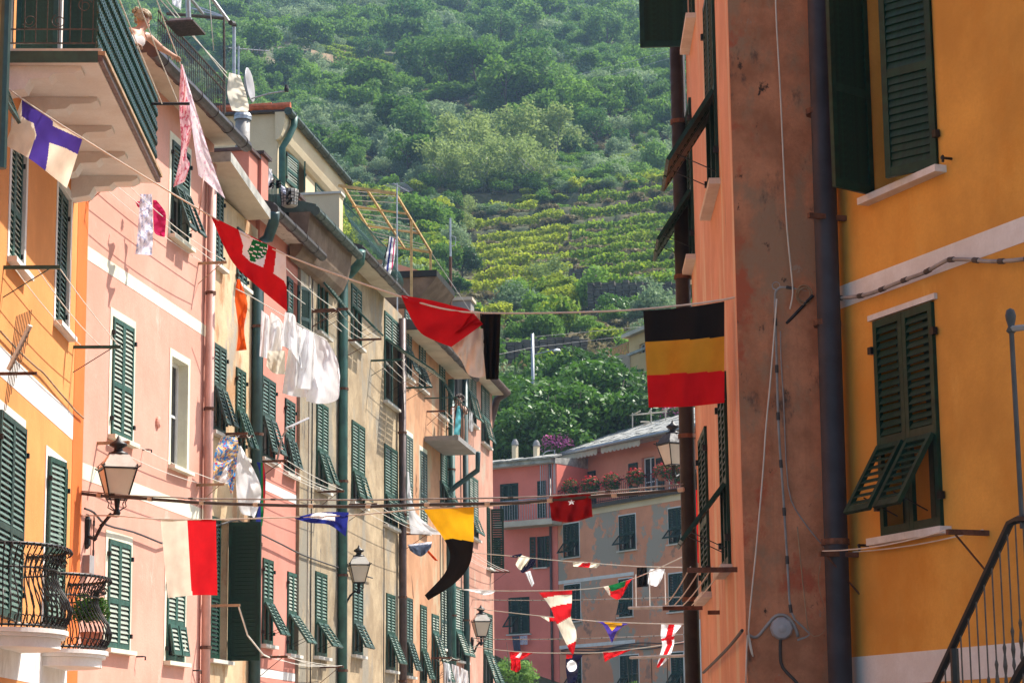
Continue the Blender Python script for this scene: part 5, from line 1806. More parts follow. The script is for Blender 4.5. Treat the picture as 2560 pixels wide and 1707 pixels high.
cloth('flag', 'cream flag with a violet cross blowing under the white balcony', 'flag', R1, 1,
      [((150, 685, 240, 745, 360, 828, 570, 950), (35, 1000, 200, 1092, 312, 1175, 460, 1295), [((150, 680, 240, 740, 235, 850, 190, 830, 150, 800), 1), ((240, 735, 365, 835, 362, 900, 340, 980, 330, 1080, 312, 1180, 195, 1090, 250, 930, 232, 850), 1), ((362, 868, 572, 962, 540, 1066, 450, 1020, 340, 982), 1)])], ['cream', 'violet'], .03, FG, nu=130, nv=100)
g_ = random.Random(3)
flecks = [((x_, y_, x_ + 22, y_ + 8, x_ + 20, y_ + 18, x_ - 3, y_ + 9), 2) for x_, y_ in ((405, 310), (440, 300), (470, 320), (425, 345), (460, 350), (490, 345), (415, 375), (450, 380), (478, 372), (435, 402), (500, 325), (395, 350))]
cloth('flag', 'red flag with a green cedar on white, twisted on the upper rope', 'flag', R1, 4,
      [((135, 113, 320, 205, 520, 305, 645, 372), (135, 122, 225, 330, 310, 466, 480, 620, 655, 765),
        [((318, 200, 420, 262, 525, 312, 490, 465, 400, 425, 345, 372, 352, 310), 2), ((418, 270, 520, 305, 512, 372, 488, 398, 455, 408, 432, 428, 398, 418, 396, 380, 382, 352, 400, 320), 1)] + flecks +
        [((580, 335, 650, 370, 690, 600, 668, 640, 635, 560, 560, 505, 572, 420), 2)])], ['red', 'green', 'white'], .045, FG, nu=120, nv=80)
cloth('flag', 'red, cream and black flag twisted over the middle of the upper rope', 'flag', R1, 7,
      [((325, 118, 560, 160, 740, 205, 862, 240, 965, 345), (325, 128, 400, 300, 480, 418, 600, 480, 715, 525), [], 0),
       ((862, 240, 965, 345), (715, 525, 760, 355), [], 0),
       ((760, 352, 965, 382), (715, 525, 800, 640, 850, 740, 930, 765, 990, 750), [], 1),
       ((938, 250, 1104, 262), (988, 778, 1086, 780), [], 2),
       ((925, 385, 975, 380), (905, 492, 975, 495), [], 2),
       ((868, 240, 950, 250), (915, 330, 955, 295), [], 1)], ['red', 'cream', 'black'], .03, FG)
cloth('flag', 'black, yellow and red striped flag hanging square beside the end wall', 'flag', R1, 11,
      [((132, 762, 420, 738, 690, 697), (170, 1425, 430, 1420, 690, 1393), [((100, 980, 300, 970, 720, 938, 720, 1172, 300, 1196, 100, 1206), 1), ((100, 1206, 300, 1196, 720, 1172, 720, 1460, 100, 1460), 2)])], ['black', 'amber', 'red'], .036, FG, freq=1.7, nu=64, nv=90)
cloth('flag', 'half cream half red flag hanging straight in front of the pink house', 'flag', R2, 5,
      [((890, 662, 1197, 660), (930, 1095, 1068, 1080, 1205, 1080), [((1037, 640, 1230, 640, 1230, 1100, 1066, 1100), 1)])], ['cream', 'red'], .02, FG, freq=1.3, nu=56, nv=36)
cloth('pennant', 'blue pennant with a white centre folded below the thick cable', 'flag', R2, 6,
      [((570, 651, 700, 622, 870, 620), (570, 656, 660, 680, 760, 690, 852, 755), [((668, 632, 700, 620, 800, 632, 790, 668, 720, 660, 650, 650), 1)])], ['blue', 'white'], .03, FG)
cloth('pennant', 'long yellow and black pennant curling to the left under the thick cable', 'flag', R2, 6,
      [((1285, 605, 1340, 690, 1400, 775, 1430, 860, 1400, 960, 1290, 1080), (1563, 592, 1562, 690, 1560, 800, 1535, 920, 1450, 1020, 1310, 1108), [((1360, 782, 1440, 766, 1600, 790, 1600, 1130, 1270, 1130, 1270, 1000), 1)])], ['gold', 'black'], .03, FG, nu=120, nv=40)
cloth('flag', 'dark red flag with a white star hanging under the thick cable', 'flag', R2, 9,
      [((590, -25, 770, -45, 950, -55), (615, 172, 780, 188, 965, 140), [((783, -12, 792, 8, 815, 6, 798, 19, 806, 38, 785, 26, 762, 40, 770, 20, 750, 8, 775, 9), 1)])], ['deep_red', 'white'], .025, FG, nu=70, nv=50)
cloth('flag', 'red flag half hidden behind the brown downpipe', 'flag', R2, 12, [((330, 500, 430, 495), (362, 870, 418, 905))], ['red'], .03, FG, y=.4)
cloth('pennant', 'narrow red pennant rolled along its rope in front of the ochre house', 'flag', R3, 6, [((1045, 990, 1140, 1002, 1265, 1003), (1047, 993, 1110, 1032, 1190, 1030, 1266, 1042), [((1170, 1012, 1215, 1014, 1205, 1030, 1165, 1028), 1)])], ['red', 'green'], .04, FG)
cloth('pennant', 'white pennant rolled along its rope near the distant lantern', 'flag', R3, 6, [((1480, 1046, 1580, 1048, 1690, 1054), (1482, 1049, 1560, 1060, 1610, 1078, 1660, 1072))], ['white'], .04, FG)
cloth('pennant', 'red and white striped pennant tapering to the right', 'flag', R3, 9,
      [((505, 790, 600, 910, 650, 1040, 700, 1150, 745, 1240, 770, 1290, 792, 1318), (790, 770, 787, 880, 780, 1000, 815, 1090, 826, 1140, 825, 1210, 802, 1318), [((545, 838, 640, 818, 800, 802, 800, 880, 700, 892, 600, 918), 1), ((655, 1065, 780, 995, 840, 1130, 832, 1202, 745, 1242), 1)])], ['red', 'cream'], .05, FG, nu=60)
cloth('flag', 'navy and white flag crumpled before the raspberry house', 'flag', R3, 9,
      [((255, 479, 350, 457, 360, 470), (262, 486, 305, 492, 338, 488), [], 1), ((340, 465, 430, 492), (305, 550, 345, 598, 400, 560)), ((432, 495, 487, 497), (345, 600, 370, 622, 460, 560), [], 1), ((385, 618, 430, 602), (445, 742, 465, 712), [], 2)], ['cream', 'navy', 'white'], .03, FG, y=.25, nu=24, nv=18)
cloth('pennant', 'small cream and red flag furled before the terracotta wall', 'flag', R3, 9, [((795, 526, 900, 527, 1035, 541), (800, 566, 900, 574, 1000, 580), [((825, 578, 890, 528, 950, 536, 940, 575), 1)])], ['cream', 'red'], .03, FG, y=.25)
cloth('flag', 'black and white flag lifted by the wind near the brown pipe', 'flag', R3, 9, [((1345, 576, 1430, 574), (1345, 746, 1440, 738), [], 1), ((1455, 590, 1587, 590), (1438, 715, 1515, 736, 1560, 670))], ['white', 'black'], .04, FG, y=.25, nu=30)
cloth('pennant', 'green and red pennant twisting on its rope', 'flag', R3, 9, [((1060, 742, 1250, 690, 1420, 630), (1108, 812, 1200, 846, 1300, 680, 1420, 634), [((1050, 735, 1102, 728, 1120, 815, 1090, 815), 1), ((1100, 728, 1252, 685, 1240, 740, 1128, 782), 2)])], ['red', 'cream', 'green'], .03, FG, y=-.1)
cloth('pennant', 'small cream and red pennant left of the long striped one', 'flag', R3, 9, [((510, 989, 650, 1003), (585, 1038, 650, 1036), [((592, 990, 660, 1000, 660, 1040, 594, 1040), 1)])], ['cream', 'red'], .02, FG, y=.45)
cloth('pennant', 'violet triangular pennant with a yellow centre', 'flag', R3, 9, [((990, 1035, 1050, 1062, 1095, 1140, 1130, 1222), (1275, 1056, 1220, 1082, 1170, 1132, 1133, 1222), [((1045, 1036, 1222, 1046, 1215, 1076, 1175, 1074, 1132, 1120, 1095, 1068), 1)])], ['violet', 'gold'], .03, FG, y=.4)
cloth('flag', 'white flag with a red cross curling down beside the brown pipe', 'flag', R3, 9,
      [((1555, 1060, 1550, 1160, 1562, 1240, 1540, 1330, 1515, 1428), (1730, 1070, 1690, 1120, 1665, 1170, 1663, 1230, 1620, 1350, 1525, 1436), [((1618, 1050, 1672, 1055, 1645, 1170, 1650, 1235, 1590, 1350, 1530, 1440, 1508, 1430, 1570, 1320, 1605, 1240, 1592, 1175), 1), ((1540, 1188, 1670, 1160, 1670, 1190, 1545, 1206), 1)])], ['white', 'red'], .04, FG, y=.4, nu=60)
cloth('flag', 'crumpled red flag with a white crescent on the lowest rope', 'flag', R3, 9, [((255, 1297, 350, 1300, 450, 1302), (260, 1362, 345, 1366, 450, 1308), [((305, 1342, 350, 1298, 362, 1306, 338, 1350), 1)]), ((265, 1356, 345, 1366), (262, 1450, 318, 1472, 350, 1440))], ['red', 'white'], .04, FG, y=.6, nu=30)
cloth('flag', 'navy flag with a white disc below the striped pennant', 'flag', R3, 9, [((740, 1320, 735, 1430, 755, 1590), (882, 1325, 850, 1400, 825, 1590), [([c for t in np.linspace(0, 2 * PI, 20) for c in (787 + 43 * math.cos(t), 1420 + 50 * math.sin(t))], 1), ((725, 1310, 800, 1315, 790, 1350, 730, 1360), 2)])], ['navy', 'white', 'red'], .03, FG, y=.6, nu=44)
cloth('pennant', 'torn dark red pennant right of the navy flag with a disc', 'flag', R3, 9, [((1055, 1302, 1180, 1292, 1290, 1279), (1070, 1386, 1110, 1360, 1180, 1330, 1288, 1284))], ['red'], .03, FG, y=.6)

# ------------------------------------------------------------------ washing
LA = L.pt(640, 820, -.75)
WL = Plane((LA.x, LA.y), L.ang - rad(14))
GW = 'white washing on the long line over the rose house'
cable('washing_line', 'white cord carrying the white washing over the rose house', WL.line(dense(q(4, 300, 610, 400, 660, 560, 755, 700, 835, 820, 905, 930, 968))), .008, 'rope', 'rope')
for lb, A, B, mt_, am in (
    ('white pillowcase at the left end of the white washing', (478, 757, 530, 798), (465, 1075, 532, 1095), ['white'], .05),
    ('white cloth pegged in a tent shape second from the left', (545, 770, 600, 812, 625, 850), (480, 1030, 550, 1042, 618, 1036), ['white'], .07),
    ('small pale green towel showing below the white cloths', (520, 1040, 640, 1036), (512, 1140, 560, 1190, 640, 1200), ['cream'], .04),
    ('white shirt with blue pegs in the middle of the line', (640, 770, 690, 782, 712, 800), (608, 1000, 680, 1035, 758, 1160), ['white'], .07),
    ('long white sheet hanging lowest in the middle of the washing', (690, 835, 760, 880), (620, 1328, 700, 1350, 795, 1356), ['white'], .07),
    ('white trousers between the long sheet and the billowing one', (765, 880, 840, 918), (690, 1288, 790, 1300, 878, 1300), ['white'], .08),
    ('big white sheet billowing at the right end of the washing', (820, 905, 870, 930, 925, 962, 1000, 1100, 1018, 1210), (785, 1382, 860, 1400, 940, 1396, 1000, 1372, 1012, 1340), ['white'], .12)):
    cloth('laundry_cloth', lb, 'laundry', WL, 4, [(A, B)], mt_, am, GW, nu=34, nv=34, y=random.uniform(-.12, .06), freq=1.3)
W3 = lambda y: Plane((L.w(0, y, 0).x, L.w(0, y, 0).y), L.ang)


def facing(u, v, P, y, turn):
    """vertical plane through a point hung off a wall, turned towards the street"""
    p = P.pt(u, v, y)
    return Plane((p.x, p.y), P.ang - rad(turn * .45))


cloth('laundry_cloth', 'orange red garment hanging alone on the cream house', 'laundry', facing(600, 800, L, -.5, 45), 4, [((310, 545, 295, 680, 318, 880, 305, 1038), (328, 545, 382, 712, 358, 880, 377, 1030))], ['orange'], .05)
cloth('laundry_cloth', 'blue flecked white sheet hung under the white balcony', 'laundry', facing(362, 580, L, -.4, 60), 3, [((965, -40, 945, 250, 930, 372), (1045, -40, 1052, 200, 1046, 380))], ['bluewhite'], .05, nv=36)
cloth('laundry_cloth', 'magenta garment beside the blue flecked sheet', 'laundry', facing(400, 560, L, -.4, 60), 3, [((1052, 0, 1056, 170, 1068, 232, 1128, 256), (1075, 2, 1122, 60, 1142, 110, 1134, 250)), ((930, 12, 965, 10), (945, 45, 965, 60))], ['magenta'], .03)
cloth('laundry_cloth', 'blue floral beach trousers under the tilted shutters', 'laundry', facing(560, 1140, L, -.4, 50), 6, [((165, 200, 125, 300, 118, 420, 122, 440), (250, 205, 256, 290, 180, 380, 148, 455)), ((200, 330, 195, 440, 215, 520), (252, 280, 245, 380, 225, 520))], ['floral'], .05)
cloth('laundry_cloth', 'white cloth beside the floral trousers', 'laundry', facing(610, 1150, L, -.4, 50), 6, [((252, 250, 242, 420, 265, 612, 330, 640), (272, 255, 368, 440, 382, 540, 345, 655))], ['white'], .08)
cloth('laundry_cloth', 'small white towel inside the floral trousers', 'laundry', facing(570, 1150, L, -.3, 50), 6, [((178, 330, 150, 458), (215, 330, 200, 462))], ['white'], .03)
cloth('laundry_cloth', 'blue and violet striped garment right of the white cloth', 'laundry', facing(650, 1200, L, -.4, 50), 6, [((358, 342, 378, 420, 372, 560, 345, 718), (396, 348, 408, 430, 404, 560, 390, 695), [((380, 300, 392, 300, 398, 720, 382, 720), 1), ((392, 300, 402, 300, 408, 720, 398, 720), 2)])], ['blue', 'green', 'red'], .03)
cloth('laundry_cloth', 'long sheer white dress on the rack across the brown pipe', 'laundry', facing(1040, 1300, L, -.4, 50), 6, [((1193, 395, 1195, 560, 1212, 740), (1202, 395, 1240, 620, 1390, 745))], ['white'], .06, nu=36)
cloth('laundry_cloth', 'dark blue trousers under the sheer white dress', 'laundry', facing(1050, 1370, L, -.4, 50), 6, [((1196, 800, 1330, 783), (1208, 832, 1270, 866, 1326, 815), [((1200, 795, 1335, 775, 1335, 795, 1200, 808), 1)])], ['slate_blue', 'bluewhite'], .04)
cloth('laundry_cloth', 'small orange cloth beside the dark blue trousers', 'laundry', facing(1080, 1390, L, -.4, 50), 6, [((1300, 838, 1312, 832), (1345, 888, 1366, 890))], ['orange'], .02, nu=14, nv=14)
for k, (A, B, lb) in enumerate((((1395, 1450, 1430, 1462), (1398, 1570, 1440, 1572), 'white shirt leftmost on the low apricot house rack'), ((1440, 1460, 1480, 1475), (1445, 1580, 1490, 1585), 'white vest second on the low apricot house rack'), ((1490, 1480, 1530, 1500), (1480, 1580, 1535, 1590), 'white cloth rightmost on the low apricot house rack'))):
    cloth('laundry_cloth', lb, 'laundry', facing(1115 + 20 * k, 1680, L, -.35, 45), 6, [(A, B)], ['white'], .05, nu=16, nv=16)
for A, B, lb, c_ in (((275, 1166, 335, 1162), (290, 1292, 350, 1290), 'grey shorts drying under the raspberry house window', 'slate_blue'), ((343, 1162, 405, 1158), (343, 1238, 410, 1236), 'pale blue shorts drying under the raspberry house window', 'bluewhite')):
    cloth('laundry_cloth', lb, 'laundry', BP, 9, [(A, B)], [c_], .03, nu=14, nv=14, y=-.3)

# the pink sheet the woman is hanging out, its cords
SHP = Plane(at_dist(500, 300, 29.6).to_2d(), rad(-8))
cloth('laundry_cloth', 'long pink and white sheet hanging from the hand of the leaning woman', 'laundry', SHP, 1,
      [((1245, 440, 1232, 700, 1246, 1000, 1225, 1150, 1192, 1288), (1252, 450, 1318, 860, 1282, 1060, 1306, 1132, 1270, 1250), [], 1),
       ((1248, 445, 1316, 860, 1340, 1020, 1365, 1206), (1256, 445, 1380, 860, 1480, 1180, 1550, 1368))], ['pinkwhite', 'pinkred'], .035, None, nu=60, nv=26)
ra = OP.at(392, 260, -1.12); rb = OP.pt(447, 262, -1.5)
o = thing('laundry_rack', 'dark washing arm beyond the balcony end with cords rising to the upper left', 'laundry rack', OP.pt(392, 260, -1.12))
b0_ = OP.pt(392, 260, -1.12)
MB().tube([OP.w(ra[0], -.9, ra[1]) - b0_, OP.w(ra[0], -1.55, ra[1]) - b0_], .02, 6).build('arm', M['iron'], o, loc=(0, 0, 0))
for px in (((295, -10), (405, 260)), ((340, -10), (444, 256)), ((388, -10), (452, 162))):
    A, B = OP.pt(px[0][0], px[0][1], -1.35), OP.pt(px[1][0], px[1][1], -1.35)
    MB().tube([A - b0_, (A + B) / 2 - b0_ - Vector((0, 0, .02)), B - b0_], .007, 5).build('line', M['rope'], o, loc=(0, 0, 0))
cable('washing_line', 'pink cord dropping from the pink sheet to the flag rope', R1.line(q(1, 1400, 1215, 1368, 1480)), .007, 'pink_pipe', 'rope')


# ------------------------------------------------------------------ roof terraces of the left row
def terrace_rail(name, label, P, ptA, ptB, y, h, mat, step=.11, belly=False):
    xa, zt = P.at(ptA[0], ptA[1], y); xb, zb = P.at(ptB[0], ptB[1], y)
    o = thing(name, label, 'railing', P.w(xa, y, zt - h), P.ang)
    sl = (zb - zt)
    n = int((xb - xa) / step)
    if belly:
        bm_ = MB().tube([(0, -.16 * math.sin(PI * min(1, t * 1.25)) ** 1.5 if t < .8 else 0, h * t) for t in np.linspace(0, 1, 9)], .008, 4).mesh('baluster', M[mat])
    else:
        bm_ = MB().tube([(0, 0, 0), (0, 0, h)], .008, 4).mesh('baluster', M[mat])
    for k in range(n + 1):
        link('baluster', bm_, o, ((xb - xa) * k / n, 0, sl * k / n))
    for zz in ((0.02, h) if belly else (.06, h * .86, h)):
        MB().tube([(0, 0, zz), (xb - xa, 0, sl + zz)], .017, 6).build('rail', M[mat], o, loc=(0, 0, 0))
    return o


terrace_rail('terrace_railing', 'rusty iron railing of the roof terrace above the pink house gutter', L, (396, 28), (561, 207), .15, 1.05, 'rail_iron')
o = thing('metal_pergola', 'metal pole frame of the pink house roof terrace', 'pergola', L.pt(561, 280, .2))
b0_ = Vector(o.location)
def pole(o, b0_, A, B, r, mat, name='pole'):
    MB().tube([A - b0_, B - b0_], r, 7).build(name, M[mat], o, loc=(0, 0, 0))
J = lambda k, x, y, d=.2: L.pt(*q(k, x, y), d)
pole(o, b0_, J(1, 1545, 780), J(1, 1540, 125), .022, 'rail_iron'); pole(o, b0_, J(1, 1610, 520, .0), J(1, 1610, 180, .0), .03, 'steel')
pole(o, b0_, J(1, 1300, 185, .6), J(1, 1290, -60, .6), .045, 'steel'); pole(o, b0_, J(1, 1540, 128), J(1, 1150, 95, 1.4), .03, 'rail_iron')
pole(o, b0_, J(1, 1590, 170, .0), J(1, 1450, -20, .3), .03, 'steel'); pole(o, b0_, J(1, 1395, 95, .6), J(1, 1300, -20, .6), .03, 'steel')
pole(o, b0_, J(1, 1540, 122), J(1, 1320, 60, 1.0), .015, 'steel'); pole(o, b0_, J(1, 1545, 118), J(1, 1350, 45, 1.0), .015, 'steel')
b = MB(); pts_ = [J(1, 1585, 158, .0) - b0_, J(1, 1605, 162, .0) - b0_, J(1, 1612, 180, .0) - b0_]
b.tube(pts_, .045, 7); b.build('elbow', M['cable'], o, loc=(0, 0, 0))
o = thing('shelf', 'small metal shelf fixed to the terrace railing of the pink house', 'shelf', J(1, 1245, 190, -.1), L.ang)
MB().box(-.35, .35, -.3, .15, -.03, .0).build('tray', M['rail_iron'], o, loc=(0, 0, 0))
MB().box(-.3, .3, -.25, .1, .001, .05).build('rim', M['steel'], o, loc=(0, 0, 0))
for A, B, lb in (((1075, -30), (1560, 505), 'upper washing cord of the pink house roof terrace'), ((1120, -30), (1565, 540), 'lower washing cord of the pink house roof terrace'), ((1440, -10), (1470, 350), 'loose cord hanging from the terrace pole frame')):
    cable('washing_line', lb, [J(1, *A, -.05), J(1, (A[0] + B[0]) / 2, (A[1] + B[1]) / 2 + 6, -.05), J(1, *B, -.05)], .008, 'rope', 'rope')
cloth('laundry_cloth', 'cream cloth bag bunched at the terrace end above the metal flue', 'laundry', facing(590, 230, L, -.1, 60), 2, [((255, 500, 242, 640, 275, 762), (330, 520, 370, 640, 392, 755, 350, 772))], ['cream'], .06)
cloth('awning_cloth', 'white rolled awning edge over the pink house roof terrace', 'awning', facing(440, 10, L, .3, 60), 1, [((1180, -20, 1250, -10), (1185, 30, 1245, 70))], ['white'], .05, nu=16, nv=16)
p = L.pt(606, 366, 1.0)
o = thing('chimney_flue', 'round metal flue with a cap in front of the cream upper house', 'chimney', p)
zt = L.pt(606, 284, 1.0).z - p.z
MB().lathe([(.14, -.6), (.14, zt * .8)], 14).build('pipe', M['cable_grey'], o, loc=(0, 0, 0), smooth=True)
MB().lathe([(.17, zt * .8), (.17, zt * .9), (.18, zt * .9), (.15, zt), (.02, zt + .04)], 14).build('cap', M['steel'], o, loc=(0, 0, 0))
p = L.pt(612, 252, 3.0)
o = thing('satellite_dish', 'satellite dish seen edge on with its long arm above the red ridge tiles', 'satellite dish', p)
MB().lathe([(.02, 0), (.22, .03), (.40, .11), (.41, .115), (.39, .13), (.2, .06), (.02, .03)], 20, (0, 0, .35), Matrix.Rotation(rad(-8), 3, 'Z') @ Matrix.Rotation(rad(84), 3, 'Y')).build('dish', M['grey_plastic'], o, loc=(0, 0, 0), smooth=True)
MB().tube([(0, 0, -.5), (0, 0, .3)], .03, 6).build('mast', M['steel'], o, loc=(0, 0, 0))
MB().tube([(.1, 0, .03), (.55, 0, .16), (.95, 0, .22)], .018, 6).build('arm', M['steel'], o, loc=(0, 0, 0))
MB().lathe([(.05, 0), (.06, .06), (.03, .16)], 8, (.95, 0, .2)).build('feed_horn', M['iron'], o, loc=(0, 0, 0))


def comb_antenna(p, label, h, n, ln, ang, tilt=0.0):
    o = thing('tv_antenna', label, 'antenna', p)
    MB().tube([(0, 0, 0), (0, 0, h)], .02, 6).build('mast', M['steel'], o, loc=(0, 0, 0))
    d = Vector((math.cos(ang), math.sin(ang), tilt)); s_ = Vector((-math.sin(ang), math.cos(ang), 0))
    MB().tube([Vector((0, 0, h - .05)) - d * .2, Vector((0, 0, h - .05)) + d * (ln - .2)], .012, 5).build('boom', M['steel'], o, loc=(0, 0, 0))
    b = MB()
    for k in range(n):
        c_ = Vector((0, 0, h - .05)) + d * (-.15 + (ln - .15) * k / (n - 1)); w = .28 - .12 * k / n
        b.tube([c_ - s_ * w, c_ + s_ * w], .007, 4)
    b.build('elements', M['steel'], o, loc=(0, 0, 0), kind='stuff')
    return o


comb_antenna(L.pt(596, 190, 1.2), 'small comb aerial on the terrace end pole', .6, 7, .8, .3)
comb_antenna(L.pt(993, 800, .1), 'metal mast with a comb aerial at the corner of the wooden pergola', L.pt(990, 455, .1).z - L.pt(993, 800, .1).z, 8, .9, 1.2)
# rose parapets
o = thing('roof_parapet', 'rose rooftop parapet blocks with brown coping beside the cream house', 'parapet', L.pt(622, 480, .1), L.ang)
PL_ = Plane(o.location.to_2d(), L.ang)
zbot = o.location.z
for ua, ub, vt, ya, yb in ((622, 644, 376, 0, 1.4), (645, 663, 386, -.06, 1.3)):
    xa, xb = PL_.at(ua, vt + 60)[0], PL_.at(ub, vt + 60)[0]; zt = PL_.at(ua, vt)[1] - zbot
    MB().box(xa, xb - .01, ya, yb, -1.0, zt).build('wall_block', M['rose'], o, loc=(0, 0, 0))
    MB().box(xa - .05, xb + .03, ya - .06, yb + .05, zt, zt + .06).build('coping', M['brown_pipe'], o, loc=(0, 0, 0))
o = thing('roof_parapet', 'lower rose parapet block with brown coping right of the terrace laundry', 'parapet', L.pt(746, 560, .1), L.ang)
PL2 = Plane(o.location.to_2d(), L.ang)
xa, xb = PL2.at(744, 530)[0], PL2.at(756, 530)[0]; zt = PL2.at(744, 492)[1] - o.location.z
MB().box(xa, xb, 0, .42, -1.2, zt).build('wall_block', M['rose'], o, loc=(0, 0, 0))
MB().box(xa - .05, xb + .05, -.06, .47, zt, zt + .06).build('coping', M['brown_pipe'], o, loc=(0, 0, 0))
terrace_rail('terrace_railing', 'green railing between the two rose rooftop parapets', L, (664, 418), (742, 498), .15, 1.0, 'green_pipe')
for A, B, lb, c_ in (((530, 1160, 520, 1280, 515, 1310), (548, 1165, 560, 1260, 545, 1300), 'white top at the left of the dark terrace washing', 'white'), ((545, 1230, 525, 1290), (570, 1230, 560, 1300), 'black swimsuit on the rose terrace railing', 'black'), ((575, 1240, 580, 1300), (610, 1240, 615, 1290), 'black lace top on the rose terrace railing', 'black'),
                    ((612, 1270, 610, 1320), (640, 1290, 650, 1340), 'violet dotted cloth on the rose terrace railing', 'bluewhite'), ((650, 1290, 645, 1390, 650, 1410), (680, 1300, 690, 1390, 672, 1412), 'black knickers hanging lowest on the terrace washing', 'black')):
    cloth('laundry_cloth', lb, 'laundry', facing(690, 450, L, .0, 40), 2, [(A, B)], [c_], .05, nu=16, nv=16)
p = L.pt(*q(2, 670, 1425), -.1)
o = thing('laundry_basket', 'pale woven peg basket hanging at the lower rose parapet', 'basket', p)
MB().lathe([(.1, 0), (.15, .03), (.17, .3), (.165, .33), (.15, .33)], 14).build('basket_body', M['stone'], o, loc=(0, 0, 0))
b = MB()
for k in range(14):
    a = 2 * PI * k / 14
    b.tube([(.155 * math.cos(a), .155 * math.sin(a), .02), (.176 * math.cos(a), .176 * math.sin(a), .32)], .007, 4)
for zz in (.08, .14, .2, .26):
    b.tube([((.158 + zz * .06) * math.cos(a), (.158 + zz * .06) * math.sin(a), zz) for a in np.linspace(0, 2 * PI, 15)[:-1]], .006, 4, closed=True)
b.build('weave', M['iron'], o, loc=(0, 0, 0), kind='stuff')
# cream block and green terrace
o = thing('roof_block', 'low cream rooftop block in front of the wooden pergola', 'parapet', L.pt(848, 560, .5), L.ang)
PL3 = Plane(o.location.to_2d(), L.ang)
zt = PL3.at(848, 484)[1] - o.location.z
MB().box(0, PL3.at(857, 540)[0], 0, 2.4, -1.5, zt).build('wall_block', M['cream'], o, loc=(0, 0, 0))
MB().box(-.04, PL3.at(858, 540)[0], -.05, 2.45, zt, zt + .05).build('coping', M['stone'], o, loc=(0, 0, 0))
terrace_rail('terrace_railing', 'bellied green iron railing of the terrace under the wooden pergola', L, (862, 508), (992, 648), .2, .95, 'green_pipe', .1, True)
o = thing('wooden_pergola', 'yellow wooden pergola frame with wires over the green railed terrace', 'pergola', L.pt(990, 600, .2))
b0_ = Vector(o.location)
def beam(A, B, w=.045, name='beam', mat='wood_yellow'):
    MB().tube([A - b0_, B - b0_], w, 4).build(name, M[mat], o, loc=(0, 0, 0))
NL, NR, FR = J(2, 1010, 1278, 1.7), J(2, 1400, 1332, .2), J(4, 1645, 362, .2)
FL = NL + (FR - NR)
beam(NL, NR, .045); beam(NR, FR, .036); beam(NL + Vector((.1, 0, -.02)), FL, .036); beam(FL, FR, .036)
for t_ in (.33, .66):
    beam(NL.lerp(FL, t_), NR.lerp(FR, t_), .03)
beam(NL.lerp(NR, .5), FL.lerp(FR, .5), .033)
for t_ in (.42, .98):
    tp = NR.lerp(FR, t_)
    beam(tp, Vector((tp.x, tp.y, tp.z - 2.2)), .045, 'post')
for k in range(13):
    t_ = (k + .5) / 13
    MB().tube([NL.lerp(FL, t_) - b0_ + Vector((0, 0, .06)), NR.lerp(FR, min(1, max(0, t_ + random.uniform(-.12, .12)))) - b0_ + Vector((0, 0, .05))], .012, 4).build('wire', M['rope'], o, loc=(0, 0, 0))
MB().tube([FR - b0_, FR - b0_ + Vector((1.1, .6, -1.6))], .012, 4).build('wire', M['rope'], o, loc=(0, 0, 0))
b0_ = L.pt(1000, 640, .3)
cloth('laundry_cloth', 'blue, white and black striped towels bunched at the end of the green railing', 'laundry', facing(972, 640, L, .0, 60), 4, [((1355, 245, 1335, 350, 1295, 470), (1400, 270, 1395, 400, 1360, 528), [((1350, 240, 1362, 240, 1315, 500, 1300, 490), 1), ((1372, 240, 1380, 240, 1345, 530, 1330, 520), 2), ((1390, 250, 1398, 250, 1380, 480, 1370, 480), 3)])], ['white', 'black', 'blue', 'magenta'], .05)
o = thing('roof_block', 'rose triangular rooftop wall with a dark slab under the end of the pergola', 'parapet', L.pt(1045, 690, .05), L.ang)
PL4 = Plane(o.location.to_2d(), L.ang)
xa_, zs_ = PL4.at(1047, 676); xe_, ze_ = PL4.at(1094, 752)
MB().box(xa_, xe_, -.45, 1.2, zs_ - .16, zs_).build('slab', M['iron'], o, loc=(0, 0, 0)).location.z = -o.location.z
for c_ in o.children: c_.location = (0, 0, -o.location.z)
b = MB(); zt4 = PL4.at(1000, 590)[1]
b.prism([(0, zs_ + .002), (1.05, zs_ + .002), (1.05, zt4), (.95, zt4)], xa_, xa_ + .15)
b.build('wall_block', M['pink'], o, loc=(0, 0, -o.location.z))
b = MB(); b.prism([(-.45, zs_ - .162), (1.2, zs_ - .162), (1.2, zs_ - .9), (.1, zs_ - .8)], xa_ + .05, xe_)
b.build('cove', M['soffit_brown'], o, loc=(0, 0, -o.location.z))
p = L.pt(1158, 800, 1.5)
o = thing('chimney', 'grey rendered chimney block at the far end of the left roofs', 'chimney', p, L.ang)
zt = L.pt(1158, 757, 1.5).z - p.z
MB().box(-.35, .35, -.3, .3, -1.5, zt).build('stack', M['grey_wall'], o, loc=(0, 0, 0))
MB().box(-.42, .42, -.36, .36, zt, zt + .1).build('cap', M['soffit'], o, loc=(0, 0, 0))
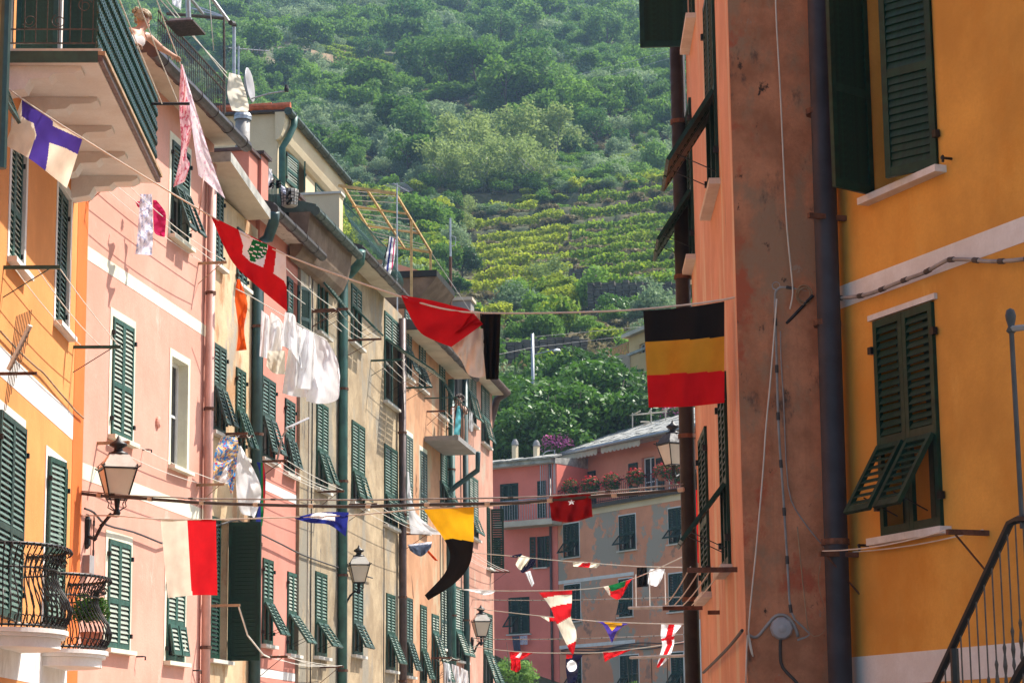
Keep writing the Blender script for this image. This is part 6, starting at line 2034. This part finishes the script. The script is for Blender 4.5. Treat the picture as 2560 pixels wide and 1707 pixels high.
# white folded aerial on the rose house, aerial on the orange house
p0 = L.pt(*q(6, 500, 205), -.2)
o = thing('tv_antenna', 'white folded aerial on a bent pole at the rose house', 'antenna', p0)
for A, B, r in (((470, 345), (500, 205), .02), ((500, 205), (528, 158), .02), ((520, 158), (645, 100), .022), ((520, 158), (560, 150), .02)):
    MB().tube([J(6, A[0], A[1], -.3) - p0, J(6, B[0], B[1], -.45) - p0], r, 6).build('boom', M['grey_plastic'], o, loc=(0, 0, 0))
p0 = ho.p.pt(*q(3, 60, 1165), -.25)
o = thing('tv_antenna', 'wooden boomed comb aerial leaning from the orange house', 'antenna', p0)
A, B = Vector((0, 0, 0)), ho.p.pt(*q(3, 208, 862), -.5) - p0
MB().tube([A, B], .03, 6).build('boom', M['stone'], o, loc=(0, 0, 0))
MB().box(-.35, .3, -.02, .02, -.06, -.03).build('arm', M['rust'], o, loc=(0, 0, 0))
b = MB()
for k in range(10):
    c_ = A.lerp(B, .05 + .9 * k / 9); l_ = .55 - .04 * k
    b.tube([c_ + Vector((-.1 * l_, 0, -l_)), c_ + Vector((.1 * l_, 0, l_))], .005, 4)
b.build('elements', M['rail_iron'], o, loc=(0, 0, 0), kind='stuff')

# ------------------------------------------------------------------ back terrace flowers and roofs
M['l_gera'] = leaf_mat('geranium_leaf', (.02, .07, .012), (.07, .15, .03))
FLW = [leaf_cloud('flowers', M['l_red'], 260, .11, [((0, 0, .1), (1, .8, .7)), ((.3, -.2, .3), (.7, .6, .5)), ((-.4, -.1, -.3), (.6, .5, .5))], 400 + k, shell=.85) for k in range(2)]
LFV = [leaf_cloud('foliage', M['l_gera'], 420, .14, [((0, 0, 0), (.95, .7, .75)), ((.4, 0, -.4), (.5, .5, .4))], 410 + k) for k in range(2)]
for i_, (x_, y_, s_, tn, lb) in enumerate(((885, 1240, .52, .1, 'basket of orange red flowers leftmost on the terrace railing'), (1080, 1225, .56, .2, 'basket of red flowers second from the left on the terrace railing'), (1285, 1190, .55, 1.0, 'basket of bright pink red flowers in the middle of the terrace railing'), (1520, 1145, .52, .1, 'basket of red flowers left of the open white terrace door'),
                                          (1778, 1090, .46, .7, 'basket of pink flowers right of the open white terrace door'), (1960, 1090, .7, .0, 'basket of deep red flowers just behind the lantern'))):
    p = BT.pt(*q(8, x_, y_), -.1)
    o = thing('flower_basket', lb, 'flower basket', p - Vector((0, 0, .3)), BT.ang, 'flower baskets on the back terrace')
    MB().lathe([(.12, -.1), (.2, .05), (.24, .25), (.22, .25)], 10).build('pot', M['terracotta_pot'], o, loc=(0, 0, 0))
    f = link('flowers', FLW[i_ % 2], o, (0, 0, .3), scale=(s_, s_, s_ * .9)); f['tint'] = tn
    f = link('foliage', LFV[i_ % 2], o, (0, 0, .3), scale=(s_, s_, s_ * .95)); f['tint'] = .4
BG = [leaf_cloud('blossom', M['l_flower'], 520, .085, crown_lobes(430 + k, .95, 10, .85), 430 + k, shell=.75) for k in range(2)]
for i_, (x_, y_, s_, dep, lb) in enumerate(((750, 845, 1.05, 1.5, 'round purple pink bougainvillea on the raspberry house roof'), (975, 795, .6, 4, 'small pink blossom showing left of the slate roof edge'), (1930, 555, 1.1, 7, 'tall pink bougainvillea behind the slate roof'), (1700, 620, .4, 7, 'small pink blossom left of the tall one behind the roof'), (1800, 590, .45, 7, 'pink blossom beside the roof aerials'))):
    p = BT.pt(*q(8, x_, y_), dep)
    h_ = s_ * 1.1
    o = thing('bougainvillea', lb, 'shrub', p - Vector((0, 0, h_)))
    f = link('blossom', BG[i_ % 2], o, (0, 0, h_), scale=(s_ * .92, s_ * .92, s_ * .85)); f['tint'] = random.uniform(.2, .8)
    f = link('foliage', CR['fig', i_ % 3], o, (0, 0, h_ - .15), scale=(s_ * .74, s_ * .74, s_ * .78)); f['tint'] = .8
    link('trunk', TK[i_ % 3], o, (0, 0, -.8), scale=(s_, s_, h_ + .6))
o = thing('bamboo_frame', 'thin pole frame for aerials standing on the slate roof', 'frame', BT.pt(*q(8, 1495, 660), 5))
b0_ = Vector(o.location)
for A, B in (((1495, 660), (1495, 515)), ((1680, 640), (1675, 480)), ((1820, 620), (1818, 470)), ((1470, 540), (1830, 505)), ((1505, 530), (1570, 497)), ((1650, 520), (1680, 475)), ((1780, 510), (1850, 470)), ((1575, 605), (1660, 605)), ((1605, 630), (1660, 605))):
    MB().tube([BT.pt(*q(8, *A), 5) - b0_, BT.pt(*q(8, *B), 5) - b0_], .035, 5).build('pole', M['soffit'], o, loc=(0, 0, 0))
cv = BT.pt(*q(8, 880, 815), 3)
o = thing('chimney', 'small grey cowled chimney behind the bougainvillea', 'chimney', cv - Vector((0, 0, .5)))
MB().lathe([(.14, -.5), (.14, .6)], 10).build('stack', M['soffit'], o, loc=(0, 0, 0))
MB().lathe([(.26, .6), (.28, .75), (.16, 1.0), (.02, 1.05)], 10).build('cowl', M['grey_wall'], o, loc=(0, 0, 0))
for A, lb in (((310, 1495), 'yellow green treetop peeping over the bottom edge before the raspberry house'), ((1290, 1590), 'tip of a shrub at the bottom edge before the terracotta house')):
    p = at_dist(*q(9, A[0], A[1] + 75), 84)
    t = tree('street_tree', lb, 'tree', 'pine', (p.x, p.y, .0), 1.1 if A[0] < 500 else .55, None, 1.0, p.z)
# green garden chair like frame and table on the terrace
p = BT.pt(*q(8, 1850, 1240), .6)
o = thing('garden_table', 'white folding table edge on the terrace behind the lantern', 'table', (p.x, p.y, btz + .06), BT.ang)
MB().box(-.5, .5, -.35, .35, .68, .72).build('table_top', M['window_white'], o, loc=(0, 0, 0))
for xx, yy in ((-.45, -.3), (.45, -.3), (-.45, .3), (.45, .3)):
    MB().tube([(xx, yy, 0), (xx, yy, .68)], .02, 5).build('leg', M['steel'], o, loc=(0, 0, 0))

# ------------------------------------------------------------------ stair railing, lower right
SRP = Plane(YB.w(0, -4.2, 0).to_2d(), YB.ang)
o = thing('stair_railing', 'black iron stair railing with turned balusters at the lower right', 'railing', SRP.pt(2480, 1650))
b0_ = Vector(o.location)
top = SRP.line([(2322, 1745), (2365, 1652), (2525, 1307), (2545, 1298), (2600, 1296)])
MB().tube([p - b0_ for p in top], .019, 6).build('handrail', M['iron'], o, loc=(0, 0, 0))
pt_, pb_ = SRP.pt(2527, 800), SRP.pt(2527, 800)
pb_ = Vector((pt_.x, pt_.y, SRP.pt(2555, 1320).z))
pb_2 = SRP.pt(2556, 1320)
MB().tube([pt_ - b0_, pb_2 - b0_], .0115, 8).build('tall_post', M['cable'], o, loc=(0, 0, 0))
MB().lathe([(.014, -.06), (.024, -.05), (.014, -.03), (.022, 0), (.025, .02), (.018, .045), (.0, .055)], 10, pt_ - b0_).build('finial', M['cable'], o, loc=(0, 0, 0), smooth=True)
MB().tube([SRP.pt(2528, 822) - b0_, SRP.pt(2620, 812) - b0_], .014, 6).build('top_bar', M['cable_grey'], o, loc=(0, 0, 0))
knob = [(.0038, -1.6), (.0038, -.62), (.009, -.6), (.005, -.57), (.0105, -.53), (.005, -.48), (.009, -.45), (.0038, -.43), (.0038, 0)]
bm_ = MB().lathe(knob, 7).mesh('baluster', M['rail_iron'])
for k in range(13):
    u = 2362 + k * 19.5
    t_ = min(1, (u - 2365) / 160)
    v = 1652 - 345 * t_ if u < 2525 else 1300
    p = SRP.pt(u, v)
    link('baluster', bm_, o, p - b0_)
MB().tube([SRP.pt(2531, 1715) - b0_, SRP.pt(2556, 1668) - b0_, SRP.pt(2600, 1600) - b0_], .022, 6).build('lower_rail', M['iron'], o, loc=(0, 0, 0))
p = SRP.pt(2385, 1620)
MB().tube([p - b0_, p - b0_ - Vector((0, 0, 1.2))], .02, 6).build('newel', M['iron'], o, loc=(0, 0, 0))

# green pipe and half open shutter at the left edge
x_, z_ = ho.p.at(6, 300, -1.3)
tag(MB().tube([ho.p.w(x_, -1.3, z_ + 3), ho.p.w(x_, -1.3, z_ - .4)], .045, 8).build('awning_post', M['teal_pipe']), 'teal pipe standing at the left edge in front of the white balcony', 'pipe')


# ------------------------------------------------------------------ people
def body(name, parent, joints, bones, mat, loc):
    """one continuous figure grown over a skeleton: joints {name: (point, radius)}"""
    keys = list(joints)
    me = bpy.data.meshes.new(name)
    me.from_pydata([joints[k][0] for k in keys], [(keys.index(a), keys.index(b)) for a, b in bones], [])
    o = bpy.data.objects.new(name, me)
    COL.objects.link(o)
    md = o.modifiers.new('skin', 'SKIN')
    md.use_smooth_shade = True
    sv = me.skin_vertices[0].data
    for i, k in enumerate(keys):
        r = joints[k][1]
        sv[i].radius = r if isinstance(r, tuple) else (r, r)
        sv[i].use_root = (i == 0)
    o.modifiers.new('sub', 'SUBSURF').levels = 2
    bpy.context.view_layer.update()
    ev = o.evaluated_get(bpy.context.evaluated_depsgraph_get())
    m2 = bpy.data.meshes.new_from_object(ev)
    bpy.data.objects.remove(o)
    m2.materials.clear(); m2.materials.append(mat)
    m2.polygons.foreach_set('use_smooth', [True] * len(m2.polygons))
    return link(name, m2, parent, loc)


def merge(o, b, mats):
    """adds fingers and face to the body mesh"""
    me = o.data
    n0 = len(me.vertices)
    V = [tuple(v.co) for v in me.vertices] + b.v
    Fc = [tuple(p.vertices) for p in me.polygons] + [tuple(n0 + i for i in f) for f in b.f]
    mi = [0] * len(me.polygons) + b.m
    m2 = bpy.data.meshes.new(me.name)
    m2.from_pydata(V, [], Fc)
    for m_ in mats: m2.materials.append(m_)
    m2.polygons.foreach_set('material_index', mi)
    m2.polygons.foreach_set('use_smooth', [True] * len(m2.polygons))
    o.data = m2


def hand(b, wrist, d, up, s=1.0):
    d = d.normalized(); side = d.cross(up).normalized(); up = side.cross(d).normalized()
    for k, (off, ln) in enumerate(((-.03, .062), (-.01, .075), (.01, .07), (.03, .055))):
        p0 = wrist + d * .075 + side * off
        b.tube([p0 - d * .03, p0, p0 + d * ln * .5 - up * .008, p0 + d * ln * .85 - up * .035], [.011, .0105, .0095, .007], 6)
    p0 = wrist + d * .02 - side * .035
    b.tube([p0, p0 + d * .03 - side * .022 - up * .01, p0 + d * .06 - side * .018 - up * .025], [.013, .011, .008], 6)


def face(b, c, fwd, up, s=1.0):
    f, u = fwd.normalized(), up.normalized(); r = f.cross(u).normalized(); u = r.cross(f).normalized()
    b.k = 0
    b.tube([c + f * .085 + u * .02, c + f * .112 - u * .022, c + f * .09 - u * .032], [.008, .015, .010], 6)
    for k in (-1, 1):
        b.lathe([(.0, -.025), (.02, -.015), (.022, .01), (.0, .03)], 6, c + r * k * .078 - f * .005)
    b.k = 1
    for k in (-1, 1):
        b.lathe([(.0, -.008), (.012, 0), (.0, .008)], 6, c + f * .088 + r * k * .032 + u * .018)
    b.k = 2
    b.tube([c + f * .09 - u * .055 - r * .022, c + f * .097 - u * .056, c + f * .09 - u * .055 + r * .022], .006, 5)
    b.k = 0


M['eye'] = paint('eye', (.05, .03, .02), .2, 0)
M['lip'] = paint('lip', (.42, .13, .11), .5, 0)
# the woman leaning over the white balcony's railing
wx = OP.at(345, 134, -1.04)[0]
foot = OP.w(wx - .12, -.72, bz0)
dW = OP.pt(345, 134, -1.0).y
w = thing('person', 'blond woman in a white sleeveless top leaning over the green balcony railing', 'person', foot)
lw = lambda u, v, d: at_dist(u, v, d) - foot
hd, ch, hn = lw(357, 54, dW + .05), lw(343, 96, dW), lw(441, 144, dW + .75)
nk = lw(347, 76, dW)
pel = Vector((.05, 0, .93))
out = OP.inn * -1
shR, shL = ch + Vector((.10, .10, .07)), ch + Vector((-.12, -.12, .05))
elb = shR.lerp(hn, .52) + Vector((0, 0, -.03))
rail_hand = OP.w(wx - .35, -1.02, bz0 + 1.05) - foot
J_ = {'pelvis': (pel, (.15, .12)), 'waist': (pel.lerp(ch, .5) + Vector((0, 0, .06)), (.125, .10)), 'chest': (ch - Vector((.02, 0, .03)), (.145, .115)), 'neck': (nk, .05), 'jaw': (hd + Vector((.015, 0, -.06)), (.07, .075)), 'skull': (hd + Vector((0, 0, .035)), (.09, .1)), 'crown': (hd + Vector((-.01, 0, .1)), .055),
      'shr': (shR, .055), 'elr': (elb, .042), 'wrr': (hn - (hn - elb).normalized() * .1, .029), 'pmr': (hn, (.036, .02)), 'shl': (shL, .055), 'ell': (shL + Vector((-.12, -.1, -.24)), .042), 'wrl': (rail_hand - Vector((0, 0, .02)), .029), 'pml': (rail_hand + Vector((.05, .03, .0)), (.036, .02)),
      'hpr': (pel + Vector((.02, .1, -.04)), .09), 'knr': (Vector((.05, .12, .5)), .06), 'anr': (Vector((0, .12, .09)), .04), 'tor': (Vector((.16, .12, .03)), .035), 'hpl': (pel + Vector((-.02, -.1, -.04)), .09), 'knl': (Vector((.05, -.12, .5)), .06), 'anl': (Vector((0, -.12, .09)), .04), 'tol': (Vector((.16, -.12, .03)), .035)}
B_ = [('pelvis', 'waist'), ('waist', 'chest'), ('chest', 'neck'), ('neck', 'jaw'), ('jaw', 'skull'), ('skull', 'crown'), ('chest', 'shr'), ('shr', 'elr'), ('elr', 'wrr'), ('wrr', 'pmr'), ('chest', 'shl'), ('shl', 'ell'), ('ell', 'wrl'), ('wrl', 'pml'),
      ('pelvis', 'hpr'), ('hpr', 'knr'), ('knr', 'anr'), ('anr', 'tor'), ('pelvis', 'hpl'), ('hpl', 'knl'), ('knl', 'anl'), ('anl', 'tol')]
ob_ = body('body', w, J_, B_, M['skin'], (0, 0, 0))
b = MB()
hand(b, hn - (hn - elb).normalized() * .06, hn - elb, Vector((0, 0, 1)))
hand(b, rail_hand, Vector((.8, .4, -.2)), Vector((0, 0, 1)))
face(b, hd, Vector((.8, .1, -.62)), Vector((.6, 0, .8)))
merge(ob_, b, [M['skin'], M['eye'], M['lip']])
body('white_top', w, {'pelvis': (pel + Vector((0, 0, -.02)), (.17, .14)), 'waist': (pel.lerp(ch, .5) + Vector((0, 0, .06)), (.15, .125)), 'chest': (ch - Vector((.02, 0, .05)), (.165, .135)), 'top': (ch.lerp(nk, .45), (.12, .10))},
     [('pelvis', 'waist'), ('waist', 'chest'), ('chest', 'top')], M['f_white'], (0, 0, 0))
body('skirt', w, {'a': (pel + Vector((0, 0, .03)), (.175, .15)), 'b': (Vector((.03, 0, .6)), (.2, .2)), 'c': (Vector((.03, 0, .45)), (.21, .21))}, [('a', 'b'), ('b', 'c')], M['f_bluewhite'], (0, 0, 0))
hb2 = MB()
for k in range(130):
    a, e = random.uniform(0, 2 * PI), random.uniform(-.25, 1.35)
    d = Vector((math.cos(a) * math.cos(e), math.sin(a) * math.cos(e), math.sin(e)))
    if d.dot(Vector((.8, .1, -.62)).normalized()) > .42: continue
    p = hd + Vector((0, 0, .035)) + Vector((d.x * .1, d.y * .1, d.z * .108))
    t_ = Vector((-.7, 0, .5)) - d * d.dot(Vector((-.7, 0, .5)))
    hb2.tube([p - t_ * .06, p + d * .012, p + t_ * .06], [.010, .016, .007], 5)
bun = hd + Vector((-.09, 0, .135))
for k in range(26):
    a = random.uniform(0, 2 * PI); e = random.uniform(-1.2, 1.4)
    d = Vector((math.cos(a) * math.cos(e), math.sin(a) * math.cos(e), math.sin(e)))
    hb2.tube([bun + d * .02, bun + d * .045, bun + d * .05 + Vector((.02, 0, .01))], [.012, .014, .006], 5)
hb2.build('hair', M['hair'], w, loc=(0, 0, 0), smooth=True)

# the person on the tiny balcony of the end house
px_ = he.x(1143, 1085, -.5)
foot = he.p.w(px_, -.55, hbz)
m_ = thing('person', 'person with dark curly hair and raised hands on the tiny far balcony', 'person', foot)
toC = (EYE - foot); toC.z = 0; toC.normalize()
sd = Vector((-toC.y, toC.x, 0))
V3 = lambda f, s_, z: toC * f + sd * s_ + Vector((0, 0, z))
hd2 = V3(.03, 0, 1.16)
J_ = {'pelvis': (V3(0, 0, .66), (.13, .1)), 'waist': (V3(0, 0, .8), (.115, .09)), 'chest': (V3(0, 0, .93), (.14, .1)), 'neck': (V3(.01, 0, 1.05), .045), 'jaw': (V3(.04, 0, 1.1), (.06, .065)), 'skull': (V3(.02, 0, 1.19), (.085, .09)), 'crown': (V3(.01, 0, 1.26), .05),
      'shr': (V3(0, .15, .98), .05), 'elr': (V3(.12, .2, .8), .04), 'wrr': (V3(.17, .06, 1.0), .028), 'pmr': (V3(.16, .04, 1.06), .03), 'shl': (V3(0, -.15, .98), .05), 'ell': (V3(.12, -.2, .8), .04), 'wrl': (V3(.17, -.06, 1.0), .028), 'pml': (V3(.16, -.04, 1.06), .03),
      'hpr': (V3(0, .08, .62), .08), 'knr': (V3(.03, .09, .35), .055), 'anr': (V3(0, .09, .07), .038), 'tor': (V3(.13, .09, .03), .03), 'hpl': (V3(0, -.08, .62), .08), 'knl': (V3(.03, -.09, .35), .055), 'anl': (V3(0, -.09, .07), .038), 'tol': (V3(.13, -.09, .03), .03)}
ob_ = body('body', m_, J_, B_, M['skin_dark'], (0, 0, 0))
b = MB()
hand(b, V3(.16, .04, 1.03), Vector((0, 0, 1)) + toC * -.2, toC); hand(b, V3(.16, -.04, 1.03), Vector((0, 0, 1)) + toC * -.2, toC)
face(b, hd2, toC, Vector((0, 0, 1)))
merge(ob_, b, [M['skin_dark'], M['eye'], M['lip']])
body('dark_shirt', m_, {'pelvis': (V3(0, 0, .62), (.145, .115)), 'waist': (V3(0, 0, .8), (.135, .105)), 'chest': (V3(0, 0, .93), (.155, .115)), 'top': (V3(0, 0, 1.0), (.12, .09))}, [('pelvis', 'waist'), ('waist', 'chest'), ('chest', 'top')], M['f_slate_blue'], (0, 0, 0))
b = MB()
for k in range(110):
    a, e = random.uniform(0, 2 * PI), random.uniform(-.3, 1.5)
    d = Vector((math.cos(a) * math.cos(e), math.sin(a) * math.cos(e), math.sin(e)))
    if d.dot(toC) > .5 and d.z < .55: continue
    p = V3(.02, 0, 1.2) + d * random.uniform(.1, .13)
    b.tube([p, p + Vector((.02, .01, .015)), p + Vector((.01, .03, .0))], [.014, .018, .010], 5)
b.build('hair', M['hair_dark'], m_, loc=(0, 0, 0), smooth=True)
cloth('laundry_cloth', 'turquoise and white towel hanging before the person on the far balcony', 'laundry', facing(1140, 1050, L, -.86, 60), 7, [((765, 985, 750, 1080, 735, 1210), (780, 985, 792, 1080, 780, 1215))], ['turquoise'], .03, nu=20, nv=14)
cloth('laundry_cloth', 'white towel at the left of the turquoise one on the far balcony', 'laundry', facing(1132, 1040, L, -.86, 60), 7, [((722, 1000, 724, 1090), (740, 1000, 738, 1085))], ['white'], .02, nu=14, nv=10)
cloth('laundry_cloth', 'white sock shaped cloth hanging right of the far balcony', 'laundry', facing(1178, 1055, L, -.7, 60), 7, [((858, 1030, 852, 1120, 866, 1188), (880, 1030, 890, 1110, 888, 1186))], ['white'], .02, nu=16, nv=12)
